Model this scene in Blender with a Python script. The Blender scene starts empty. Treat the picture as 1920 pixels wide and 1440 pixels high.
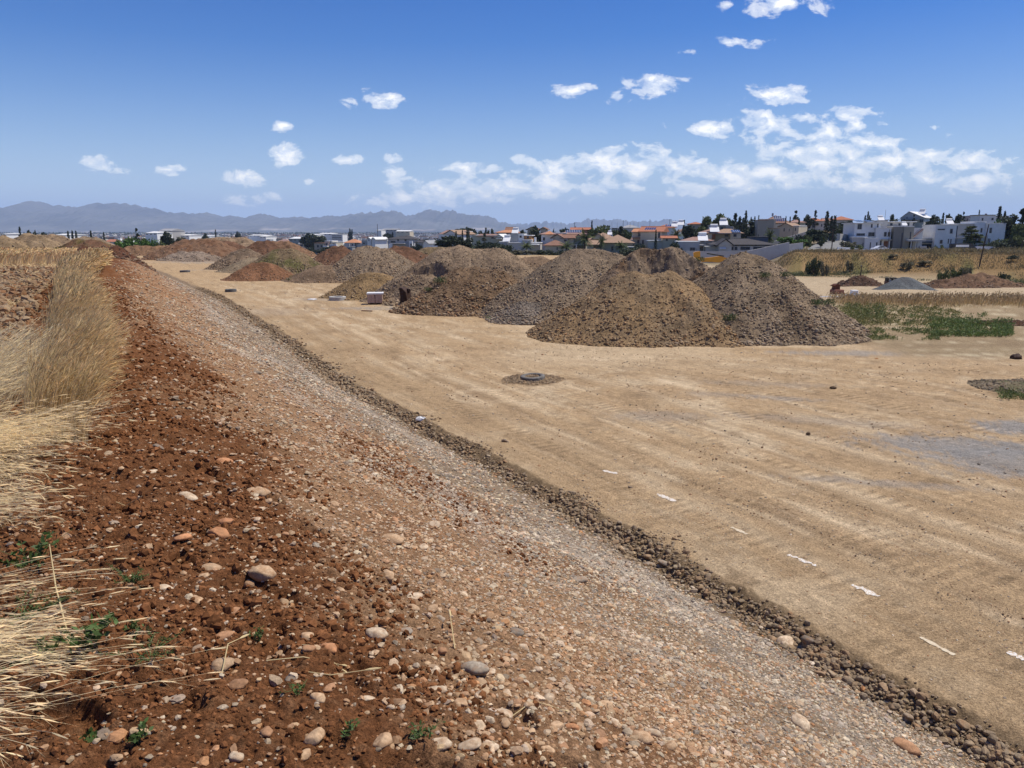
import bpy, math, random
import numpy as np
from mathutils import Vector, Matrix
rng = np.random.default_rng(7)
random.seed(7)
SC = bpy.context.scene
COL = SC.collection
# ------------------------------------------------------------------ camera
F = 1440.0                      # focal length in pixels of the 1920 wide photograph
CAMZ = 5.0
HOR = 433.0
PITCH = math.atan((720 - HOR) / F)
cam_d = bpy.data.cameras.new('camera')
cam_d.sensor_width = 36.0
cam_d.lens = 36.0 * F / 1920.0
cam_d.clip_start = 0.05
cam_d.clip_end = 60000
cam = bpy.data.objects.new('camera', cam_d)
cam.location = (0, 0, CAMZ)
cam.rotation_euler = (math.pi / 2 - PITCH, 0, 0)
COL.objects.link(cam)
SC.camera = cam
# ------------------------------------------------------------------ light
SUN_EL, SUN_AZ = math.radians(62), math.radians(72)      # azimuth clockwise from +Y
sun_d = bpy.data.lights.new('sun', 'SUN')
sun_d.energy = 4.7
sun_d.angle = math.radians(0.5)
sun_d.color = (1.0, 0.93, 0.81)
sun = bpy.data.objects.new('sun', sun_d)
sdir = Vector((math.sin(SUN_AZ) * math.cos(SUN_EL), math.cos(SUN_AZ) * math.cos(SUN_EL), math.sin(SUN_EL)))
sun.rotation_euler = sdir.to_track_quat('Z', 'Y').to_euler()
COL.objects.link(sun)
SC.view_settings.view_transform = 'Standard'
SC.view_settings.look = 'None'
SC.view_settings.exposure = 0.14
SC.view_settings.gamma = 1.0
SC.cycles.max_bounces = 5
SC.cycles.diffuse_bounces = 2
SC.cycles.glossy_bounces = 2
SC.cycles.volume_bounces = 1
SC.cycles.transparent_max_bounces = 8
SC.cycles.use_denoising = True

def pix(u, v):
    """unit-ish ray of a photograph pixel (y component not normalised)"""
    x = (u - 960) / F; c = (720 - v) / F
    return Vector((x, math.cos(PITCH) + c * math.sin(PITCH), -math.sin(PITCH) + c * math.cos(PITCH)))
def at_depth(u, v, Y):
    d = pix(u, v); k = Y / d.y
    return Vector((d.x * k, Y, CAMZ + d.z * k))
def on_z(u, v, z=0.0):
    d = pix(u, v); k = (z - CAMZ) / d.z
    return Vector((d.x * k, d.y * k, z))

# ------------------------------------------------------------------ sky and clouds
world = bpy.data.worlds.new('World'); SC.world = world; world.use_nodes = True
nt = world.node_tree; nt.nodes.clear()
def N(t, typ, **kw):
    n = t.nodes.new(typ)
    for k, v in kw.items(): setattr(n, k, v)
    return n
def mathn(t, op, a, b=None, c=None, clamp=False):
    n = t.nodes.new('ShaderNodeMath'); n.operation = op; n.use_clamp = clamp
    for i, q in enumerate((a, b, c)):
        if q is None: continue
        if isinstance(q, (int, float)): n.inputs[i].default_value = q
        else: t.links.new(q, n.inputs[i])
    return n.outputs[0]
def vmath(t, op, a, b=None, c=None):
    n = t.nodes.new('ShaderNodeVectorMath'); n.operation = op
    for i, q in enumerate((a, b, c)):
        if q is None: continue
        if isinstance(q, (tuple, list)): n.inputs[i].default_value = q
        else: t.links.new(q, n.inputs[i])
    return n.outputs['Value'] if op in ('LENGTH', 'DOT_PRODUCT') else n.outputs[0]
def mixc(t, fac, a, b, blend='MIX'):
    n = t.nodes.new('ShaderNodeMix'); n.data_type = 'RGBA'; n.blend_type = blend
    for i, q in ((0, fac), (6, a), (7, b)):
        if isinstance(q, (int, float)): n.inputs[i].default_value = q
        elif isinstance(q, (tuple, list)): n.inputs[i].default_value = tuple(q) + ((1,) if len(q) == 3 else ())
        else: t.links.new(q, n.inputs[i])
    return n.outputs[2]
def ramp(t, fac, stops, interp='LINEAR'):
    n = t.nodes.new('ShaderNodeValToRGB'); n.color_ramp.interpolation = interp
    el = n.color_ramp.elements
    while len(el) < len(stops): el.new(0.5)
    for e, (p, c) in zip(el, stops):
        e.position = p; e.color = (c, c, c, 1) if isinstance(c, (int, float)) else tuple(c) + (1,)
    t.links.new(fac, n.inputs[0])
    return n.outputs[0]
sky = N(nt, 'ShaderNodeTexSky', sky_type='NISHITA', sun_disc=False)
sky.sun_elevation = SUN_EL; sky.sun_rotation = SUN_AZ
sky.altitude = 150; sky.air_density = 1.0; sky.dust_density = 0.6; sky.ozone_density = 2.6
tc = N(nt, 'ShaderNodeTexCoord')
sep = N(nt, 'ShaderNodeSeparateXYZ'); nt.links.new(tc.outputs['Generated'], sep.inputs[0])
yy = mathn(nt, 'MAXIMUM', sep.outputs[1], 0.05)
cx = mathn(nt, 'DIVIDE', sep.outputs[0], yy); cz = mathn(nt, 'DIVIDE', sep.outputs[2], yy)
comb = N(nt, 'ShaderNodeCombineXYZ'); nt.links.new(cx, comb.inputs[0]); nt.links.new(cz, comb.inputs[1])
P = comb.outputs[0]
# centre and radii in photograph pixels, turned into directions of the sky; last value = thickness
CLOUDS = [(1465,6,62,17,1),(1372,80,40,9,.75),(1365,10,15,7,.8),(1290,98,16,6,.7),(1422,76,22,6,.6),
 (1222,160,38,19,1),(1163,183,22,11,.9),(1078,168,34,12,.85),(1460,177,44,17,1),(702,188,38,13,1),(530,235,16,7,.9),
 (541,290,36,13,1),(657,298,28,7,.85),(195,312,32,16,.8),(310,318,26,8,.85),(472,333,34,18,.8),(497,372,30,13,.7),(436,370,28,12,.65),
 (735,298,18,9,.75),(735,320,24,12,.75),(875,314,50,10,.95),(985,302,21,12,.95),(578,338,16,8,.6),
 (1350,243,56,13,.95),(1425,238,64,22,1),(1582,214,42,15,.9),(1503,222,26,12,.8),(1605,234,30,12,.75),(1660,233,20,5,.7),(1745,238,20,5,.6),
 (1500,285,60,16,.95),(1575,272,88,26,1.0),(1655,275,40,18,.8),(1055,322,70,22,1),(1150,304,60,20,.95),(1195,312,85,25,1),(1280,318,75,22,.95),(1145,281,36,7,.8),
 (830,356,72,20,1),(755,372,90,13,.9),(948,352,45,20,1),(1020,352,58,20,.95),(900,372,80,12,.75),
 (1350,328,80,24,.85),(1445,322,90,24,.85),(1590,308,95,22,.9),(1665,300,60,16,.8),(1620,345,130,18,.75),(1400,352,170,16,.7),(1750,288,70,16,.8),(1835,308,55,22,.85),(1800,338,110,22,.75),(1120,350,120,14,.65)]
dmax = None
for (u, v, ru, rv, w) in CLOUDS:
    d = pix(u, v); c = (d.x / d.y, d.z / d.y)
    ku, kv = F * 1.0 / ru, F * 1.0 / rv
    q = vmath(nt, 'MULTIPLY_ADD', P, (ku, kv, 0), (-c[0] * ku, -c[1] * kv, 0))
    l = vmath(nt, 'LENGTH', q)
    e = mathn(nt, 'SUBTRACT', w, l)
    dmax = e if dmax is None else mathn(nt, 'MAXIMUM', dmax, e)
def skynoise(vec, scale, detail, rough, dist=0.0):
    n = N(nt, 'ShaderNodeTexNoise'); n.inputs['Scale'].default_value = scale
    n.inputs['Detail'].default_value = detail; n.inputs['Roughness'].default_value = rough; n.inputs['Distortion'].default_value = dist
    nt.links.new(vec, n.inputs['Vector']); return n.outputs[0]
P2 = vmath(nt, 'MULTIPLY', P, (1.0, 1.75, 1.0))
P3 = vmath(nt, 'ADD', P2, (0.0030, 0.013, 0.0))
n1 = skynoise(P2, 30, 10, 0.60, 0.3); n2 = skynoise(P3, 30, 10, 0.60, 0.3)
dcl = mathn(nt, 'MAXIMUM', dmax, -1.5)
k1 = mathn(nt, 'MULTIPLY_ADD', n1, 5.0, -2.36); k2 = mathn(nt, 'MULTIPLY_ADD', n2, 5.0, -2.36)
den = mathn(nt, 'ADD', dcl, k1); den2 = mathn(nt, 'ADD', dcl, k2)
alpha = ramp(nt, mathn(nt, 'MULTIPLY_ADD', den, 0.42, 0.36, clamp=True), [(0.30, 0.0), (0.56, 0.5), (0.92, 0.96)], 'EASE')
front = mathn(nt, 'GREATER_THAN', sep.outputs[1], 0.05)
alpha = mathn(nt, 'MULTIPLY', alpha, front)
relief = mathn(nt, 'SUBTRACT', den, den2)
lit = ramp(nt, mathn(nt, 'MULTIPLY_ADD', relief, 0.42, 0.66, clamp=True), [(0.0, (0.52, 0.60, 0.74)), (0.45, (0.78, 0.83, 0.90)), (0.8, (1.0, 0.99, 0.96))])
hs = N(nt, 'ShaderNodeHueSaturation'); hs.inputs['Saturation'].default_value = 1.70; hs.inputs['Value'].default_value = 1.13
hs.inputs['Hue'].default_value = 0.521
nt.links.new(sky.outputs[0], hs.inputs['Color'])
SKY_STR = 0.085
cl = mixc(nt, 1.0, lit, (1.18 / SKY_STR,) * 3, 'MULTIPLY')
elev = mathn(nt, 'MAXIMUM', sep.outputs[2], 0.0)
hz = mathn(nt, 'EXPONENT', mathn(nt, 'MULTIPLY', elev, -9.0))
hcol = mixc(nt, mathn(nt, 'MULTIPLY', hz, 0.92), hs.outputs[0], tuple(c / SKY_STR for c in (.47, .635, .97)))
out = mixc(nt, alpha, hcol, cl)
bg = N(nt, 'ShaderNodeBackground'); bg.inputs['Strength'].default_value = SKY_STR
nt.links.new(out, bg.inputs[0])
wo = N(nt, 'ShaderNodeOutputWorld'); nt.links.new(bg.outputs[0], wo.inputs[0])
world.cycles.sampling_method = 'MANUAL'; world.cycles.sample_map_resolution = 512

# ------------------------------------------------------------------ noise
def _h(ix, iy, seed):
    h = (ix.astype(np.int64) * 374761393 + iy.astype(np.int64) * 668265263 + seed * 974634777) & 0xffffffff
    h = ((h ^ (h >> 13)) * 1274126177) & 0xffffffff
    h = ((h ^ (h >> 16)) * 2246822519) & 0xffffffff
    return (h ^ (h >> 15)) & 0xffff
def pn(x, y, seed=0):
    x = np.asarray(x, float); y = np.asarray(y, float)
    ix = np.floor(x); iy = np.floor(y); fx = x - ix; fy = y - iy
    ux = fx * fx * fx * (fx * (fx * 6 - 15) + 10); uy = fy * fy * fy * (fy * (fy * 6 - 15) + 10)
    def g(a, b):
        an = _h(ix + a, iy + b, seed) * (2 * math.pi / 65536.0)
        return np.cos(an) * (fx - a) + np.sin(an) * (fy - b)
    return 1.4 * ((g(0, 0) * (1 - ux) + g(1, 0) * ux) * (1 - uy) + (g(0, 1) * (1 - ux) + g(1, 1) * ux) * uy)
def fbm(x, y, octv=4, seed=0, gain=0.5, lac=2.03):
    r = 0; a = 1.0; s = 0
    for i in range(octv):
        r = r + a * pn(x, y, seed + i * 17); s += a; x = x * lac + 3.1; y = y * lac - 1.7; a *= gain
    return r / s
def ss(a, b, x):
    t = np.clip((np.asarray(x, float) - a) / (b - a), 0, 1); return t * t * (3 - 2 * t)

# ------------------------------------------------------------------ terrain
NX, NY, DX, DY = .887, .461, -.461, .887
TT = np.array([-30., -10, 0, 11, 24, 48, 124, 200]); TS = np.array([.3, .2, 0, -.5, 0, .3, -3, -8])
def st(x, y):
    t = DX * x + DY * (y - 16.2)
    s = NX * x + NY * (y - 16.2) - np.interp(t, TT, TS)
    return s + 0.12 * pn(t * .5, t * 0 + 3.3, 5) + 0.05 * pn(t * 2.1, t * 0 + 1.3, 6), t
def smin(a, b, k):
    h = np.clip(0.5 + 0.5 * (b - a) / k, 0, 1); return b * (1 - h) + a * h - k * h * (1 - h)
def hsite(x, y):
    """large shapes of the ground"""
    r = np.hypot(x, y); D = np.maximum(y, .6 * r); u = 960 + 1468 * x / np.maximum(y, 1e-3)
    u = np.where(y <= 0, np.where(x > 0, 3000, -1000), u)
    s, t = st(x, y)
    left = 1 - ss(1050, 1350, u)
    zl = -10 * ss(130, 480, D) - 6 * ss(480, 1500, D)
    toeD = 152 - 24 * np.clip((u - 1480) / 440, -1, 1.5)
    zr = -3.5 * ss(50, 130, D) + 4.2 * ss(0, 15, D - toeD) * ss(1430, 1500, u) + 2.3 * ss(0, 60, D - 160) * (1 - ss(1430, 1500, u))
    zr = zr - 1.6 * ss(175, 215, D) * ss(1430, 1500, u) + 6.5 * ss(245, 340, D) * ss(1150, 1600, u) + 4 * ss(320, 520, D) * ss(1350, 1800, u) - 24 * ss(620, 1500, D)
    zr = zr + 3.0 * ss(188, 250, D) * ss(1465, 1500, u) * (1 - ss(1585, 1625, u)) * (1 - ss(250, 300, D))
    zb = zl * left + zr * (1 - left)
    bh = 3.35 - .42 * ss(20, 44, t) - 1.6 * ss(52, 88, t) - 3.0 * ss(150, 300, t)
    bank = -.22 + .53 * np.maximum(-.45 - s, 0)
    bank = smin(bank, bh, .55)
    edge = ss(-.62, -.02, s)
    bank = bank * (1 - edge) + 0 * edge
    far = 1 - ss(110, 260, D)
    z = np.where(s < 0, bank * far, 0) + zb
    return z, s, t, u, D
def detail(x, y, s, t, r):
    near = 1 - ss(25, 60, r)
    soil = ss(-4.2, -6.6, s + 1.2 * pn(x * .5, y * .5, 31)) * (s < 0) if False else None
    m_soil = (1 - ss(-6.6, -5.0, s + 1.2 * fbm(x * .45, y * .45, 3, 31)))
    m_field = 1 - ss(-8.6, -7.9, s)
    c = fbm(x * 7, y * 7, 4, 41, .55)
    clod = np.maximum(fbm(x * 4.5, y * 4.5, 3, 43, .5), 0) ** 1.0
    c2 = np.maximum(fbm(x * 17, y * 17, 2, 44, .5), -.1)
    z = m_soil * (.034 * c + .028 * c2 + .10 * clod * (.35 + .65 * ss(-.2, .3, pn(x * .9, y * .9, 47)))) * (s < 0)
    z = z + m_field * (.10 * np.maximum(fbm(x * 2.2, y * 2.2, 4, 51, .6), -.1)) * (s < 0)
    # holes pressed in the soft soil
    z = z - m_soil * .07 * ss(.3, .55, pn(x * 3.1 + 9, y * 3.1, 53)) * (s < 0)
    slope = ss(-7.5, -6, s) * (1 - ss(-.6, -.2, s))
    z = z + slope * (.05 * fbm(t * 1.1, s * .35, 3, 57) + .014 * fbm(x * 9, y * 9, 3, 59, .6))
    rub = ss(-1.0, -.6, s) * (1 - ss(-.1, .12, s))
    z = z + rub * (.10 * fbm(x * 3.3, y * 3.3, 4, 61, .6) + .03) * (t < 60)
    road = ss(0, .3, s)
    z = z + road * near * (.035 * fbm(s * .55, t * .09, 3, 63) + .012 * fbm(s * 2.6, t * .2, 2, 67) + .007 * fbm(x * 5, y * 5, 3, 69, .6))
    tread = road * near * ss(.2, .7, s) * (1 - ss(1.0, 2.2, s)) * .012 * np.sin(t * 26 + 2 * pn(t * .7, s, 71)) * ss(-.1, .4, pn(t * .35, s * .7, 73))
    return z + tread
def ground(x, y):
    x = np.asarray(x, float); y = np.asarray(y, float)
    z, s, t, u, D = hsite(x, y)
    r = np.hypot(x, y)
    far = ss(40, 110, r)
    return z + detail(x, y, s, t, r) + far * .25 * fbm(x * .11, y * .11, 3, 77)
TRK = [[(1920, 1120), (1500, 950), (1100, 800), (800, 683), (560, 563), (420, 512)], [(1920, 968), (1400, 803), (1050, 702), (800, 628), (600, 562)],
       [(1920, 692), (1500, 684), (1200, 673), (1000, 652), (860, 622), (740, 598)], [(1920, 775), (1650, 712), (1400, 690), (1200, 700), (1000, 735), (900, 742)], [(1150, 592), (1040, 597), (930, 612), (830, 622), (760, 612)],
       [(1920, 870), (1600, 770), (1350, 705), (1150, 668), (1000, 650)]]
def _curve(px):
    p = np.array([on_z(u, v)[:2] for u, v in px]); out = []
    for i in range(len(p) - 1):
        a, b, c, d = p[max(i - 1, 0)], p[i], p[i + 1], p[min(i + 2, len(p) - 1)]
        for k in np.linspace(0, 1, 8, endpoint=False): out.append(.5 * ((2 * b) + (c - a) * k + (2 * a - 5 * b + 4 * c - d) * k * k + (3 * b - a - 3 * c + d) * k ** 3))
    return np.array(out + [p[-1]])
TRK = [_curve(q) for q in TRK]
def wheel(x, y):
    """wheel ruts: returns how much of a rut is here and the distance run along it"""
    x = np.asarray(x, float); y = np.asarray(y, float); shp = x.shape; x = x.ravel(); y = y.ravel()
    out = np.zeros(len(x)); run = np.zeros(len(x)); near = np.where((y > 4) & (y < 75) & (x > -30) & (x < 40))[0]
    if len(near) == 0: return out.reshape(shp), run.reshape(shp)
    xn, yn = x[near], y[near]
    for q in TRK:
        best = np.full(len(xn), 1e9); rb = np.zeros(len(xn)); acc = 0
        for a, b in zip(q[:-1], q[1:]):
            d = b - a; L2 = d @ d; L = math.sqrt(L2); k = np.clip(((xn - a[0]) * d[0] + (yn - a[1]) * d[1]) / L2, 0, 1)
            ex, ey = xn - a[0] - k * d[0], yn - a[1] - k * d[1]; dd = np.hypot(ex, ey); m = dd < best; best[m] = dd[m]; rb[m] = (acc + k * L)[m]; acc += L
        w = np.exp(-((best - .88) / .17) ** 2); m = w > out[near]; o = out[near]; o[m] = w[m]; out[near] = o; o = run[near]; o[m] = rb[m]; run[near] = o
    return out.reshape(shp), run.reshape(shp)
def gz(x, y): return float(ground(np.array([x]), np.array([y]))[0])
def hit(u, v, y0=1.5, y1=400):
    """where the ray of a pixel meets the ground"""
    d = pix(u, v); ys = np.geomspace(y0, y1, 1500)
    zz = CAMZ + d.z * ys / d.y; g = hsite(d.x * ys / d.y, ys)[0]
    k = np.argmax(zz < g)
    Y = ys[k]; return float(d.x * Y / d.y), float(Y)

# ------------------------------------------------------------------ mesh helpers
def mesh_np(name, V, faces, col=None, smooth=False, attr='Col'):
    """faces: (n,3) or (n,4) int array, or a list of such arrays"""
    if not isinstance(faces, list): faces = [faces]
    me = bpy.data.meshes.new(name)
    nv = len(V); me.vertices.add(nv); me.vertices.foreach_set('co', np.ascontiguousarray(V, np.float32).ravel())
    idx = np.concatenate([f.ravel() for f in faces]); tot = np.concatenate([np.full(len(f), f.shape[1]) for f in faces])
    me.loops.add(len(idx)); me.loops.foreach_set('vertex_index', idx.astype(np.int32))
    me.polygons.add(len(tot)); st_ = np.concatenate([[0], np.cumsum(tot)[:-1]])
    me.polygons.foreach_set('loop_start', st_.astype(np.int32)); me.polygons.foreach_set('loop_total', tot.astype(np.int32))
    me.polygons.foreach_set('use_smooth', np.full(len(tot), smooth))
    if col is not None:
        a = me.color_attributes.new(attr, 'FLOAT_COLOR', 'POINT')
        c = np.ones((nv, 4), np.float32); c[:, :3] = col; a.data.foreach_set('color', c.ravel())
    me.update(calc_edges=True)
    return me
def obj(name, me, mat=None, parent=None, loc=None):
    o = bpy.data.objects.new(name, me); COL.objects.link(o)
    if mat is not None and not me.materials: me.materials.append(mat)
    if parent is not None: o.parent = parent
    if loc is not None: o.location = loc
    return o
def tag(o, label=None, cat=None, group=None, kind=None):
    if label: o['label'] = label
    if cat: o['category'] = cat
    if group: o['group'] = group
    if kind: o['kind'] = kind
    return o
def empty(name, loc=(0, 0, 0), rz=0.0):
    o = bpy.data.objects.new(name, None); COL.objects.link(o)
    o.empty_display_size = .2; o.location = loc; o.rotation_euler = (0, 0, rz); return o
def copy_tree(o, parent=None):
    c = o.copy(); COL.objects.link(c)
    if parent is not None: c.parent = parent
    for ch in list(o.children): copy_tree(ch, c)
    return c
class MB:
    """collects simple solids into one mesh"""
    def __init__(s): s.v = []; s.f = []
    def add(s, vs, fs):
        n = len(s.v); s.v += [tuple(p) for p in vs]; s.f += [tuple(n + i for i in f) for f in fs]; return s
    def box(s, x0, x1, y0, y1, z0, z1, M=None):
        vs = [Vector(p) for p in ((x0,y0,z0),(x1,y0,z0),(x1,y1,z0),(x0,y1,z0),(x0,y0,z1),(x1,y0,z1),(x1,y1,z1),(x0,y1,z1))]
        if M is not None: vs = [M @ p for p in vs]
        return s.add(vs, ((0,3,2,1),(4,5,6,7),(0,1,5,4),(1,2,6,5),(2,3,7,6),(3,0,4,7)))
    def cbox(s, x0, x1, y0, y1, z0, z1, b):
        """box with chamfered vertical edges and top"""
        vs = []
        for z, i in ((z0, 0), (z1 - b, 0), (z1, b)):
            for (x, y) in ((x0+b+i,y0+i),(x1-b-i,y0+i),(x1-i,y0+b+i),(x1-i,y1-b-i),(x1-b-i,y1-i),(x0+b+i,y1-i),(x0+i,y1-b-i),(x0+i,y0+b+i)): vs.append((x, y, z))
        fs = [tuple(range(7, -1, -1)), tuple(range(16, 24))]
        for k in (0, 8):
            for i in range(8): j = (i + 1) % 8; fs.append((k+i, k+j, k+8+j, k+8+i))
        return s.add(vs, fs)
    def tube(s, pts, rad, n=8, cap=True):
        pts = [Vector(p) for p in pts]
        if isinstance(rad, (int, float)): rad = [rad] * len(pts)
        vs = []; fs = []
        for i, p in enumerate(pts):
            d = (pts[min(i+1, len(pts)-1)] - pts[max(i-1, 0)]).normalized()
            a = d.cross(Vector((0, 0, 1)));
            if a.length < 1e-3: a = Vector((1, 0, 0))
            a.normalize(); b = d.cross(a)
            for k in range(n):
                an = 2 * math.pi * k / n; vs.append(p + rad[i] * (math.cos(an) * a + math.sin(an) * b))
        for i in range(len(pts) - 1):
            for k in range(n): j = (k + 1) % n; fs.append((i*n+k, (i+1)*n+k, (i+1)*n+j, i*n+j))
        if cap: fs += [tuple(range(n)), tuple((len(pts)-1)*n + k for k in range(n-1, -1, -1))]
        return s.add(vs, fs)
    def lathe(s, prof, n=32, cx=0, cy=0):
        vs = []; fs = []
        for (r, z) in prof:
            for k in range(n): an = 2*math.pi*k/n; vs.append((cx + r*math.cos(an), cy + r*math.sin(an), z))
        for i in range(len(prof)-1):
            for k in range(n): j = (k+1) % n; fs.append((i*n+k, i*n+j, (i+1)*n+j, (i+1)*n+k))
        return s.add(vs, fs)
    def prism(s, poly, y0, y1, M=None):
        """polygon in x,z pushed along y"""
        n = len(poly); vs = [Vector((x, y0, z)) for x, z in poly] + [Vector((x, y1, z)) for x, z in poly]
        if M is not None: vs = [M @ p for p in vs]
        fs = [tuple(range(n)), tuple(range(2*n-1, n-1, -1))] + [(i, i+n, (i+1) % n + n, (i+1) % n) for i in range(n)]
        return s.add(vs, fs)
    def build(s, name, mat, parent=None, smooth=False):
        me = bpy.data.meshes.new(name); me.from_pydata(s.v, [], s.f); me.update()
        if smooth: me.polygons.foreach_set('use_smooth', [True] * len(me.polygons))
        return obj(name, me, mat, parent)

# ------------------------------------------------------------------ materials
def mat_new(name, rough=.9, spec=.2):
    m = bpy.data.materials.new(name); m.use_nodes = True; t = m.node_tree
    b = t.nodes['Principled BSDF']; b.inputs['Roughness'].default_value = rough
    b.inputs['Specular IOR Level'].default_value = spec
    return m, t, b
def noise(t, scale, detail=5, rough=.6, vec=None, dist=0):
    n = t.nodes.new('ShaderNodeTexNoise'); n.inputs['Scale'].default_value = scale
    n.inputs['Detail'].default_value = detail; n.inputs['Roughness'].default_value = rough; n.inputs['Distortion'].default_value = dist
    if vec is None:
        g = t.nodes.new('ShaderNodeNewGeometry'); vec = g.outputs['Position']
    t.links.new(vec, n.inputs['Vector']); return n.outputs[0]
def bump(t, b, h, strength, dist):
    n = t.nodes.new('ShaderNodeBump'); n.inputs['Strength'].default_value = strength; n.inputs['Distance'].default_value = dist
    t.links.new(h, n.inputs['Height']); t.links.new(n.outputs[0], b.inputs['Normal'])
def mat_attr(name, scales=((40, .5),), var=.5, rough=.95, bmp=None, spec=.15, trans=0):
    """base colour from the mesh's own colour layer, broken up by noise"""
    m, t, b = mat_new(name, rough, spec)
    a = t.nodes.new('ShaderNodeVertexColor'); a.layer_name = 'Col'
    c = a.outputs[0]
    for sc, am in scales:
        n = noise(t, sc, 4, .65)
        f = ramp(t, n, [(.35, 1 - am), (.65, 1 + am * .6)])
        c = mixc(t, 1.0, c, f, 'MULTIPLY')
    t.links.new(c, b.inputs['Base Color'])
    if bmp: bump(t, b, noise(t, bmp[0], 6, .7), bmp[1], bmp[2])
    if trans:
        tr = t.nodes.new('ShaderNodeBsdfTranslucent'); t.links.new(c, tr.inputs[0])
        mx = t.nodes.new('ShaderNodeMixShader'); mx.inputs[0].default_value = trans
        t.links.new(b.outputs[0], mx.inputs[1]); t.links.new(tr.outputs[0], mx.inputs[2])
        t.links.new(mx.outputs[0], t.nodes['Material Output'].inputs[0])
    return m
def mat_plain(name, col, var=.18, scale=3.0, rough=.85, spec=.25, bmp=None, metal=0):
    m, t, b = mat_new(name, rough, spec); b.inputs['Metallic'].default_value = metal
    n = noise(t, scale, 6, .65)
    c = mixc(t, 1.0, tuple(col), ramp(t, n, [(.25, 1 - var), (.75, 1 + var)]), 'MULTIPLY')
    t.links.new(c, b.inputs['Base Color'])
    if bmp: bump(t, b, noise(t, bmp[0], 5, .7), bmp[1], bmp[2])
    return m
# ------------------------------------------------------------------ the ground sheet
C_RED = np.array([.160, .069, .029]); C_REDL = np.array([.35, .20, .105]); C_GRAV = np.array([.33, .225, .13]); C_GREY = np.array([.28, .21, .14])
C_ROAD = np.array([.49, .345, .195]); C_ROADL = np.array([.68, .54, .355]); C_ROADD = np.array([.29, .20, .115]); C_BLUE = np.array([.30, .29, .27])
C_STUB = np.array([.42, .32, .19]); C_GRASSD = np.array([.27, .175, .08]); C_GRN = np.array([.085, .105, .035]); C_TOWN = np.array([.22, .185, .12])
def lerp(a, b, m): return a + (b - a) * np.asarray(m)[..., None]
PATCH = [((1800, 835), (2.6, 1.0), -.25, .85), ((1900, 862), (2.2, 1.6), 0, .9), ((1905, 800), (1.2, .9), 0, .95), ((1470, 747), (1.2, .35), -.3, .5), ((1350, 740), (1.4, .4), -.2, .35),
         ((1590, 662), (3.5, .7), -.05, .7), ((1650, 905), (2.2, .25), -.25, .5), ((1240, 780), (1.6, .7), 0, .35), ((1440, 720), (2.5, .5), -.2, .3),
         ((700, 578), (3.5, 1.0), 0, .6), ((780, 572), (2.5, 1.2), 0, .6), ((390, 492), (9, 4), 0, .55), ((440, 506), (6, 2.0), 0, .5), ((620, 560), (3, 2), 0, .35), ((500, 585), (3, 3), .2, .2),
         ((1560, 790), (3, .5), -.3, .3)]
def palef(s, t):
    """pale dusty streaks of crushed stone on the slope"""
    return ss(-.08, .42, fbm(t * .22 + 9, s * .75 + 3, 5, 111, .62)) * ss(-5.4, -3.8, s + .4 * pn(t * .5, s, 112)) * (1 - ss(-1.2, -.7, s))
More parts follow.
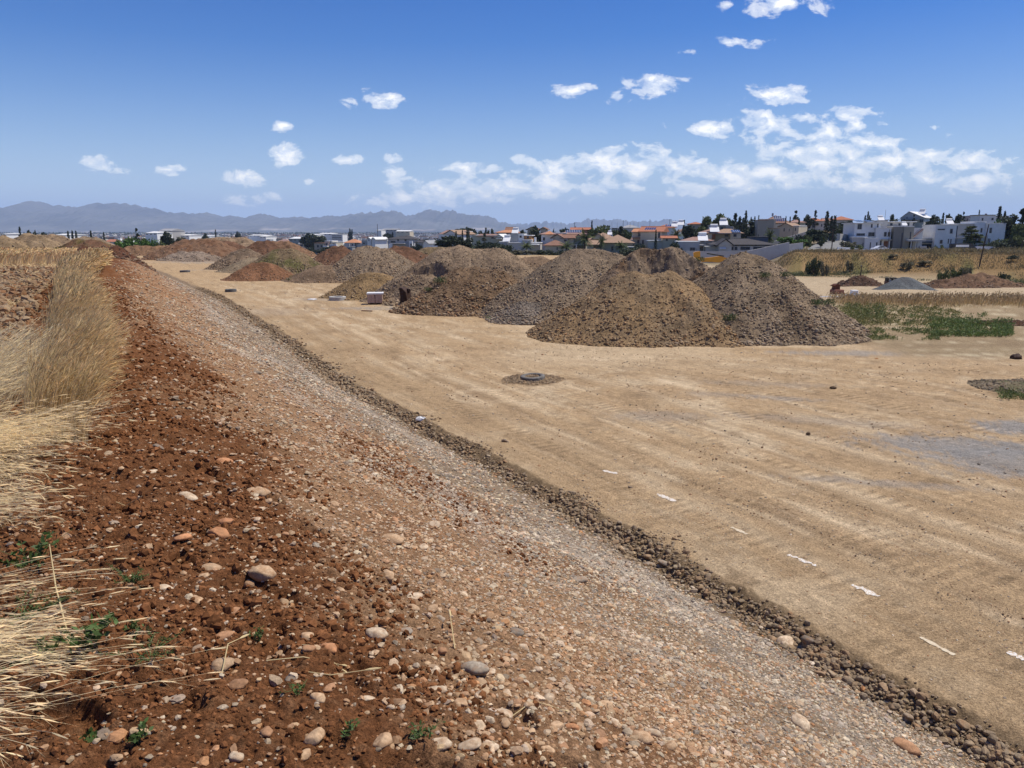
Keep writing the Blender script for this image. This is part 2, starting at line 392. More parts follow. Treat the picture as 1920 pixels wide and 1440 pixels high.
def ground_colour(x, y, s, t, u, D, r):
    n1 = fbm(x * .55, y * .55, 4, 101); n2 = fbm(x * 2.3, y * 2.3, 3, 103); n3 = fbm(x * .12, y * .12, 3, 105)
    nf = fbm(x * 14, y * 14, 2, 106)
    # slope: red soil on top, paler gravel at mid height, grey gravel at the toe
    q = s + 1.5 * fbm(t * .32, s * .6, 3, 107) + .5 * n2
    red = 1 - ss(-6.9, -6.1, q)
    tongue = np.maximum(.75 * ss(.05, .4, fbm(t * .45 + 5, s * .42, 3, 109)), 1 - ss(.6, 1.25, np.hypot((t + 5.6) / 2.6, (s + 4.3) / .9) + .5 * n2)) * (1 - ss(-3.0, -1.4, s)) * (1 - .6 * ss(4, 14, t))
    c = lerp(C_GRAV, C_GREY, ss(-4.6, -2.2, q + .8 * n1))
    c = lerp(c, C_REDL, np.clip(.75 * (1 - ss(-5.2, -2.6, q)) + .35 * ss(10, 30, t) * (1 - ss(-3.5, -1.5, q)), 0, 1))
    c = lerp(c, C_RED * 1.2, np.clip(np.maximum(red, .8 * tongue), 0, 1))
    c = lerp(c, C_REDL * .9, .35 * ss(0, .5, nf))
    pale = palef(s, t) * .65
    c = lerp(c, np.array([.50, .42, .33]), pale)
    # field on the left
    fld = 1 - ss(-8.7, -8.0, s + .3 * n2)
    cf = lerp(np.array([.20, .095, .048]), C_STUB * .7, ss(-.1, .4, n1 * .6 + n2 * .7))
    cf = lerp(cf, C_STUB * 1.05, ss(40, 46, D - .25 * x * 0) * (1 - ss(58, 62, D)) * .0 + ss(46, 52, D + .1 * x))
    c = lerp(c, cf, fld)
    # rubble strip
    c = lerp(c, np.array([.22, .155, .09]), ss(-.95, -.6, s) * (t < 62))
    # haul road
    a = fbm(s * .9, t * .035, 4, 113, .55); b = fbm(x * .05, y * .75, 4, 115, .55)
    wb = ss(26, 31, y) * ss(-6, 3, x) * (1 - ss(48, 60, y))
    band = (.4 * a + .7 * fbm(x * .45, y * .45, 5, 118, .6)) * (1 - wb) + b * wb
    wt, wr = wheel(x, y); near_s = 1 - ss(60, 95, D); band = band * near_s
    cr = lerp(C_ROAD, C_ROADL, .7 * ss(.0, .38, band))
    cr = lerp(cr, C_ROADD, .6 * ss(.03, .4, -band) + .35 * ss(.05, .5, n2))
    cr = lerp(cr, C_ROADD * .9, .6 * ss(.10, .42, fbm(x * 1.1, y * 1.1, 5, 125, .65)))
    cr = lerp(cr, C_ROADL * 1.05, .35 * ss(.2, .5, fbm(s * 3.2, t * .16, 3, 127, .6)) * near_s)
    for (c0, w0) in ((3.3, .3), (5.0, .26), (7.4, .35), (9.2, .3), (1.9, .22)):
        ln = np.exp(-((s - c0 - .5 * pn(t * .06, t * 0, 120 + int(c0))) / w0) ** 2) * ss(-.35, .2, pn(t * .3, t * 0 + c0, 131)) * (1 - wb)
        cr = lerp(cr, C_ROADL * 1.1, .5 * ln * near_s)
    cr = lerp(cr, C_ROADL, .5 * wb * ss(-.2, .3, n3))
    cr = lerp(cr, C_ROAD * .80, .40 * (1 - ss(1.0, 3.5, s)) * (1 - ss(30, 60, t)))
    cr = lerp(cr, C_ROADL * 1.12,   .5 * wt * ss(-.2, .25, fbm(x * .4, y * .4, 3, 161))); cr = lerp(cr, C_ROADD, .45 * np.clip(wt * 2.2 * (1 - wt), 0, 1))
    for (pu, pv), (rx, ry), an, am in PATCH:
        p = on_z(pu, pv, 0); k = p.y / 20.0 if pv > 640 else 1.0
        dx = x - p.x; dy = y - p.y; ca, sa = math.cos(an), math.sin(an)
        e = np.hypot((dx * ca + dy * sa) / rx, (-dx * sa + dy * ca) / ry)
        cr = lerp(cr, C_BLUE, .9 * am * (1 - ss(.45, 1.2, e + .75 * n2 + .45 * nf)))
    m = ss(-.12, .08, s + .12 * nf)
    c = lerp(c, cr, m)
    # beyond the haul road: right-hand side stubble field and weeds
    e = ss(29.5, 31.5, y + .8 * n1) * ss(15, 17, x - .0 * y)
    rf = lerp(C_STUB * .85, np.array([.30, .22, .13]), ss(-.1, .35, fbm(x * .15, y * .9, 3, 117)))
    rf = lerp(rf, np.array([.62, .52, .34]), ss(.1, .45, fbm(x * .12 + 4, y * 1.3, 3, 119)) * .8)
    c = lerp(c, rf, e)
    sand = np.array([.50, .39, .25])
    c = lerp(c, sand, ss(57, 60, y + .5 * n1) * ss(14, 20, x) * (.75 + .25 * ss(-.3, .3, n1)))
    # banks with dry grass
    bk = ss(1425, 1500, u) * ss(-4, 1, D - (152 - 24 * np.clip((u - 1480) / 440, -1, 1.5))) * (1 - ss(172, 180, D))
    cb = lerp(C_GRASSD, C_GRN * 1.4, ss(.0, .4, n3 + .3 * n1)); cb = lerp(cb, C_GRASSD * 1.3, ss(.1, .5, n1))
    c = lerp(c, cb, bk)
    tw = lerp(C_TOWN, C_GRN, ss(-.1, .3, fbm(x * .02, y * .02, 4, 121))); tw = lerp(tw, C_STUB * .9, ss(.15, .4, fbm(x * .013, y * .013, 3, 123)))
    lf = ss(170, 200, D) * (1 - ss(1050, 1300, u)) + ss(176, 186, D) * ss(1050, 1300, u)
    c = lerp(c, tw, np.clip(lf, 0, 1))
    return c * (1 + .10 * nf)[..., None]
ang = np.concatenate([np.arange(-180, -38, 3.0), np.arange(-37.5, 37.6, .17), np.arange(39, 180, 3.0)]) * math.pi / 180
rr = [1.2]
while rr[-1] < 18000:
    r0 = rr[-1]; h = 1.7 if r0 < 4 else min(5.0, 1.7 + (r0 - 4) * .35)
    rr.append(r0 + min(max(r0 * r0 * .0022 / h, .008), .028 * r0 if r0 < 150 else .06 * r0))
rr = np.array([.02, .3, .7] + rr)
A, R = np.meshgrid(ang, rr)
X = (R * np.sin(A)).ravel(); Y = (R * np.cos(A)).ravel()
zh, s_, t_, u_, D_ = hsite(X, Y)
Z = ground(X, Y); wtz, wrz = wheel(X, Y); Z = Z - wtz * (.022 + .008 * np.sin(wrz * 30)) * (s_ > .3)
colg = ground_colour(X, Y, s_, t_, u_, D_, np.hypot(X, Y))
na, nr = len(ang), len(rr)
i0 = np.arange(nr - 1)[:, None] * na; j0 = np.arange(na)[None, :]; j1 = (j0 + 1) % na
quads = np.stack([i0 + j0, i0 + j1, i0 + na + j1, i0 + na + j0], -1).reshape(-1, 4)[:, ::-1]
M_GROUND = mat_attr('ground_earth', ((5, .16), (30, .40), (110, .45)), bmp=(45, .9, .035), spec=.05)
gt = M_GROUND.node_tree; gb = gt.nodes['Principled BSDF']; lk = gb.inputs['Base Color'].links[0]; c_in = lk.from_socket
ta = gt.nodes.new('ShaderNodeVertexColor'); ta.layer_name = 'Track'; sp = gt.nodes.new('ShaderNodeSeparateColor'); gt.links.new(ta.outputs[0], sp.inputs[0])
def track_vec(a, b_):
    cm = gt.nodes.new('ShaderNodeCombineXYZ'); gt.links.new(mathn(gt, 'MULTIPLY', sp.outputs[0], a), cm.inputs[0]); gt.links.new(mathn(gt, 'MULTIPLY', sp.outputs[1], b_), cm.inputs[1]); return cm.outputs[0]
tb = gt.nodes.new('ShaderNodeVertexColor'); tb.layer_name = 'TrackFar'; sb = gt.nodes.new('ShaderNodeSeparateColor'); gt.links.new(tb.outputs[0], sb.inputs[0])
def both(a, b_, det, rg):
    cm = gt.nodes.new('ShaderNodeCombineXYZ'); gt.links.new(mathn(gt, 'MULTIPLY', sb.outputs[0], a), cm.inputs[0]); gt.links.new(mathn(gt, 'MULTIPLY', sb.outputs[1], b_), cm.inputs[1])
    n_ = gt.nodes.new('ShaderNodeMix'); gt.links.new(sb.outputs[2], n_.inputs[0]); gt.links.new(noise(gt, 1.0, det, rg, track_vec(a, b_)), n_.inputs[2]); gt.links.new(noise(gt, 1.0, det, rg, cm.outputs[0]), n_.inputs[3]); return n_.outputs[0]
sk1 = both(2.1, .12, 8, .68); sk2 = both(8.0, .5, 6, .6); lines = noise(gt, 1.0, 2, .4, track_vec(1.1, .03))
trd = gt.nodes.new('ShaderNodeTexWave'); trd.inputs['Scale'].default_value = 1.0; trd.inputs['Distortion'].default_value = 2.5; trd.inputs['Detail'].default_value = 2; trd.bands_direction = 'Y'; gt.links.new(track_vec(1.3, 1.15), trd.inputs['Vector'])
tm = mathn(gt, 'MULTIPLY', ramp(gt, lines, [(.50, 0), (.56, 1)]), ramp(gt, noise(gt, .9, 3, .6), [(.45, 0), (.6, 1)]))
f1 = mixc(gt, sp.outputs[2], (1, 1, 1), ramp(gt, sk1, [(.36, .88), (.64, 1.10)])); f2 = mixc(gt, sp.outputs[2], (1, 1, 1), ramp(gt, sk2, [(.38, .92), (.62, 1.06)]))
f3 = mixc(gt, mathn(gt, 'MULTIPLY', tm, sp.outputs[2]), (1, 1, 1), ramp(gt, trd.outputs['Fac'], [(.2, .78), (.6, 1.10)]))
co = mixc(gt, 1.0, mixc(gt, 1.0, mixc(gt, 1.0, c_in, f1, 'MULTIPLY'), f2, 'MULTIPLY'), f3, 'MULTIPLY'); gt.links.new(co, gb.inputs['Base Color'])
g_me = mesh_np('ground', np.stack([X, Y, Z], 1), quads, colg, smooth=True)
ta_ = g_me.color_attributes.new('Track', 'FLOAT_COLOR', 'POINT'); tv = np.ones((len(X), 4), np.float32)
wbv = np.clip(ss(26, 31, Y) * ss(-6, 3, X) * (1 - ss(48, 60, Y)), 0, 1)
mB = ss(6.5, 11, s_ + .25 * (Y - 20)) * ss(8, 16, Y); s2_ = .64 * X + .77 * Y; t2_ = -.77 * X + .64 * Y
t2a = g_me.color_attributes.new('TrackFar', 'FLOAT_COLOR', 'POINT'); tv2 = np.ones((len(X), 4), np.float32)
tv2[:, 0] = s2_; tv2[:, 1] = t2_; tv2[:, 2] = mB; t2a.data.foreach_set('color', tv2.ravel())
tv[:, 0] = s_; tv[:, 1] = t_; tv[:, 2] = ss(0, .4, s_) * (1 - ss(60, 110, D_)) * (1 - .8 * wbv) * (1 - ss(28, 33, Y) * ss(13, 18, X)); ta_.data.foreach_set('color', tv.ravel())
g_o = obj('ground', g_me, M_GROUND)
tag(g_o, 'bare earth ground: haul road, gravel slope, fields', None, None, 'structure')

# ------------------------------------------------------------------ stones
def ico(sub):
    import bmesh
    bm = bmesh.new(); bmesh.ops.create_icosphere(bm, subdivisions=sub, radius=1)
    V = np.array([v.co[:] for v in bm.verts]); Fc = np.array([[v.index for v in f.verts] for f in bm.faces]); bm.free()
    return V, Fc
ICO1, ICO2, ICO3 = ico(1), ico(2), ico(3)
def stone_batch(px, py, pz, size, cols, base=ICO1, flat=(.35, .7), sink=.35, angular=.25, seed=1):
    """many stones as one block of vertices; every stone gets its own turn, stretch and knocks"""
    r = np.random.default_rng(seed); n = len(px); V0, F0 = base; nv = len(V0)
    sc = np.stack([np.ones(n) * size, size * r.uniform(.6, .95, n), size * r.uniform(flat[0], flat[1], n)], 1)
    V = V0[None] * (1 + angular * r.uniform(-1, 1, (n, nv, 1)))
    if nv > 12:
        # a few cut facets
        for k in range(3):
            d = r.normal(size=(n, 1, 3)); d /= np.linalg.norm(d, axis=2, keepdims=True)
            h = r.uniform(.55, .95, (n, 1)); dp = (V * d).sum(2)
            V = V - d * (np.maximum(dp - h, 0) * .85)[..., None]
    V = V * sc[:, None, :]
    tx = r.normal(0, .22, n); ty = r.normal(0, .22, n); a = r.uniform(0, 2 * math.pi, n)
    cx_, sx_, cy_, sy_, ca, sa = np.cos(tx), np.sin(tx), np.cos(ty), np.sin(ty), np.cos(a), np.sin(a)
    x, y, z = V[..., 0], V[..., 1], V[..., 2]
    y, z = y * cx_[:, None] - z * sx_[:, None], y * sx_[:, None] + z * cx_[:, None]
    x, z = x * cy_[:, None] + z * sy_[:, None], -x * sy_[:, None] + z * cy_[:, None]
    x, y = x * ca[:, None] - y * sa[:, None], x * sa[:, None] + y * ca[:, None]
    V = np.stack([x + px[:, None], y + py[:, None], z + (pz + sc[:, 2] * (1 - 2 * sink))[:, None]], -1).reshape(-1, 3)
    Fa = (F0[None] + (np.arange(n) * nv)[:, None, None]).reshape(-1, 3)
    return V, Fa, np.repeat(cols, nv, 0)
def join_np(parts):
    V = []; Fa = {}; Cc = []; off = 0
    for (v, f, c) in parts:
        V.append(v); Cc.append(c); Fa.setdefault(f.shape[1], []).append(f + off); off += len(v)
    return np.concatenate(V), [np.concatenate(f) for f in Fa.values()], np.concatenate(Cc)
PAL = np.array([[.46, .32, .19], [.52, .40, .26], [.40, .24, .13], [.32, .26, .19], [.23, .19, .145], [.58, .48, .34], [.43, .35, .255], [.46, .23, .10], [.30, .17, .09]])
W_TOP = np.array([.22, .16, .18, .06, .04, .08, .06, .07, .13]); W_TOE = np.array([.15, .14, .05, .19, .12, .12, .17, .02, .06])
def pal(n, w, r):
    w = w / w.sum(); c = PAL[r.choice(len(PAL), n, p=w)]
    return c * r.uniform(.75, 1.22, (n, 1)) * (1 + .018 * r.normal(size=(n, 3)))
def slope_cols(s, t, r):
    n = len(s); k = ss(-5.6, -2.4, s + 2.0 * fbm(t * .32, s * .6, 3, 107))
    a = pal(n, W_TOP, r); b = pal(n, W_TOE, r)
    a = lerp(a, np.array([.36, .23, .13]), .26 + 0 * k); c = np.where((r.random(n) < k)[:, None], b, a)
    c = lerp(c, np.array([.50, .44, .35]) * r.uniform(.75, 1.2, (n, 1)), palef(s, t) * .5)
    return c * (1 + .22 * fbm(t * .9, s * .9, 3, 151))[..., None]
def scatter(n, rmin, rmax, s0, s1, seed, amin=-38, amax=38, power=1.0):
    r = np.random.default_rng(seed)
    R_ = (r.random(n * 6) * (rmax ** (2 * power) - rmin ** (2 * power)) + rmin ** (2 * power)) ** (.5 / power)
    a = np.radians(r.uniform(amin, amax, n * 6)); x = R_ * np.sin(a); y = R_ * np.cos(a); s, t = st(x, y)
    m = (s > s0) & (s < s1); x, y, s, t = x[m], y[m], s[m], t[m]
    return x[:n], y[:n], s[:n], t[:n], np.random.default_rng(seed + 1)
M_STONE = mat_attr('stone', ((25, .22), (120, .22)), rough=.85, bmp=(90, .35, .006), spec=.2)
parts = []
def pebbles(n, rmin, rmax, s0, s1, z0, z1, seed, base, dens=None, **kw):
    x, y, s, t, r = scatter(n, rmin, rmax, s0, s1, seed)
    keep = r.random(len(x)) < (dens(x, y, s, t) if dens else 1.0)
    x, y, s, t = x[keep], y[keep], s[keep], t[keep]
    size = z0 * (z1 / z0) ** (r.random(len(x)) ** 1.7)
    parts.append(stone_batch(x, y, ground(x, y), size, slope_cols(s, t, r), base, seed=seed + 2, **kw))
def dens_slope(x, y, s, t):
    d = .16 + .84 * ss(-7.2, -4.4, s + 1.1 * fbm(x * .5, y * .5, 3, 31))
    return np.clip(d * (.55 + .6 * ss(-.3, .3, fbm(x * 1.1, y * 1.1, 3, 133))), 0, 1)
pebbles(34000, 1.7, 5.5, -8.4, -.5, .004, .013, 201, ICO1, dens_slope)
pebbles(42000, 2.0, 11, -8.4, -.4, .010, .024, 211, ICO1, dens_slope)
pebbles(7000, 1.8, 9, -8.2, -.4, .014, .038, 215, ICO2, dens_slope, angular=.18, sink=.5, flat=(.3, .6))
pebbles(4200, 1.8, 8.5, -7.3, -3.4, .013, .034, 219, ICO2, lambda x, y, s, t: ss(-7.3, -6.3, s + .7 * fbm(x * 1.1, y * 1.1, 3, 133)) * (.3 + .7 * ss(-.2, .2, fbm(x * 2.1, y * 2.1, 3, 137))), angular=.2, sink=.45, flat=(.25, .55))
pebbles(30000, 2.0, 9, -8.3, -.5, .007, .018, 217, ICO1, dens_slope, sink=.45)
pebbles(34000, 8, 34, -7.6, -.4, .018, .050, 221, ICO1, dens_slope)
pebbles(9000, 20, 62, -7.4, -.3, .035, .085, 231, ICO1, dens_slope)
V, Fa, Cc = join_np(parts)
parts2 = []
for n, r0, r1, z0, z1, sd in ((26000, 1.8, 5.5, .005, .016, 271), (22000, 3, 12, .012, .032, 273), (9000, 10, 30, .02, .05, 275), (16000, 5, 18, .03, .085, 279), (14000, 16, 44, .05, .13, 281)):
    x, y, s, t, rq = scatter(n, r0, r1, (-9.6 if r0 > 2.5 else -8.8) if sd < 278 else -40, -3.4 if sd < 278 else -8.7, sd); k = rq.random(len(x)) < np.maximum(1 - ss(-6.9, -5.8, s + 1.0 * fbm(x * .5, y * .5, 3, 31)), .5 * (1 - ss(.7, 1.2, np.hypot((t + 5.6) / 2.6, (s + 4.3) / .9)))) * (.25 + .9 * ss(-.2, .25, fbm(x * 1.7, y * 1.7, 3, 277)))
    x, y, s, t = x[k], y[k], s[k], t[k]; sz = z0 * (z1 / z0) ** (rq.random(len(x)) ** 1.6)
    cl_ = C_RED * rq.uniform(.75, 1.5, (len(x), 1))
    if sd > 278: cl_ = lerp(cl_, np.array([.33, .25, .16]), rq.random(len(x)) ** .8 * .9)
    parts2.append(stone_batch(x, y, ground(x, y), sz, cl_, ICO1, flat=(.6, 1.0), sink=.35, angular=.35, seed=sd))
V2, F2, C2 = join_np(parts2); M_CLOD = mat_attr('soil_clod', ((60, .3),), rough=1, spec=.03)
tag(obj('soil_clods', mesh_np('soil_clods', V2, F2, C2), M_CLOD), 'crumbly red-brown soil clods on the crest of the bank', 'soil', None, 'stuff')
tag(obj('gravel', mesh_np('gravel', V, Fa, Cc), M_STONE), 'loose gravel and pebbles covering the embankment slope', 'gravel', None, 'stuff')
# pebbles on the compacted road
parts = []
def road_peb(n, rmin, rmax, z0, z1, seed):
    x, y, s, t, r = scatter(n, rmin, rmax, .1, 60, seed)
    k = r.random(len(x)) < .25 + .75 * ss(.0, .5, fbm(x * .35, y * .35, 3, 141)); x, y, s, t = x[k], y[k], s[k], t[k]
    k = ~((y > 29.5) & (x > 15)); x, y, s, t = x[k], y[k], s[k], t[k]
    size = z0 * (z1 / z0) ** (r.random(len(x)) ** 2)
    c = pal(len(x), np.array([.3, .2, .15, .12, .12, .05, .12, .02, .15]), r) * .95
    parts.append(stone_batch(x, y, ground(x, y), size, c, ICO1, seed=seed, sink=.5))
road_peb(16000, 6, 16, .005, .022, 241); road_peb(14000, 14, 34, .010, .042, 251); road_peb(4000, 30, 90, .03, .09, 261)
V, Fa, Cc = join_np(parts)
tag(obj('road_gravel', mesh_np('road_gravel', V, Fa, Cc), M_STONE), 'scattered small stones pressed into the tan haul road', 'gravel', None, 'stuff')
# rubble along the broken road edge
parts = []
r = np.random.default_rng(300)
def toe_xy(n, t0, t1, smean, sdev, r, pw=1.6):
    t = t0 + (t1 - t0) * r.random(n) ** pw; s = smean + sdev * r.normal(size=n)
    b = np.interp(t, TT, TS) - .12 * pn(t * .5, t * 0 + 3.3, 5)
    x = NX * (s + b) + DX * t; y = 16.2 + NY * (s + b) + DY * t
    return x, y, s, t
W_RUB = np.array([.2, .12, .1, .16, .10, .03, .15, .01, .13])
for n, t0, t1, z0, z1, base in ((16000, -13, 9, .008, .024, ICO1), (6500, -13, 12, .016, .040, ICO1), (1700, -13, 14, .030, .062, ICO2), (3600, 8, 60, .03, .085, ICO1)):
    x, y, s, t = toe_xy(n, t0, t1, -.36, .19, r)
    s2 = (s + .36) * (.45 + 1.0 * ss(-.4, .4, pn(t * .6, t * 0 + 2.2, 147))) - .36 + .10 * pn(t * 1.3, t * 0, 149); x, y = x + NX * (s2 - s), y + NY * (s2 - s); s = s2
    k = (r.random(n) < .35 + .65 * ss(-.35, .15, pn(t * .55, t * 0 + 7.7, 145))); x, y, s, t = x[k], y[k], s[k], t[k]; n = len(x)
    parts.append(stone_batch(x, y, ground(x, y), r.uniform(z0, z1, n), lerp(pal(n, W_RUB, r) * .85, np.array([.27, .19, .108]), .62), base, flat=(.5, .9), sink=.3, seed=301 + n, angular=.15))
V, Fa, Cc = join_np(parts)
tag(obj('rubble', mesh_np('rubble', V, Fa, Cc), M_STONE), 'small broken rubble lining the foot of the slope', 'rubble', None, 'stuff')
# cobbles that can be told one by one: shared stone shapes, own colour
def mat_objcol(name):
    m, t, b = mat_new(name, .8, .25)
    oi = t.nodes.new('ShaderNodeObjectInfo'); c = oi.outputs['Color']
    for sc, am in ((9, .25), (70, .28)):
        c = mixc(t, 1.0, c, ramp(t, noise(t, sc, 5, .65), [(.34, 1 - am), (.66, 1 + am * .6)]), 'MULTIPLY')
    c = mixc(t, ramp(t, noise(t, 22, 5, .7), [(.45, 0), (.62, .6)]), c, (.30, .16, .075))
    t.links.new(c, b.inputs['Base Color']); bump(t, b, noise(t, 60, 6, .7), .5, .006)
    return m
M_COB = mat_objcol('cobble_stone')
def stone_mesh(seed, angular, facets, flat):
    r = np.random.default_rng(seed); V = ICO3[0].copy()
    for k in range(4):
        d = r.normal(size=3); d /= np.linalg.norm(d); V *= (1 + angular * np.sin(2.3 * (V @ d) * (1 + .5 * k) + r.uniform(0, 6)))[:, None]
    for k in range(facets):
        d = r.normal(size=3); d /= np.linalg.norm(d); h = r.uniform(.5, .85); dp = V @ d
        V -= np.maximum(dp - h, 0)[:, None] * d * .9
    V *= np.array([1, r.uniform(.6, .85), flat])
    V *= (1 + .02 * r.normal(size=(len(V), 1)))
    me = mesh_np('stone', V, ICO3[1], None, smooth=True); me.materials.append(M_COB); return me
COB = [stone_mesh(400 + i, .07, 1, .38 + .03 * (i % 5)) for i in range(9)]
ROC = [stone_mesh(430 + i, .05, 7, .55 + .04 * (i % 4)) for i in range(9)]
TONES = [('tan', (.50, .34, .20)), ('pale', (.60, .47, .32)), ('grey', (.33, .275, .205)), ('reddish', (.42, .23, .12)), ('dark', (.18, .15, .115))]
def put_stone(name, me, x, y, size, colr, label, cat, group, rz, tilt=(0, 0), sink=.3, z=None):
    o = bpy.data.objects.new(name, me); COL.objects.link(o)
    hz = max(abs(me.vertices[0].co.z), .35) * size
    o.location = (x, y, (gz(x, y) if z is None else z) + hz * (1 - 2 * sink)); o.rotation_euler = (tilt[0], tilt[1], rz); o.scale = (size,) * 3
    k = random.uniform(.85, 1.15); o.color = (colr[0] * k, colr[1] * k, colr[2] * k, 1)
    return tag(o, label, cat, group)
used = []
def free(x, y, r_):
    for (a, b, c) in used:
        if (a - x) ** 2 + (b - y) ** 2 < (c + r_) ** 2 * .8: return False
    used.append((x, y, r_)); return True
# the stones that stand out in the photograph: pixel, half width in pixels, tone, mesh kind, label
KEY = [(420, 1187, 19, 3, 'c', 'round pinkish boulder-like stone standing upright in the red soil, biggest near the fallen straw'),
 (418, 1240, 24, 0, 'c', 'long tan stone leaning in the red soil just below the round pinkish stone'),
 (492, 1075, 24, 0, 'r', 'large wedge shaped tan stone in the cluster on the red soil'),
 (395, 1060, 19, 0, 'c', 'smooth tan stone pair member tipped on end left of the wedge shaped stone'),
 (410, 1000, 20, 3, 'r', 'orange blocky stone above the tipped tan stone'),
 (345, 1016, 15, 0, 'c', 'pale leaning cobble left of the orange blocky stone'),
 (425, 978, 14, 3, 'c', 'upright brown cobble in the row above the orange block'),
 (735, 1002, 22, 0, 'c', 'long curved tan cobble lying alone on the dark red patch of slope'),
 (815, 980, 13, 1, 'r', 'whitish round stone on the edge of the red patch'),
 (1088, 1085, 14, 2, 'c', 'smooth grey egg shaped cobble standing clear of the gravel'),
 (1220, 1058, 13, 2, 'c', 'left one of two grey cobbles touching at mid slope'), (1246, 1058, 12, 2, 'c', 'right one of two grey cobbles touching at mid slope'),
 (1515, 1205, 15, 4, 'r', 'dark smooth boulder at the foot of the slope beside the road edge'),
 (1475, 1208, 17, 1, 'r', 'pale flat rock just left of the dark smooth boulder'),
 (1205, 1376, 20, 0, 'r', 'slanted tan stone near the bottom edge, right of centre'), (1224, 1364, 16, 1, 'c', 'pale round cobble resting behind the slanted tan stone'),
 (1072, 1362, 13, 3, 'c', 'bright orange cobble near the bottom centre'), (1700, 1395, 22, 3, 'r', 'reddish brown block near the bottom right corner'),
 (706, 1190, 21, 1, 'c', 'pale cream oval cobble on the left side of the lower slope'), (820, 1290, 19, 1, 'c', 'pale triangular stone at the lower middle of the slope'),
 (882, 1400, 21, 1, 'c', 'wide flat cream cobble close to the bottom edge'), (826, 1395, 17, 1, 'c', 'flat cream cobble close to the bottom edge, left of the widest one'),
 (942, 1330, 19, 1, 'c', 'pale cobble with a dry straw across its right end'), (690, 1308, 15, 1, 'r', 'rounded triangular pale stone at the lower left of the slope'),
 (892, 1254, 25, 2, 'c', 'longest flat grey-tan slab on the lower slope'), (618, 1215, 17, 3, 'r', 'cubical orange brown stone beside a fallen straw'),
 (598, 1322, 16, 0, 'r', 'squarish tan stone by the straw tip in the lower left'), (762, 1183, 12, 2, 'c', 'grey cobble beside the cream oval cobble'),
 (380, 882, 13, 0, 'c', 'orange tan cobble high on the slope, left part'), (418, 856, 17, 1, 'r', 'flat pale stone high on the slope above the orange tan cobble'),
 (483, 697, 8, 2, 'c', 'lone grey cobble high on the far part of the slope'), (947, 826, 8, 4, 'r', 'small black-blue rock lying alone on the road edge'),
 (1182, 912, 5, 4, 'r', 'tiny dark stone on the road beside the white paint marks'),
 (1500, 1352, 20, 1, 'r', 'broken pale slab leaning over a hollow near the lower right'), (295, 838, 12, 4, 'r', 'dark stone in the red soil beside the dry grass strip'),
 (483, 920, 19, 0, 'c', 'long thin tan slab on the upper slope'), (355, 930, 16, 1, 'c', 'pale flat slab on the red soil near the top of the slope'),
 (1640, 1050 + 50, 1, 2, 'c', None)]
for (u, v, hw, tn, kd, lab) in KEY:
    if lab is None: continue
    x, y = hit(u, v + hw * .35); dist = math.hypot(math.hypot(x, y), CAMZ - gz(x, y)); size = hw / F * dist * 1.0
    used.append((x, y, size))
    me = (COB if kd == 'c' else ROC)[random.randrange(9)]
    put_stone('cobble' if kd == 'c' else 'rock', me, x, y, size, TONES[tn][1] if lab.find('orange') < 0 else (.55, .26, .12), lab, 'cobble' if kd == 'c' else 'rock', None,
              random.uniform(-.5, .5) + (1.2 if 'leaning' in lab else 0), (random.uniform(-.15, .15), random.uniform(-.1, .3)), .28)
r = np.random.default_rng(500)
n = 0
while n < 165:
    u = r.uniform(240, 1850); v = r.uniform(850, 1436)
    x, y = hit(u, v); s, t = st(np.array([x]), np.array([y])); s = float(s[0])
    if not (-7.6 < s < -1.0): continue
    if s < -6.6 and r.random() < .6: continue
    size = r.uniform(.020, .044) * (1 + .05 * max(0, y - 3))
    if not free(x, y, size): continue
    k = r.random() < .7
    w = np.array([.42, .3, .06, .18, .04]) if s < -4.6 else np.array([.18, .3, .34, .06, .12])
    ti = r.choice(5, p=w); tone, colr = TONES[ti]
    zone = 'upper red part' if s < -5.2 else ('middle gravel part' if s < -3.2 else 'lower grey part')
    put_stone('cobble' if k else 'rock', (COB if k else ROC)[r.integers(9)], x, y, size, colr,
        f"{tone} {'rounded cobble' if k else 'angular stone'} half sunk in the {zone} of the slope", 'cobble' if k else 'rock', f"{tone} {'cobbles' if k else 'angular stones'} on the {zone} of the slope",
        r.uniform(0, 6.28), (r.normal() * .12, r.normal() * .12 + .2), .45)
    n += 1
n = 0
while n < 95:
    x, y, s, t = toe_xy(1, -12.5, 12, -.36, .13, r, 1.3)
    x, y = float(x[0]), float(y[0]); size = r.uniform(.038, .078)
    if not free(x, y, size * .8): continue
    ti = r.choice(5, p=[.42, .14, .26, .1, .08]); tone, colr = TONES[ti]
    put_stone('rock', ROC[r.integers(9)], x, y, size, tuple(.45 * c + .5 * d_ for c, d_ in zip(colr, (.26, .185, .105))), f'{tone} angular rock in the rubble line at the road edge', 'rock', f'{tone} rocks in the rubble line along the road edge',
        r.uniform(0, 6.28), (r.normal() * .3, r.normal() * .3), .25)
    n += 1

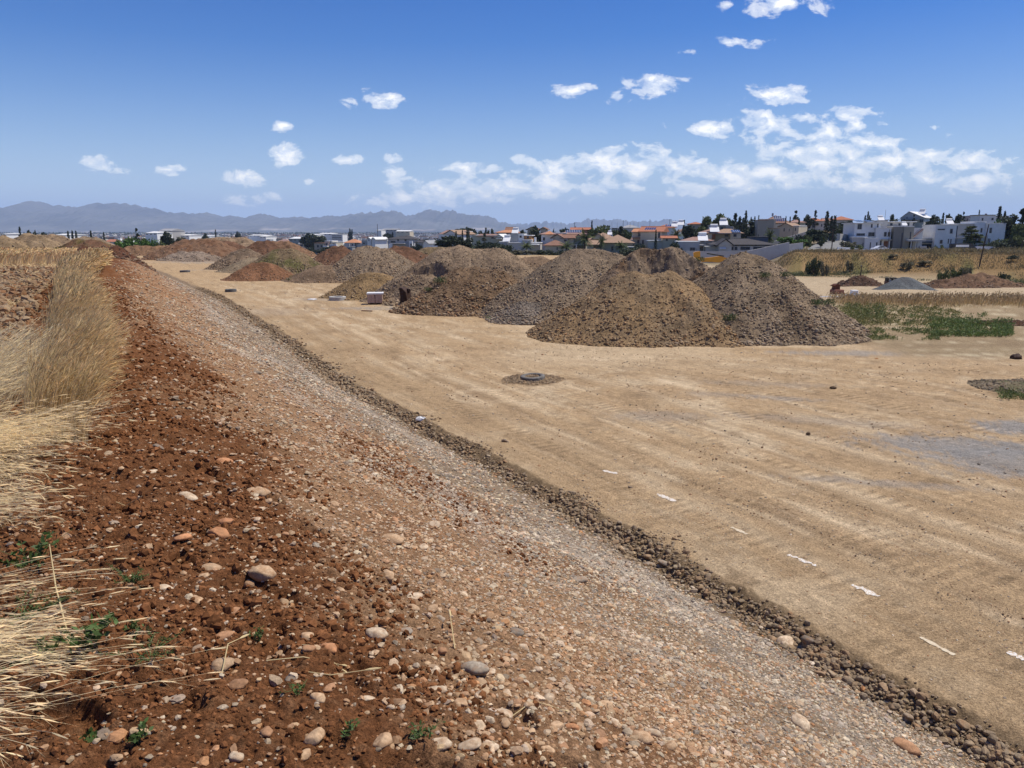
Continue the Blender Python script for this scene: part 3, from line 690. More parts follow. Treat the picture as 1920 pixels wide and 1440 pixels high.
# ------------------------------------------------------------------ heaps of spoil and gravel
M_HEAP = mat_attr('heap_earth', ((1.2, .22), (9, .35), (45, .3)), bmp=(22, .8, .06), spec=.08)
HEAP = {}
def ray_heap(u, vtop, vbase, tanp, zb=0.0):
    """peak position, height and radius of a heap from its top and front foot"""
    b = on_z(u, vbase, zb); Rr = 3.0
    for i in range(40):
        Yp = b.y + Rr; top = at_depth(u, vtop, Yp).z - zb; Rr = .5 * Rr + .5 * top / tanp
    return b.y + Rr, top, Rr
def heap(label, u0, u1, vtop, vbase, tanp=.72, zb=0.0, base=(.25, .18, .115), col2=None, stones=1500, ss_=(.04, .13), scol=None, round_=.5, rough=.16,
         seed=1, cut=None, skew=0.0, name='gravel_heap', cat='gravel heap', Yp=None, top=None, col2f=None, dv=0.0, dY=0.0, snowy=0, cell=None):
    uc = (u0 + u1) / 2
    if Yp is None:
        for _ in range(3):
            Yp, top, Rr = ray_heap(uc, vtop, vbase, tanp, zb)
            zb = .5 * zb + .5 * float(hsite(np.array([at_depth(uc, vtop, Yp).x]), np.array([Yp]))[0][0])
    zb = float(hsite(np.array([at_depth(uc, vtop, Yp).x]), np.array([Yp]))[0][0])
    top = max(at_depth(uc, vtop, Yp).z - zb, .15) + .08; Rr = top / tanp
    a = at_depth(u0, vtop, Yp); b = at_depth(u1, vtop, Yp); ax, bx = a.x, b.x; ay = Yp - dY; by = Yp + dY; dz = dv / 1468 * Yp
    Rm = Rr * 1.35 + round_
    cell = cell or max(Yp * .0021, .07)
    gx = np.arange(min(ax, bx) - Rm, max(ax, bx) + Rm, cell); gy = np.arange(min(ay, by) - Rm, max(ay, by) + Rm, cell)
    GX, GY = np.meshgrid(gx, gy); 
    def hfun(X_, Y_):
        L = max((bx - ax) ** 2 + (by - ay) ** 2, 1e-6)
        k = np.clip(((X_ - ax) * (bx - ax) + (Y_ - ay) * (by - ay)) / L, 0, 1) if L > 1e-3 else np.zeros_like(X_)
        d = np.hypot(X_ - (ax + k * (bx - ax)), Y_ - (ay + k * (by - ay)))
        an = np.arctan2(Y_ - Yp, X_ - (ax + bx) / 2)
        d = d * (1 + .10 * pn(np.cos(an) * 1.6 + seed, np.sin(an) * 1.6, seed) + .05 * pn(np.cos(an) * 5 + seed, np.sin(an) * 5, seed + 3))
        hh = top + dz * (k - .5) * 2 + .09 * top * pn(k * math.sqrt(L) * .7 + seed, k * 0, seed + 5) * np.exp(-d / .9) - tanp * (np.sqrt(d * d + round_ ** 2) - round_)
        foot = .14
        hh = np.log1p(np.exp(np.clip(hh / foot, -30, 30))) * foot - .10        # soft skirt at the foot
        mm = ss(-.1, .6, hh)
        hh = hh + mm * .055 * top * fbm(X_ * .42 + seed * 3, Y_ * .42, 3, seed + 8)
        hh = hh + mm * (rough * fbm(X_ * .9 + seed, Y_ * .9, 4, seed + 9, .55) + .28 * rough * fbm(X_ * 5, Y_ * 5, 3, seed + 13, .6)
                        - .25 * rough * np.abs(pn(an * 3 + .8 * pn(d, an, seed), d * .7, seed + 15)) * ss(1.2, 3.6, d))
        if cut: hh = cut(X_, Y_, hh, ax, bx, Yp, top)
        return hh
    H_ = hfun(GX, GY); keep = H_ > -.08
    base_z = hsite(GX, GY)[0] - 0
    Zw = base_z + H_ 
    n2 = fbm(GX * .5 + seed, GY * .5, 4, seed + 21); nf = fbm(GX * 3.5, GY * 3.5, 3, seed + 23, .6)
    c = np.ones(GX.shape + (3,)) * np.array(base); c = lerp(c, np.array(col2 if col2 else tuple(q * .72 for q in base)), ss(-.15, .3, n2 if col2f is None else col2f(GX, GY, H_, ax, bx, Yp, top)))
    c = c * (1 + .35 * nf)[..., None]
    nx_, ny_ = len(gx), len(gy); idx = np.arange(nx_ * ny_).reshape(ny_, nx_)
    q = np.stack([idx[:-1, :-1], idx[:-1, 1:], idx[1:, 1:], idx[1:, :-1]], -1).reshape(-1, 4)
    kk = keep.ravel()[q].any(1); q = q[kk]
    Vh = np.stack([GX.ravel(), GY.ravel(), Zw.ravel()], 1); used_v = np.unique(q); remap = np.full(len(Vh), -1); remap[used_v] = np.arange(len(used_v))
    prt = [(Vh[used_v], remap[q], c.reshape(-1, 3)[used_v])]
    r = np.random.default_rng(seed + 70)
    if stones:
        stones = int(stones * 1.9); ss_ = (ss_[0] * .55, ss_[1] * .66)
        sx = r.uniform(gx[0], gx[-1], stones * 5); sy = r.uniform(gy[0], gy[-1], stones * 5); hv = hfun(sx, sy)
        k = (hv > .0) & (r.random(len(sx)) < .55 + .6 * (1 - hv / top)); sx, sy, hv = sx[k][:stones], sy[k][:stones], hv[k][:stones]
        size = ss_[0] * (ss_[1] / ss_[0]) ** (r.random(len(sx)) ** 2.2) * (1.35 - .7 * np.clip(hv / top, 0, 1)) * (.8 + .5 * ss(-.2, .3, fbm(sx * .9, sy * .9, 3, seed + 75)))
        cc = (scol if scol is not None else pal(len(sx), np.array([.2, .22, .1, .16, .08, .14, .2, .02, .04]), r))
        if callable(cc): cc = cc(len(sx), r)
        cc = lerp(cc, np.array(base) * 1.3, .58)
        prt.append(stone_batch(sx, sy, hsite(sx, sy)[0] + hv, size, cc * .92, ICO1, flat=(.4, .9), sink=.35, seed=seed + 71))
    V, Fa, Cc = join_np(prt)
    o = bpy.data.objects.new(name, None)
    org = np.array([(ax + bx) / 2, Yp, float(hsite(np.array([(ax + bx) / 2]), np.array([Yp]))[0][0])])
    me = mesh_np(name, V - org, Fa, Cc); o = obj(name, me, M_HEAP, loc=org)
    tag(o, label, cat); HEAP[label] = (org, top, Rr, hfun)
    return o
GREYB = (.275, .205, .135); BROWN = (.235, .16, .10); TAN = (.30, .20, .105); REDH = (.175, .093, .055); REDD = (.13, .06, .035); DUSTY = (.29, .21, .135)
def wst(*w): 
    w = np.array(w, float); return lambda n, r: pal(n, w, r)
def warm(n, r): return pal(n, np.array([.3, .2, .2, .06, .04, .06, .06, .1, .1]), r)
def cut3(X_, Y_, h, ax, bx, Yp, top):
    # a digger has bitten into the camera side, leaving a steep scarp under the crest
    d = np.hypot((X_ - (ax + bx) / 2 + .4) * .75, Y_ - (Yp - 4.2)); fl = 1.5 + .35 * fbm(X_ * .8, Y_ * .8, 3, 901)
    w = d + .9 * fbm(X_ * .6, Y_ * .6, 4, 903); lim = fl + np.maximum(w - 2.4, 0) * 1.35
    return np.minimum(h, lim)
def cut5(X_, Y_, h, ax, bx, Yp, top):
    d = np.hypot((X_ - (ax - 1.6)) * 1.0, Y_ - (Yp - 4.2)); w = d + .3 * fbm(X_ * 1.2, Y_ * 1.2, 3, 905)
    return np.minimum(h, 1.8 + .3 * fbm(X_, Y_, 3, 907) + np.maximum(w - 2.3, 0) * 2.6)
# near group on the right
heap('large grey gravel heap at the right end of the row, with scattered weeds', 1396, 1416, 470, 646, .70, base=GREYB, col2=(.22, .16, .10), stones=9000, round_=.28, seed=11, rough=.14)
heap('tan-brown earth mound in front of the row, wide and lumpy', 1192, 1250, 508, 648, .66, base=TAN, col2=(.24, .17, .10), stones=4500, seed=12, round_=.6, rough=.2, name='earth_mound', cat='earth mound', dv=-3,
     scol=warm)
heap('heap with a steep dug-out face below its crest, behind the tan-brown mound', 1210, 1262, 462, 600, .74, base=(.25, .185, .125), col2=(.17, .105, .06), stones=6000, seed=13, cut=cut3, round_=.4, rough=.22, Yp=45.5)
heap('grey gravel heap with a rounded top, left of the dug-out heap', 1078, 1140, 467, 608, .70, base=GREYB, col2=(.21, .155, .105), stones=9000, seed=14, round_=.6, rough=.12)
heap('low coarse gravel spill at the left foot of the rounded grey heap', 985, 1045, 566, 607, .62, base=(.24, .20, .16), stones=2600, ss_=(.05, .14), seed=24, round_=.5, rough=.14)
heap('small brown heap in the gap behind the rounded grey heap', 985, 1012, 481, 560, .66, base=BROWN, stones=1500, seed=15, Yp=62)
heap('long flat-topped gravel heap with a bitten left end, behind the orange-stoned mound', 838, 935, 463, 574, .70, base=DUSTY, col2=(.22, .155, .10), stones=8000, seed=16, cut=cut5, round_=.5, rough=.2)
heap('brown mound full of orange-tinted stones in front of the long flat-topped heap', 865, 925, 503, 592, .64, base=(.22, .145, .085), stones=5200, ss_=(.05, .16), seed=17, scol=warm, round_=.5, rough=.2, name='earth_mound', cat='earth mound')
heap('low brown mound just behind the upright bucket', 775, 800, 520, 566, .66, base=(.23, .15, .08), col2=(.27, .18, .10), stones=2600, seed=18, name='earth_mound', cat='earth mound', round_=.5)
heap('small sandy tan mound left of the block pallet', 690, 712, 510, 562, .62, base=(.30, .20, .10), stones=1500, seed=19, name='earth_mound', cat='earth mound', rough=.13)
heap('grey gravel heap standing alone left of the sandy mound', 678, 722, 463, 530, .72, base=DUSTY, col2=(.23, .175, .12), stones=5000, ss_=(.06, .16), seed=20, round_=.6, rough=.2)
heap('small brownish mound at the left foot of the lone grey heap', 600, 625, 497, 530, .5, base=BROWN, stones=900, seed=25, name='earth_mound', cat='earth mound')
heap('brown heap greened by weeds, left of the lone grey heap', 520, 545, 466, 522, .66, base=(.21, .15, .085), col2=(.13, .12, .045), stones=3000, ss_=(.06, .16), seed=21, round_=.6, rough=.22)
heap('reddish spill in front of the weed-greened heap', 478, 500, 492, 527, .6, base=(.25, .125, .065), stones=1200, seed=22, name='earth_mound', cat='earth mound', rough=.2)
heap('grey-brown heap beside the blue-grey gravel patch', 452, 466, 466, 506, .62, base=(.24, .17, .11), stones=1500, ss_=(.07, .2), seed=23, rough=.25)
heap('small pale mound at the foot of the grey-brown heap', 470, 480, 483, 512, .5, base=(.29, .22, .14), stones=500, seed=26, rough=.15, name='earth_mound', cat='earth mound')
# distant group on the left
far = dict(stones=500, ss_=(.08, .25), rough=.5, name='earth_mound', cat='earth mound', cell=.35)
heap('far red-brown mound, widest of the distant row', 350, 395, 449, 488, .5, base=(.21, .125, .075), col2=(.19, .10, .055), seed=31, round_=1.5, **far)
heap('far dark red mound right of the widest distant one', 413, 432, 452, 486, .55, base=REDH, seed=32, **far)
heap('far tan mound rising behind the red ones', 410, 440, 440, 470, .5, base=(.30, .21, .13), seed=33, Yp=190, round_=1.5, **far)
heap('far red mound beside the grey-brown heap', 485, 500, 452, 486, .6, base=REDH, seed=34, Yp=135, **far)
heap('far orange-brown mound behind the weed-greened heap', 500, 540, 452, 485, .55, base=(.24, .14, .08), seed=35, Yp=160, **far)
heap('small far red mound left of the lone grey heap', 628, 640, 462, 480, .6, base=REDH, seed=36, Yp=120, **far)
heap('red spill slope showing behind the lone grey heap', 742, 760, 461, 490, .5, base=REDH, seed=37, Yp=110, **far)
heap('low brown heap between the lone grey heap and the flat-topped heap', 800, 835, 463, 490, .5, base=(.22, .16, .09), seed=38, Yp=115, **far)
heap('low grey spill in front of the widest distant mound', 340, 375, 472, 490, .4, base=(.30, .23, .17), seed=39, **far)
heap('low ochre bank across the far end of the haul road', 245, 320, 461, 474, .5, base=(.27, .16, .09), seed=40, Yp=175, **far)
zf = 0.0
heap('pointed tan heap at the far left, nearest the photo edge', 2, 14, 443, 0, .6, base=(.30, .21, .12), seed=41, Yp=95, **far)
heap('tallest tan heap on the far left horizon', 52, 68, 438, 0, .6, base=(.31, .22, .13), seed=42, Yp=98, **far)
heap('second tan heap behind the tallest far-left one', 90, 108, 440, 0, .6, base=(.30, .21, .13), seed=43, Yp=110, **far)
heap('low tan heap right of the two far-left heaps', 150, 172, 444, 0, .5, base=(.30, .22, .14), seed=44, Yp=115, **far)
heap('long red earth mound behind the barley field', 145, 178, 451, 0, .5, base=REDH, col2=(.13, .10, .04), seed=45, Yp=84, **far)
heap('dark red mound at the far end of the dry grass strip', 165, 215, 462, 0, .5, base=REDD, seed=46, Yp=70, **far)
heap('low dark red mound on the left edge behind the barley', 2, 12, 464, 0, .4, base=REDD, seed=47, Yp=75, **far)
heap('dark low spill in front of the tall far-left heaps', 65, 85, 465, 0, .4, base=REDD, seed=48, Yp=76, **far)
# right side
heap('smooth dark grey gravel cone in the field on the right', 1694, 1702, 519, 0, .52, zb=-1.9, base=(.135, .145, .145), col2=(.12, .125, .125), stones=0, seed=51, Yp=88, rough=.05, round_=.3)
heap('low brown spoil mound by the foot of the grassy bank', 1822, 1842, 513, 0, .35, zb=-3.2, base=(.20, .12, .07), seed=52, Yp=118, **far)
heap('flat brown spoil spill left of the low spoil mound', 1770, 1810, 523, 0, .3, zb=-2.9, base=(.17, .10, .06), seed=53, Yp=108, **far)
heap('small dark mound with a short post stuck in it', 1611, 1615, 516, 0, .5, zb=-3.2, base=(.12, .07, .045), seed=54, Yp=118, **far)
heap('wide low bed of dark turned soil at the right edge', 1840, 1960, 606, 0, .30, zb=-.3, base=(.13, .065, .037), col2=(.10, .05, .03), stones=700, ss_=(.03, .1), seed=55, Yp=42, rough=.3, name='earth_mound', cat='earth mound', round_=.4)
heap('low mound of gravel and weeds at the right edge of the road', 1905, 1990, 745, 0, .22, base=(.25, .20, .13), col2=(.10, .12, .04), stones=1600, ss_=(.02, .07), seed=56, Yp=24.5, rough=.08, round_=.4)
heap('thin ring of earth and stones around the manhole', 990, 1008, 706, 0, .34, base=(.34, .24, .14), stones=1200, ss_=(.02, .06), seed=57, Yp=25.9, rough=.06, round_=.25, name='earth_mound', cat='earth mound')
# ------------------------------------------------------------------ grass and straw
def stems(x, y, z, L, phi, th0, th1, w, cols, seg=6, head=0.0, awn=0, seed=1, curve=1.3, z_floor=None):
    r = np.random.default_rng(seed); n = len(x); P_ = np.zeros((n, seg + 1, 3)); P_[:, 0] = np.stack([x, y, z], 1)
    for i in range(seg):
        k = ((i + .5) / seg) ** curve; th = th0 + (th1 - th0) * k; ph = phi + .12 * r.normal(size=n)
        st_ = (L / seg)[:, None] * np.stack([np.sin(th) * np.sin(ph), np.sin(th) * np.cos(ph), np.cos(th)], 1)
        P_[:, i + 1] = P_[:, i] + st_
    if z_floor is not None: P_[:, 1:, 2] = np.maximum(P_[:, 1:, 2], z_floor[:, None] + .004 + .03 * r.random((n, 1)))
    D_ = np.gradient(P_, axis=1); D_ /= np.linalg.norm(D_, axis=2, keepdims=True) + 1e-9
    side = np.cross(D_, r.normal(size=(n, 1, 3)) * np.array([.35, .35, 1])); side /= np.linalg.norm(side, axis=2, keepdims=True) + 1e-9
    tap = np.linspace(1, .55, seg + 1)[None, :, None] * w[:, None, None]
    V = np.concatenate([P_ - side * tap, P_ + side * tap], 1)            # n, 2(seg+1)
    m = 2 * (seg + 1); i = np.arange(seg); q = np.stack([i, i + 1, seg + 2 + i, seg + 1 + i], -1)
    Fq = (q[None] + (np.arange(n) * m)[:, None, None]).reshape(-1, 4)
    out = [(V.reshape(-1, 3), Fq, np.repeat(cols, m, 0))]
    if head:
        tip = P_[:, -1]; d = D_[:, -1]; s1 = side[:, -1]; s2 = np.cross(d, s1); d2 = d + np.array([0, 0, -.25]) * r.random((n, 1)); d2 /= np.linalg.norm(d2, axis=1, keepdims=True)
        hw = np.maximum(w * 1.5, .0030)
        pts = []
        for k, f in ((0, .35), (.35, 1), (.75, .8), (1, .15)):
            c = tip + d2 * head * k
            for e in (s1, s2, -s1, -s2): pts.append(c + e * (hw * f)[:, None])
        V = np.stack(pts, 1); f = []
        for a in range(3):
            for b in range(4): f.append([a*4+b, a*4+(b+1) % 4, (a+1)*4+(b+1) % 4, (a+1)*4+b])
        f = np.array(f); out.append((V.reshape(-1, 3), (f[None] + (np.arange(n) * 16)[:, None, None]).reshape(-1, 4), np.repeat(cols * 1.05, 16, 0)))
        for a in range(awn):
            e = r.normal(size=(n, 3)) * .32; dd = d2 + e; o = tip + d2 * head * (.15 + .7 * a / max(awn, 1)); aw = head * 1.2
            V = np.stack([o - s1 * (w * .35)[:, None], o + s1 * (w * .35)[:, None], o + dd * aw], 1)
            f = np.arange(3)[None] + (np.arange(n) * 3)[:, None]
            out.append((V.reshape(-1, 3), f, np.repeat(cols * 1.15, 3, 0)))
    return out
M_STRAW = mat_attr('dry_straw', ((4, .15),), rough=.6, spec=.35, trans=.35)
STRAW = np.array([.84, .62, .31])
def scol(n, r, k=1.0, grn=0.0):
    c = STRAW[None] * r.uniform(.55, 1.2, (n, 1)) * k * (1 + .02 * r.normal(size=(n, 3)))
    return lerp(c, np.array([.20, .22, .07]), grn * r.random(n))
def xy_st(s, t):
    b = np.interp(t, TT, TS) ; return NX * (s + b) + DX * t, 16.2 + NY * (s + b) + DY * t
r = np.random.default_rng(700); parts = []
# standing strip on the crest, combed by the wind
for (n, t0, t1, w, aw, hd) in ((12000, -7.6, -2.5, .0017, 4, .065), (9000, -2.5, 6, .0042, 2, .085), (9000, 6, 18, .009, 0, .14), (4000, 18, 31, .018, 0, .2)):
    t = r.uniform(t0, t1, n); wd = 1
    s = -8.12 + (r.random(n) - .5) * .42 * (1 + .7 * ss(4, 25, t)) + .10 * pn(t * .6, t * 0, 711); x, y = xy_st(s, t)
    cl = .6 + .7 * ss(-.3, .3, fbm(x * 1.6, y * 1.6, 2, 713))
    L = (.72 + .28 * ss(-7.6, -6.4, t + .5 * r.normal(size=n))) * r.uniform(.40, .68, n) * (.7 + .5 * cl) * (1 - .25 * ss(.35, .55, np.abs(s + 8.12) * 1.2))
    gust = pn(x * .8, y * .8, 715)
    phi = 1.15 + .9 * gust + .35 * r.normal(size=n)
    parts += stems(x, y, ground(x, y) - .02, L, phi, np.abs(.10 * r.normal(size=n)), .85 + .45 * gust + .30 * r.normal(size=n), np.full(n, w), scol(n, r, 1.0, .03), 6, hd, aw, 720 + int(t0 * 3), 1.6)
# lodged pale grass left of the strip and fallen swathes in the foreground
def swathe(n, cx_, cy_, rx, ry, phi, dphi, th0, th1, L0, L1, w=.0023, k=1.0, aw=4, hd=.06):
    x = cx_ + rx * r.normal(size=n); y = cy_ + ry * r.normal(size=n); g = ground(x, y)
    ph = phi + dphi * r.normal(size=n)
    parts.extend(stems(x, y, g - .01, r.uniform(L0, L1, n), ph, th0 + .12 * r.normal(size=n), th1 + .10 * r.normal(size=n), np.full(n, w), lerp(scol(n, r, k), np.array([.95, .85, .58]), .55), 6, hd, aw, int(r.integers(1e6)), .8, g))
swathe(1300, -5.15, 7.0, .24, .8, 1.1, .35, .4, .95, .6, .9, .0018, k=1.15)
swathe(500, -4.95, 5.9, .30, .3, 1.1, .3, .5, 1.2, .6, .9, .0018, k=1.2)
swathe(900, -4.2, 5.35, .26, .26, 1.75, .30, .8, 1.5, .6, .9, .0016, k=1.3)
swathe(380, -3.85, 4.8, .20, .14, 2.0, .35, 1.0, 1.55, .5, .8, .0015, k=1.3)
swathe(170, -3.42, 4.1, .14, .06, 1.5, .22, 1.1, 1.55, .5, .65, .0014, k=1.35)
swathe(34, -2.85, 3.05, .12, .04, 1.35, .08, 1.3, 1.54, .7, .95, .0014, k=1.4)
swathe(190, -2.84, 2.70, .12, .06, 1.47, .06, 1.42, 1.56, .78, .98, .0013, k=1.4)
swathe(30, -2.50, 2.62, .12, .05, 1.50, .12, 1.4, 1.56, .78, .98, .0013, k=1.4)
swathe(60, -2.5, 2.36, .11, .06, 1.72, .22, 1.25, 1.55, .6, .9, .0013, k=1.4)
swathe(50, -2.32, 2.14, .11, .07, 1.45, .5, 1.15, 1.55, .5, .85, .0013, k=1.4)
swathe(5, -2.05, 2.2, .05, .03, 1.25, .08, 1.35, 1.54, .85, 1.0, .0014, k=1.4)
V, Fa, Cc = join_np(parts)
tag(obj('dry_grass', mesh_np('dry_grass', V, Fa, Cc), M_STRAW), 'dry bearded grass standing and lodged along the crest of the bank', 'dry grass', None, 'stuff')
# straw litter on the turned field, barley beyond
parts = []
for (n, r0, r1, w, l0, l1) in ((7000, 5, 16, .0035, .06, .19), (9000, 12, 32, .008, .08, .24), (6000, 28, 60, .018, .15, .4)):
    x, y, s, t, rg = scatter(n, r0, r1, -60, -8.75, 740 + n, -40, -12); n = len(x)
    k = rg.random(n) < .15 + .85 * ss(-.2, .35, fbm(x * .5, y * .5, 3, 743)); x, y = x[k], y[k]; n = len(x); g = ground(x, y)
    parts += stems(x, y, g, rg.uniform(l0, l1, n), rg.uniform(0, 6.28, n), rg.uniform(.7, 1.5, n), rg.uniform(1.1, 1.6, n), np.full(n, w), scol(n, rg, .95), 3, 0, 0, 745 + n, 1, g)
n = 6000; x = r.uniform(-52, -24, n); y = r.uniform(47, 60, n) + .12 * (x + 30); kb = x / y < -.565; x, y = x[kb], y[kb]; n = len(x)
parts += stems(x, y, ground(x, y), r.uniform(.5, .8, n), r.uniform(.6, 1.6, n), np.full(n, .1), np.full(n, .7), np.full(n, .022), scol(n, r, 1.25, .1), 3, .2, 0, 751)
V, Fa, Cc = join_np(parts)
tag(obj('straw_litter', mesh_np('straw_litter', V, Fa, Cc), M_STRAW), 'broken straw and stubble over the turned red field', 'stubble', None, 'stuff')
# single long straws across the stones
def straw(pts, label, w=.0022, hd=True):
    m = MB(); P3_ = []
    for (u, v, dz) in pts:
        x, y = hit(u, v); P3_.append((x, y, gz(x, y) + dz))
    m.tube(P3_, [w] * (len(P3_) - 1) + [w * .6], 5)
    if hd:
        a, b = Vector(P3_[-2]), Vector(P3_[-1]); d = (b - a).normalized(); m.tube([b, b + d * .02, b + d * .05, b + d * .07], [w, w * 2.6, w * 2.2, w * .4], 6)
    o = m.build('straw', M_STRAWP); tag(o, label, 'straw', None); return o
M_STRAWP = mat_plain('straw_plain', (.55, .43, .22), .2, 8, .7)
straw([(105, 1118, .26), (112, 1160, .14), (132, 1205, .0)][::-1], 'bent dry stalk standing out of the red soil at the left edge', .003, False)
straw([(500, 1248, .02), (570, 1252, .012), (640, 1238, .02)], 'thin straw with its ear lying across the soil left of the orange brown stone')
straw([(520, 1188, .015), (590, 1222, .03), (640, 1242, .02)], 'straight straw slanting down past the orange brown stone')
straw([(570, 1262, .01), (620, 1274, .02), (685, 1280, .015)], 'short straw lying just below the cluster of broken dark stones')
straw([(955, 1331, .02), (1000, 1334, .025), (1060, 1333, .015)], 'horizontal straw touching the pale cobble at the bottom centre')
straw([(853, 1222, .005), (848, 1200, .05), (845, 1186, .09)], 'short upright straw standing among gravel in the middle of the slope', .003)
straw([(415, 1268, .005), (430, 1240, .06), (452, 1226, .10)], 'pale stalk leaning against the long tan stone')
straw([(172, 925, .01), (235, 940, .02), (258, 948, .02)], 'dry stalk lying on the red soil beside the dry grass')
# ------------------------------------------------------------------ leafy plants
M_LEAF = mat_attr('green_leaf', ((6, .25),), rough=.6, spec=.3, trans=.25)
GREEN = np.array([.075, .125, .030])
def leaf_cloud(px, py, pz, L, W, cols, r, up=.6, droop=0.0):
    """pointed leaves at random turns"""
    n = len(px); a = r.uniform(0, 6.28, n); el = r.normal(up, .5, n)
    d = np.stack([np.cos(a) * np.cos(el), np.sin(a) * np.cos(el), np.sin(el) - droop], 1)
    sd = np.cross(d, r.normal(size=(n, 3))); sd /= np.linalg.norm(sd, axis=1, keepdims=True) + 1e-9
    p = np.stack([px, py, pz], 1); L = np.broadcast_to(L, (n,))[:, None]; W = np.broadcast_to(W, (n,))[:, None]
    V = np.stack([p, p + d * L * .5 + sd * W * .5, p + d * L, p + d * L * .5 - sd * W * .5], 1)
    return V.reshape(-1, 3), np.arange(4 * n).reshape(n, 4), np.repeat(cols, 4, 0)
def weed(u, v, rad, hgt, nst, label, leaf=(.03, .014), colr=GREEN, seed=1, feathery=False):
    r = np.random.default_rng(seed); x, y = hit(u, v); z = gz(x, y); parts = []; m = MB()
    for i in range(nst):
        a = r.uniform(0, 6.28); ln = rad * r.uniform(.5, 1.1); h = hgt * r.uniform(.4, 1)
        pts = [(0, 0, -.01)] + [(math.cos(a) * ln * k + .01 * r.normal(), math.sin(a) * ln * k + .01 * r.normal(), h * (k ** .6) + .005) for k in (.33, .66, 1)]
        m.tube(pts, [.0022, .0018, .0014, .0008], 4)
        nl = 26 if feathery else 9
        k = r.uniform(.15, 1.05, nl); pp = np.array(pts); kk = np.clip(k * 3, 0, 2.999); i0 = kk.astype(int); f = (kk - i0)[:, None]
        p = pp[i0] * (1 - f) + pp[i0 + 1] * f
        cc = np.array(colr) * r.uniform(.6, 1.35, (nl, 1)); parts.append(leaf_cloud(p[:, 0], p[:, 1], p[:, 2], leaf[0] * r.uniform(.6, 1.3, nl), leaf[1], cc, r, .4))
    V, Fa, Cc = join_np(parts)
    root = empty('weed', (x, y, z)); tag(root, label, 'weed')
    obj('foliage', mesh_np('foliage', V, Fa, Cc), M_LEAF, root); m.build('stem', M_STEM, root)
    return root
M_STEM = mat_plain('green_stem', (.11, .14, .05), .2, 5)
weed(52, 1062, .20, .14, 16, 'bushy green weed at the left edge above the fallen straw', (.035, .018), seed=801)
weed(245, 1095, .11, .10, 12, 'low feathery green weed alone on the red soil', (.016, .004), GREEN * 1.2, 802, True)
weed(38, 1180, .20, .12, 16, 'spreading feathery weed on the left edge beside the bent stalk', (.018, .005), GREEN, 803, True)
weed(160, 1225, .12, .14, 8, 'broad leaved green weed with upright shoots over the fallen straw', (.045, .022), GREEN * 1.1, 804)
weed(285, 1252, .16, .06, 10, 'flat trailing weed running into the ears of fallen straw', (.018, .005), GREEN * .9, 805, True)
weed(170, 1372, .05, .05, 5, 'small four leaved seedling at the lower left', (.03, .016), seed=806)
weed(262, 1400, .05, .04, 5, 'tiny seedling between fallen ears near the bottom left', (.025, .014), seed=807)
weed(262, 1192, .05, .05, 6, 'small round leaved seedling above the straw tips', (.02, .012), seed=808)
weed(70, 1240, .16, .07, 10, 'weed half buried under the first fallen straws', (.035, .016), seed=809)
weed(795, 1400, .06, .04, 6, 'small green weed among the flat cream cobbles near the bottom', (.025, .010), seed=810)
weed(650, 1392, .05, .07, 5, 'thin weed with a few leaves left of the flat cream cobbles', (.022, .009), seed=811)
weed(485, 1190, .04, .05, 5, 'little green sprig beside the round pinkish stone', (.02, .009), seed=812)
weed(560, 1320, .05, .03, 4, 'sprig beside the squarish tan stone', (.02, .009), seed=813)
# ground cover by the right-hand heaps
r = np.random.default_rng(820)
def tufts(n, u0, u1, v0, v1, hgt, size, base, thr=-.1, yel=.3, seed=1, per=9, spread=1.0):
    rr_ = np.random.default_rng(seed); u = rr_.uniform(u0, u1, n); v = rr_.uniform(v0, v1, n)
    kz = np.array([on_z(a, b, -.3) for a, b in zip(u, v)]); x, y = kz[:, 0], kz[:, 1]
    k = fbm(x * .5, y * .5, 3, seed + 1) > thr; x, y = x[k], y[k]; n = len(x)
    X_ = np.repeat(x, per) + .5 * size * spread * rr_.normal(size=n * per); Y_ = np.repeat(y, per) + .5 * size * spread * rr_.normal(size=n * per)
    hh = hgt * rr_.random(n * per) ** 1.3 * np.repeat(rr_.uniform(.4, 1, n), per)
    c = np.array(base) * rr_.uniform(.55, 1.4, (n * per, 1)); c = lerp(c, np.array([.26, .23, .06]), yel * np.repeat(rr_.random(n), per))
    return leaf_cloud(X_, Y_, ground(X_, Y_) + hh, size * rr_.uniform(.6, 1.2, n * per), size * .35, c, rr_, .7)
G2 = (.14, .18, .06)
parts = [tufts(1100, 1500, 1760, 628, 650, .13, .10, G2, -.12, .35, 831), tufts(1400, 1560, 1800, 582, 622, .16, .12, (.17, .18, .07), -.15, .7, 833),
         tufts(1300, 1745, 1895, 612, 644, .25, .13, (.13, .20, .06), -.1, .3, 835), tufts(300, 1700, 1850, 596, 625, .25, .12, (.13, .19, .06), 0, .3, 837),
         tufts(350, 1580, 1660, 578, 610, .22, .13, (.14, .18, .06), -.3, .4, 838), tufts(260, 915, 1010, 596, 612, .14, .13, G2, 0, .2, 839), tufts(160, 1130, 1230, 640, 650, .10, .10, G2, 0.1, .2, 841),
         tufts(160, 1870, 1918, 742, 768, .10, .08, G2, -.3, .2, 843), tufts(200, 540, 620, 524, 534, .4, .35, G2, -.1, .4, 845), tufts(120, 1000, 1100, 605, 616, .1, .12, G2, .1, .2, 847)]
V, Fa, Cc = join_np(parts)
tag(obj('ground_weeds', mesh_np('ground_weeds', V, Fa, Cc), M_LEAF), 'low green weeds along the foot of the heaps', 'weeds', None, 'stuff')
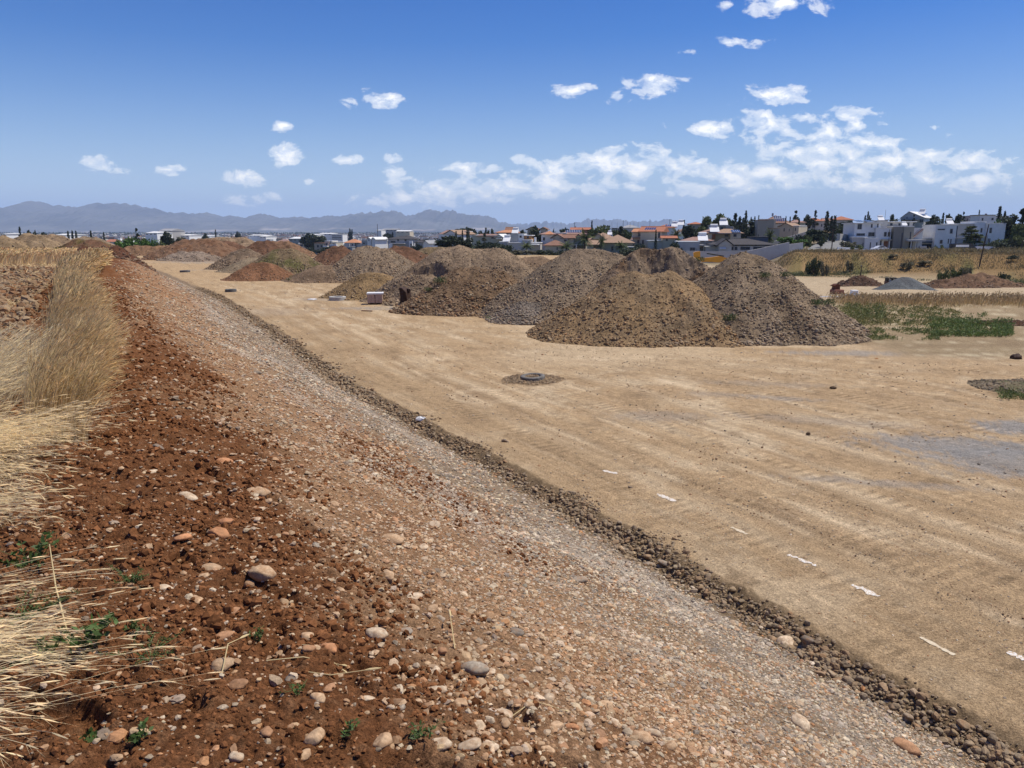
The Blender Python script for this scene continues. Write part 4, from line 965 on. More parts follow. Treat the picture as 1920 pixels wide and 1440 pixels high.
# small plants rooted on the heaps
def on_heap(u, v):
    d = pix(u, v)
    for Y_ in np.arange(30, 100, .15):
        x = d.x * Y_ / d.y; z = CAMZ + d.z * Y_ / d.y
        for (org, top, Rr, hf) in HEAP.values():
            if abs(x - org[0]) < 12 and abs(Y_ - org[1]) < 9:
                h = float(hf(np.array([[x]]), np.array([[Y_]]))[0, 0]); g = float(hsite(np.array([x]), np.array([Y_]))[0][0])
                if h > .1 and z < g + h: return x, Y_, g + h
    return None
for i, (u, v, rad, lab) in enumerate([(825, 532, .42, 'bright green weed on the mound right of the upright bucket'), (803, 546, .3, 'lower green weed on the mound, between bucket and bright green weed'),
        (1434, 522, .3, 'dark green tuft high on the grey heap at the right end'), (1472, 521, .3, 'green tuft at the right shoulder of the grey heap'), (1532, 575, .35, 'green tuft on the lower right flank of the grey heap'),
        (1552, 573, .35, 'rightmost green tuft on the flank of the grey heap'), (1368, 603, .35, 'green tuft in the fold between tan mound and grey heap'), (1312, 490, .3, 'dark weed on the right shoulder of the dug-out heap'),
        (1535, 549, .25, 'weed on the outline of the grey heap below its shoulder')]):
    h = on_heap(u, v)
    if h is None: continue
    rw = np.random.default_rng(860 + i); n = 260; a = rw.uniform(0, 6.28, n); q = rad * rw.random(n) ** .6
    P_ = leaf_cloud(q * np.cos(a), q * np.sin(a) * .8, rad * .7 * rw.random(n) - .6 * q * np.sin(a) * -.0, rad * .3, rad * .09, np.array([.085, .12, .045]) * rw.uniform(.5, 1.4, (n, 1)), rw, .7)
    o = obj('weed', mesh_np('weed', *P_), M_LEAF, loc=h); tag(o, lab, 'weed')
# golden grass rows on the right and the grassy bank
r = np.random.default_rng(880); parts = []
n = 5000; x = r.uniform(23, 47, n); y = 54.5 + 2.4 * r.normal(size=n) * .6 + .5 * pn(x * .3, x * 0, 881) * 2; k = x / y > .38; x, y = x[k], y[k]; n = len(x)
parts += stems(x, y, ground(x, y), r.uniform(.25, .65, n), r.uniform(0, 3, n), np.full(n, .1), r.uniform(.3, .8, n), np.full(n, .018), scol(n, r, .75), 3, .12, 0, 883)
n = 52000; y = r.uniform(118, 178, n); u = r.uniform(1425, 1960, n); x = (u - 960) / 1468 * y
toeD = 152 - 24 * np.clip((u - 1480) / 440, -1, 1.5); k = (y > toeD - 3) & (y < 176 - 2 * r.random(n)); x, y, u = x[k], y[k], u[k]; n = len(x)
gm = ss(0, .35, fbm(x * .10, y * .13, 3, 885)); cb = lerp(scol(n, r, .36), np.array([.10, .105, .055]), .25 + .6 * gm * r.random(n)); cb = lerp(cb, np.array([.10, .13, .06]), .8 * (1 - ss(1, 6, y - (152 - 24 * np.clip((u[:] - 1480) / 440, -1, 1.5)))))
parts += stems(x, y, ground(x, y) - .05, r.uniform(.2, .75, n) * (.5 + gm), r.uniform(0, 6.3, n), np.full(n, .2), r.uniform(.5, 1.3, n), np.full(n, .05), cb, 3, 0, 0, 887)
V, Fa, Cc = join_np(parts)
tag(obj('bank_grass', mesh_np('bank_grass', V, Fa, Cc), M_STRAW), 'dry golden grass on the bank and field on the right', 'dry grass', None, 'stuff')

# ------------------------------------------------------------------ trees
M_CROWN = mat_attr('tree_leaf', ((1.2, .25),), rough=.7, spec=.2, trans=.15)
M_BARK = mat_plain('bark', (.13, .095, .065), .3, 2)
def crown_pts(kind, n, r):
    if kind == 'round':
        C_ = []; 
        for k in range(16):
            a = r.uniform(0, 6.28); q = 2.6 * math.sqrt(r.random()); C_.append((q * math.cos(a), q * math.sin(a), r.uniform(2.2, 7.2) - .2 * q, r.uniform(.8, 1.5)))
        C_ = np.array(C_); i = r.integers(len(C_), size=n); d = r.normal(size=(n, 3)); d /= np.linalg.norm(d, axis=1, keepdims=True)
        return C_[i, :3] + d * (C_[i, 3] * r.random(n) ** .35)[:, None] * np.array([1, 1, .8])
    if kind == 'pine':
        C_ = []
        for k in range(22):
            h = r.uniform(.22, 1.0); a = r.uniform(0, 6.28); q = (1.04 - h) * 3.0 * r.uniform(.3, 1); C_.append((q * math.cos(a), q * math.sin(a), 9.5 * h, r.uniform(.5, 1.0) * (1.3 - h)))
        C_ = np.array(C_); i = r.integers(len(C_), size=n); d = r.normal(size=(n, 3)); d /= np.linalg.norm(d, axis=1, keepdims=True)
        return C_[i, :3] + d * (C_[i, 3] * r.random(n) ** .4)[:, None] * np.array([1, 1, .6])
    if kind == 'fir':
        h = r.random(n) ** 1.3; tier = .5 + .5 * np.abs(np.sin(h * 26)); q = (1 - h) * 2.5 * tier * r.random(n) ** .4 + .05; a = r.uniform(0, 6.28, n)
        return np.stack([q * np.cos(a), q * np.sin(a), 1.0 + 9 * h - .25 * q], 1)
    if kind == 'cypress':
        h = r.random(n); q = .85 * np.sin(np.clip(h, 0, 1) ** .7 * math.pi * .97) ** .6 * (1 - .35 * h) * r.random(n) ** .3; a = r.uniform(0, 6.28, n)
        return np.stack([q * np.cos(a) * (1 + .2 * np.sin(h * 14)), q * np.sin(a), .4 + 9.6 * h], 1)
    if kind == 'bush':
        C_ = []
        for k in range(14):
            a = r.uniform(0, 6.28); q = 2.2 * math.sqrt(r.random()); C_.append((q * math.cos(a), q * math.sin(a), r.uniform(.5, 2.3) * (1 - .12 * q), r.uniform(.5, 1.0)))
        C_ = np.array(C_); i = r.integers(len(C_), size=n); d = r.normal(size=(n, 3)); d /= np.linalg.norm(d, axis=1, keepdims=True)
        p = C_[i, :3] + d * (C_[i, 3] * r.random(n) ** .35)[:, None]; p[:, 2] = np.abs(p[:, 2]); return p
HT = dict(round=8.0, pine=10.0, fir=10.0, cypress=10.0, bush=3.0, palm=6.5)
WT = dict(round=7.0, pine=5.0, fir=4.6, cypress=1.8, bush=5.4, palm=6.4)
def tree_proto(kind, seed, tint):
    r = np.random.default_rng(seed); root = empty({'round': 'broadleaf_tree', 'pine': 'pine_tree', 'fir': 'fir_tree', 'cypress': 'cypress_tree', 'bush': 'bush', 'palm': 'palm_tree'}[kind])
    tr = MB()
    if kind == 'palm':
        tr.tube([(0, 0, -1), (.1, 0, 1.5), (.05, .05, 4.2)], [.32, .24, .26], 8)
        Vs = []; Fs = []; Cs = []; off = 0
        for k in range(46):
            a = r.uniform(0, 6.28); el = r.uniform(-.5, 1.35); L = r.uniform(2.4, 3.3); p = np.array([0, 0, 4.2]); d = np.array([math.cos(a) * math.cos(el), math.sin(a) * math.cos(el), math.sin(el)]); sd = np.array([-math.sin(a), math.cos(a), 0])
            pts = [p]; 
            for q in range(6): d = d + np.array([0, 0, -.17]); d = d / np.linalg.norm(d); p = p + d * L / 6; pts.append(p)
            pts = np.array(pts)
            for side in (-1, 1):
                for q in range(1, 7):
                    for e in (0, .5):
                        b = pts[q] * (1 - e) + pts[q - 1] * e; ll = .55 * (1 - (q / 7.5) ** 2) + .12; tp = b + sd * side * ll + d * .25 + np.array([0, 0, -.22]); wd = (pts[q] - pts[q - 1]) * .22
                        Vs += [b - wd, b + wd, tp]; Fs.append([off, off + 1, off + 2]); off += 3; Cs += [np.array([.10, .125, .05]) * r.uniform(.6, 1.4)] * 3
        obj('crown', mesh_np('crown', np.array(Vs), np.array(Fs), np.array(Cs)), M_CROWN, root)
    else:
        n = {'round': 2000, 'pine': 1300, 'fir': 1100, 'cypress': 900, 'bush': 1100}[kind]
        P_ = crown_pts(kind, n, r); sz = {'round': .70, 'pine': .5, 'fir': .5, 'cypress': .42, 'bush': .42}[kind]
        # loose light and dark tufts
        lum = 1 + .45 * fbm(P_[:, 0] * .8 + seed, P_[:, 2] * .8, 2, seed) ; c = np.array(tint) * (lum * r.uniform(.7, 1.3, n))[:, None]
        V, Fq, Cq = leaf_cloud(P_[:, 0], P_[:, 1], P_[:, 2], sz * r.uniform(.6, 1.4, n), sz * .8, c, r, .2)
        obj('crown', mesh_np('crown', V, Fq, Cq), M_CROWN, root)
        th = {'round': 5, 'pine': 8.5, 'fir': 9, 'cypress': 8, 'bush': 1.2}[kind]; tw = {'round': .28, 'pine': .2, 'fir': .18, 'cypress': .16, 'bush': .09}[kind]
        tr.tube([(0, 0, -1.2), (.05, 0, th * .5), (0, .05, th)], [tw, tw * .7, tw * .3], 7)
        for k in range(5):
            a = k * 1.26 + r.uniform(0, .6); z0 = th * r.uniform(.35, .7); q = 1.6 if kind in ('round', 'bush') else .9
            tr.tube([(0, 0, z0), (q * .5 * math.cos(a), q * .5 * math.sin(a), z0 + th * .14), (q * math.cos(a), q * math.sin(a), z0 + th * .22)], [tw * .45, tw * .3, tw * .12], 5)
    tr.build('trunk', M_BARK, root, True)
    return root
TP = {}
def tree(kind, u, vtop, D, wpx, label, group=None, tint=0, vb=None):
    tints = {0: (.085, .105, .05), 1: (.12, .145, .055), 2: (.06, .075, .045), 3: (.10, .18, .045), 4: (.16, .15, .095)}
    key = (kind, tint, random.randrange(2)); x = (u - 960) / 1468 * D; z = float(hsite(np.array([x]), np.array([float(D)]))[0][0]); top = at_depth(u, vtop, D).z
    if key not in TP: o = TP[key] = tree_proto(kind, 1000 + len(TP) * 7, tints[tint])
    else: o = copy_tree(TP[key])
    h = max(top - z, .8); o.location = (x, D, z); o.rotation_euler = (0, 0, random.uniform(0, 6.28))
    w = ((1.55 if kind in ('round', 'bush') else 1.35) if D > 160 else .95) * wpx / 1468 * D / WT[kind]; o.scale = (w, w, h / HT[kind])
    for k in ('label', 'category', 'group'):
        if k in o: del o[k]
    tag(o, label, {'round': 'tree', 'pine': 'pine tree', 'fir': 'fir tree', 'cypress': 'cypress', 'bush': 'bush', 'palm': 'palm tree'}[kind], group)
    return o
# ------------------------------------------------------------------ materials of the town
def MP(n, c, v=.10, s=.8, ro=.8, **k): return mat_plain(n, c, v, s, ro, **k)
WM = {'white': MP('white_plaster', (.74, .74, .72)), 'offw': MP('offwhite_plaster', (.52, .50, .46)), 'grey': MP('grey_plaster', (.34, .345, .35)), 'cream': MP('cream_plaster', (.55, .48, .36)),
      'tan': MP('tan_plaster', (.36, .33, .26)), 'tand': MP('dark_tan_plaster', (.26, .24, .20)), 'pink': MP('pink_plaster', (.52, .38, .32)), 'dgrey': MP('dark_grey_wall', (.10, .115, .14)),
      'conc': MP('concrete', (.36, .35, .33), .2, 3), 'wood': MP('timber_cladding', (.32, .17, .07)), 'brick': MP('brick_wall', (.30, .14, .09))}
def roof_mat(name, c, freq=9):
    m, t, b = mat_new(name, .85, .15)
    w = t.nodes.new('ShaderNodeTexWave'); w.inputs['Scale'].default_value = freq / 6.28; w.inputs['Distortion'].default_value = 1.5; w.bands_direction = 'DIAGONAL'
    g = t.nodes.new('ShaderNodeNewGeometry'); t.links.new(g.outputs['Position'], w.inputs['Vector'])
    c2 = mixc(t, 1.0, tuple(c), ramp(t, w.outputs['Fac'], [(.2, .82), (.8, 1.12)]), 'MULTIPLY')
    c2 = mixc(t, 1.0, c2, ramp(t, noise(t, 1.7, 5, .7), [(.3, .72), (.7, 1.2)]), 'MULTIPLY')
    t.links.new(c2, b.inputs['Base Color']); return m
RM = {'red': roof_mat('red_roof_tiles', (.40, .165, .095)), 'tan': roof_mat('tan_roof_tiles', (.34, .23, .155)), 'brown': roof_mat('brown_roof_tiles', (.25, .14, .095)), 'pinkish': roof_mat('faded_roof_tiles', (.32, .20, .16)),
      'dark': roof_mat('dark_roof_tiles', (.075, .07, .07)), 'grey': MP('roof_grey', (.30, .30, .30)), 'white': MP('roof_white', (.68, .68, .66)), 'orange': roof_mat('orange_roof_tiles', (.50, .24, .13))}
M_GLASS, t, b = mat_new('window_glass', .08, .6); b.inputs['Base Color'].default_value = (.03, .04, .055, 1)
M_FRAME = MP('window_frame', (.16, .16, .17)); M_FRAMEW = MP('white_frame', (.6, .6, .58)); M_SOLAR, t, b = mat_new('solar_glass', .15, .6); b.inputs['Base Color'].default_value = (.035, .05, .10, 1)
M_TANK = MP('tank_white', (.75, .75, .74)); M_DOOR = MP('brown_door', (.22, .09, .04), .2, 4); M_ALU = MP('panel_frame', (.5, .5, .5))
M_GARAGE = MP('garage_dark', (.02, .02, .025))
def house(name, label, u0, D, yaw, els, group=None, cat='house', sink=1.5):
    uc = u0; x0 = (uc - 960) / 1468 * D; gz0 = float(hsite(np.array([x0]), np.array([float(D)]))[0][0])
    root = empty(name, (x0, D, gz0), math.radians(yaw)); tag(root, label, cat, group)
    az = math.atan((uc - 960) / 1468); s = D / 1468 * math.cos(az) / math.cos(math.radians(yaw) + az)
    X = lambda u: (u - uc) * s
    Z = lambda v: at_depth(uc, v, D).z - gz0
    last = {}
    for e in els:
        k = e[0]
        if k == 'b':       # box volume: u0,u1,vt,vb,y0,y1,wall colour,[roof slab colour, overhang]
            _, a, c, vt, vb, y0, y1, wc = e[:8]
            zb = Z(vb) if vb else -sink
            rc = e[8] if len(e) > 8 else 'grey'; oh = e[9] if len(e) > 9 else .12; th = .22
            zt = Z(vt) - (th if rc else 0)
            MB().box(X(a), X(c), y0, y1, zb if vb else -sink, zt).build('wall', WM[wc], root)
            if rc: MB().cbox(X(a) - oh, X(c) + oh, y0 - oh, y1 + oh, zt + .003, zt + th, .03).build('roof', RM[rc], root)
        elif k in ('hip', 'gx'):
            _, a, c, vr, ve, y0, y1, rc = e[:8]; f = e[8] if len(e) > 8 else .35; o = .45; ym = (y0 + y1) / 2
            x0_, x1_, ze, zr = X(a) - o, X(c) + o, Z(ve), Z(vr); ins = f * (y1 - y0 + 2 * o) if k == 'hip' else 0.0
            ins = min(ins, (x1_ - x0_) * .49)
            vs = [(x0_, y0 - o, ze), (x1_, y0 - o, ze), (x1_, y1 + o, ze), (x0_, y1 + o, ze), (x0_ + ins, ym, zr), (x1_ - ins, ym, zr)]
            vs += [(p[0], p[1], p[2] - .16) for p in vs[:4]]
            fs = [(0, 1, 5, 4), (2, 3, 4, 5), (1, 2, 5), (3, 0, 4), (6, 7, 1, 0), (7, 8, 2, 1), (8, 9, 3, 2), (9, 6, 0, 3), (9, 8, 7, 6)]
            MB().add(vs, fs).build('roof', RM[rc], root)
            MB().tube([vs[4], vs[5]], .12, 6).build('ridge_cap', RM[rc], root) if x1_ - x0_ - 2 * ins > 1 else None
        elif k == 'gy':     # gable end faces the front
            _, a, c, vr, ve, y0, y1, wc, rc = e[:9]; um = e[9] if len(e) > 9 else (a + c) / 2; o = .4
            ze, zr, xa, xc, xm = Z(ve), Z(vr), X(a), X(c), X(um)
            MB().prism([(xa, ze - .1), (xc, ze - .1), (xm, zr - .14)], y0, y1).build('gable', WM[wc], root)
            sl, sr = (zr - ze) / max(xm - xa, .1), (zr - ze) / max(xc - xm, .1)
            MB().prism([(xa - o, ze - o * sl), (xm, zr), (xc + o, ze - o * sr), (xc + o, ze - o * sr + .18), (xm, zr + .18), (xa - o, ze - o * sl + .18)], y0 - o, y1 + o).build('roof', RM[rc], root)
        elif k == 'w':      # window(s) on a front face
            _, a, c, vt, vb = e[:5]; y = e[5] if len(e) > 5 else 0
            fr = MB(); w0, w1, z0, z1 = X(a), X(c), Z(vb), Z(vt); t_ = .07
            fr.box(w0, w1, y - .06, y + .1, z1 - t_, z1).box(w0, w1, y - .10, y + .1, z0, z0 + t_).box(w0, w0 + t_, y - .06, y + .1, z0 + t_, z1 - t_).box(w1 - t_, w1, y - .06, y + .1, z0 + t_, z1 - t_)
            if w1 - w0 > 1.1: fr.box((w0 + w1) / 2 - .035, (w0 + w1) / 2 + .035, y - .05, y + .1, z0 + t_, z1 - t_)
            wf = fr.build('window', M_FRAME, root)
            MB().box(w0 + t_, w1 - t_, y - .02, y + .08, z0 + t_, z1 - t_).build('pane', M_GLASS, wf)
        elif k == 'sw':     # window on the right-hand side wall: x position, y0,y1, vt, vb
            _, a, y0, y1, vt, vb = e; x = X(a); z0, z1 = Z(vb), Z(vt)
            wf = MB().box(x - .1, x + .06, y0, y1, z0 - .08, z0).box(x - .1, x + .05, y0, y1, z1, z1 + .06).build('window', M_FRAME, root)
            MB().box(x - .1, x + .02, y0, y1, z0, z1).build('pane', M_GLASS, wf)
        elif k == 'd':
            _, a, c, vt, vb, mt = e[:6]; y = e[6] if len(e) > 6 else 0
            dm = {'door': M_DOOR, 'garage': M_GARAGE}[mt]
            d_ = MB().box(X(a), X(c), y - .05, y + .1, Z(vb), Z(vt)).build({'door': 'door', 'garage': 'garage_door'}[mt], dm, root)
            MB().tube([(X(a) + .15 * (X(c) - X(a)), y - .10, .45 * Z(vt) + .55 * Z(vb)), (X(a) + .15 * (X(c) - X(a)), y - .10, .5 * Z(vt) + .5 * Z(vb))], .03, 5).build('handle', M_ALU, d_)
        elif k == 's':      # solar panels lying on a slope: u0,u1,v_top,v_bottom,y_bottom,y_top,cols,rows
            _, a, c, vt, vb, yb, yt, nc, nr_ = e
            fr = MB(); gl = MB(); z0, z1 = Z(vb), Z(vt)
            for i in range(nc):
                for j in range(nr_):
                    g_ = .06
                    xa = X(a) + (X(c) - X(a)) * i / nc + g_; xb = X(a) + (X(c) - X(a)) * (i + 1) / nc - g_; k0, k1 = j / nr_ + .02, (j + 1) / nr_ - .02
                    P_ = lambda kk, dz: (yb + (yt - yb) * kk, z0 + (z1 - z0) * kk + dz)
                    (ya, za), (yb_, zb_) = P_(k0, .12), P_(k1, .12)
                    gl.add([(xa, ya, za), (xb, ya, za), (xb, yb_, zb_), (xa, yb_, zb_)], [(0, 1, 2, 3)])
            zc = .09
            fr.add([(X(a), yb, z0 + zc), (X(c), yb, z0 + zc), (X(c), yt, z1 + zc), (X(a), yt, z1 + zc), (X(a), yb, z0 + .02), (X(c), yb, z0 + .02), (X(c), yt, z1 + .02), (X(a), yt, z1 + .02)], [(0, 1, 2, 3), (0, 4, 5, 1), (1, 5, 6, 2), (2, 6, 7, 3), (3, 7, 4, 0), (7, 6, 5, 4)])
            sp = fr.build('solar_panel', M_ALU, root); gl.build('solar_glass', M_SOLAR, sp)
        elif k == 't':      # rooftop water heater: u, v_bottom, y, size factor
            _, a, vb, y = e[:4]; q = e[4] if len(e) > 4 else 1.0; x = X(a); z = Z(vb)
            tk = MB().tube([(x - .7 * q, y, z + 1.25 * q), (x + .7 * q, y, z + 1.25 * q)], .33 * q, 10).box(x - .6 * q, x - .5 * q, y - .1, y + .1, z - .3, z + 1.0 * q).box(x + .5 * q, x + .6 * q, y - .1, y + .1, z - .3, z + 1.0 * q).build('water_heater', M_TANK, root)
            MB().add([(x - .9 * q, y - 1.5 * q, z + .1), (x + .9 * q, y - 1.5 * q, z + .1), (x + .9 * q, y - .35, z + 1.0 * q), (x - .9 * q, y - .35, z + 1.0 * q), (x - .9 * q, y - 1.5 * q, z), (x + .9 * q, y - 1.5 * q, z), (x + .9 * q, y - .35, z + .92 * q), (x - .9 * q, y - .35, z + .92 * q)],
                     [(0, 1, 2, 3), (0, 4, 5, 1), (1, 5, 6, 2), (2, 6, 7, 3), (3, 7, 4, 0), (7, 6, 5, 4)]).build('collector', M_TANK, tk)
        elif k == 'c':      # chimney
            _, a, vt, vb, y, wc = e; MB().cbox(X(a) - .3, X(a) + .3, y - .3, y + .3, Z(vb), Z(vt), .04).build('chimney', WM[wc], root)
        elif k == 'slab':
            _, a, c, vt, vb, y0, y1, wc = e; MB().cbox(X(a), X(c), y0, y1, Z(vb), Z(vt), .03).build('canopy', WM[wc] if wc in WM else RM[wc], root)
        elif k == 'post':
            _, a, vt, vb, y = e; MB().box(X(a) - .1, X(a) + .1, y - .1, y + .1, Z(vb), Z(vt)).build('post', WM['white'], root)
        elif k == 'stair':  # outside stair running up to the right
            _, a, c, vt, vb, y = e; m_ = MB(); nst = 14
            for i in range(nst): m_.box(X(a) + (X(c) - X(a)) * i / nst, X(a) + (X(c) - X(a)) * (i + 1) / nst - .002, y - 1.0, y - .01, Z(vb) + (Z(vt) - Z(vb)) * i / nst - .25, Z(vb) + (Z(vt) - Z(vb)) * (i + 1) / nst)
            m_.build('stair', WM['pink'], root)
            MB().tube([(X(a), y - 1.0, Z(vb) + 1), (X(c), y - 1.0, Z(vt) + 1)], .04, 5).build('handrail', M_FRAME, root)
    return root
# ------------------------------------------------------------------ houses, right-hand hill
house('modern_house', 'large white two storey modern house behind the parked white car', 1634, 236, -6, [
    ('b', 1602, 1650, 417.5, 0, 0, 11, 'white', 'offw' if False else 'white', .5), ('b', 1650, 1668, 413, 445, 2.5, 12, 'offw', 'grey'), ('b', 1640, 1668, 427, 0, -1.2, 2.4, 'white', 'white'),
    ('b', 1594, 1621, 444, 0, -2.4, -.02, 'offw', 'white', .2), ('b', 1616, 1641, 446, 0, -3.2, -2.42, 'white', 'white', .05),
    ('w', 1607, 1615, 420, 430), ('w', 1632, 1635, 420, 427), ('w', 1643.5, 1646, 419.5, 426.5), ('w', 1606, 1622, 437.5, 442, 0), ('w', 1628.5, 1640, 435.5, 443, 0), ('w', 1655, 1660, 435, 443.5, -1.2), ('w', 1662, 1667, 435, 443.5, -1.2),
    ('w', 1614, 1616, 455, 465, -2.4), ('w', 1626, 1628, 454, 465, -3.2), ('w', 1637.5, 1640, 454, 465, -3.2), ('d', 1656, 1664, 452, 465, 'door', -1.2), ('w', 1649, 1652, 451, 465, -1.2),
    ('slab', 1650, 1668, 448.5, 450.5, -2.6, -1.22, 'tan'), ('t', 1659, 413, 5, 1.0), ('s', 1612, 1626, 413, 416, 3, 7, 4, 1), ('s', 1630, 1643, 413, 416, 3, 7, 4, 1)])
house('modern_house', 'tan and white house with slot windows and outside stair, right of the white car', 1695, 237, -8, [
    ('b', 1667.5, 1685.5, 424, 0, -4, 3, 'tand', 'white', .04), ('b', 1685.5, 1704, 424, 0, -4.2, 2.4, 'tan', 'white', .04), ('b', 1668, 1720, 414.8, 0, 3.2, 11, 'offw', 'white', .6), ('b', 1704.2, 1726, 427.5, 0, -2, 3, 'white', 'white', .05),
    ('w', 1682, 1684.5, 436, 466, -4), ('w', 1697, 1699.5, 434.5, 448, -4.2), ('w', 1674, 1679, 418, 423, 3.2), ('w', 1690, 1694, 418, 423, 3.2), ('w', 1705, 1711, 417, 427, 3.2), ('w', 1705, 1708, 435, 442, -2), ('w', 1717, 1720, 417, 427, 3.2),
    ('stair', 1705, 1724, 429, 447, -2), ('slab', 1690, 1722, 448.5, 452, -6.5, -2.05, 'offw'), ('post', 1697, 452, 470, -6), ('d', 1697, 1703, 452, 466, 'garage', -4.3), ('w', 1715, 1717, 453, 464, -2.1),
    ('t', 1693, 423, 0, .8), ('post', 1706, 452, 470, -6)])
house('garage', 'flat roofed garage wing with a dark door right of the tan slot-windowed house', 1738, 238, -8, [
    ('b', 1720.5, 1755, 446, 0, -3, 6, 'offw', 'white', .3), ('d', 1722, 1744, 457.5, 468, 'garage', -3), ('slab', 1721, 1752, 452, 455.5, -3.6, -3.02, 'dgrey'), ('post', 1720.5, 452, 470, -3.7), ('w', 1764 - 16, 1751, 450, 458, -3)], cat='garage')
house('modern_house', 'wide white modern villa with dark glazed centre behind the leaning feathery tree', 1815, 232, -6, [
    ('b', 1754, 1793, 421.2, 0, 0, 10, 'white', 'white', .08), ('b', 1794, 1834, 419, 0, 3, 12, 'offw', 'white', .3), ('b', 1834.2, 1850, 415, 0, 1, 12, 'white', 'white', .08), ('b', 1850.2, 1881, 418.4, 0, -1, 10, 'white', 'white', .08),
    ('b', 1794, 1832, 446, 0, -1, 2.8, 'grey', 'dgrey' if False else 'grey', .1),
    ('w', 1757.5, 1771, 429, 431.5), ('w', 1781, 1786, 429, 438), ('w', 1841, 1844.5, 427.5, 436, 1), ('w', 1851.5, 1856, 427, 437, -1), ('w', 1849.8 + 1, 1852.6, 447, 455, -1), ('w', 1853.4, 1855.2, 447, 455, -1), ('w', 1779, 1781, 448, 457), ('w', 1783.5, 1785.5, 448, 457),
    ('d', 1794.5, 1803, 424, 447, 'garage', 2.9), ('w', 1818, 1830, 447, 453, -1), ('w', 1832.5, 1844, 443, 456, .95), ('w', 1764, 1769, 450, 457), ('t', 1791, 420, 5, 1.1), ('slab', 1832, 1846, 441.5, 442.6, -1.5, .9, 'white')])
house('hill_house', 'white house high on the hill with a wide gable and grey roof panels', 1728, 330, -42, [
    ('b', 1686, 1730, 409, 0, 0, 12, 'offw', None), ('gy', 1686, 1730, 396.5, 408, 0, 12, 'offw', 'white', 1701), ('sw', 1730, 2, 3.4, 411, 415.5), ('sw', 1730, 7, 8.4, 411, 415.5),
    ('w', 1697, 1698.5, 406, 410), ('w', 1722, 1729, 411, 417), ('slab', 1660, 1722, 411.5, 412.6, -4, -.3, 'dgrey'), ('t', 1716, 401, 8, 1.5), ('s', 1709, 1724, 400, 404, 4, 10, 5, 2)])
house('flat_roofed_house', 'white block house with a dark roof edge on the skyline behind the wide modern villa', 1850, 300, -10, [
    ('b', 1834, 1863, 402.5, 0, 0, 9, 'white', 'dark', .3), ('b', 1864, 1900, 404, 0, 5, 12, 'white', 'grey', .2), ('w', 1838, 1841, 408.5, 414), ('w', 1856, 1860, 408.5, 413), ('c', 1851, 400, 404, 3, 'pink')])
house('block_house', 'small pink and white block house with square towers on the skyline right of centre hill', 1815, 320, -12, [
    ('b', 1806, 1813, 404.5, 0, 0, 6, 'pink', 'grey', .05), ('b', 1813.1, 1818, 407, 0, 1, 6, 'white', 'grey', .05), ('b', 1818.1, 1823, 404, 0, 0, 6, 'pink', 'grey', .05), ('b', 1824, 1833, 406, 0, 2, 8, 'brick', 'brown', .05), ('w', 1811, 1812.5, 410, 415)])
house('villa', 'cream skyline house with low red roof left of the large white house', 1545, 330, -12, [
    ('b', 1510, 1545, 414, 0, 0, 10, 'offw', None), ('hip', 1510, 1545, 408, 414, 0, 10, 'red'), ('b', 1562, 1598, 412.5, 0, 1, 11, 'offw', None), ('hip', 1562, 1598, 405, 412, 1, 11, 'red', .4), ('b', 1545.1, 1562, 414, 0, 3, 10, 'offw', None), ('gx', 1545.1, 1562, 409, 414, 3, 10, 'pinkish'),
    ('w', 1510.8, 1516, 420.5, 425.5), ('w', 1522, 1528, 420, 427), ('w', 1538.5, 1541, 420, 425), ('t', 1512, 414.5, -1, .9), ('w', 1572, 1576, 418, 424)])
house('villa', 'tan roofed house behind the thin cypresses, with a plain cream front', 1494, 310, -12, [
    ('b', 1480, 1509, 417, 0, 0, 9, 'cream', None), ('hip', 1480, 1509, 411.5, 417, 0, 9, 'pinkish'), ('w', 1486, 1489, 420, 424), ('w', 1496, 1499, 420, 424)])
house('villa', 'house whose grey pyramid roof is covered with solar panels, at the top of the hill', 1455, 290, -10, [
    ('b', 1434, 1479, 420.5, 0, 0, 11, 'offw', None), ('hip', 1432, 1481, 403, 418, 0, 12, 'brown', .45), ('s', 1452, 1467, 404.8, 415.6, .8, 5.4, 4, 4), ('s', 1467.5, 1475, 409, 415.6, .8, 3.3, 2, 2), ('b', 1420, 1450, 410.5, 0, -4, -.6, 'cream', 'white', .1), ('c', 1450.5, 399, 405, 5, 'grey')])
house('cream_house', 'sunlit cream house with a low gable standing above the grey boundary wall', 1475, 262, -36, [
    ('b', 1459, 1497, 425, 0, 0, 10, 'cream', None), ('gy', 1459, 1486, 418.5, 425, 0, 10, 'cream', 'tan'), ('w', 1469, 1471.2, 428, 434), ('w', 1479, 1480.4, 429, 434), ('w', 1490, 1492, 427, 433), ('b', 1486.2, 1497, 423, 425.2, .1, 9, 'cream', 'white', .1)])
house('tower_block', 'plain tan windowless block tower left of the sunlit cream gable', 1430, 252, -8, [('b', 1420, 1439, 412.2, 0, 0, 6, 'tan', 'tan', .05), ('b', 1439.1, 1450, 411, 427.5, 0, 6, 'tan', 'tan', .05), ('b', 1439.1, 1462, 427.6, 0, .4, 6, 'tan', 'tan', .02)], cat='building')
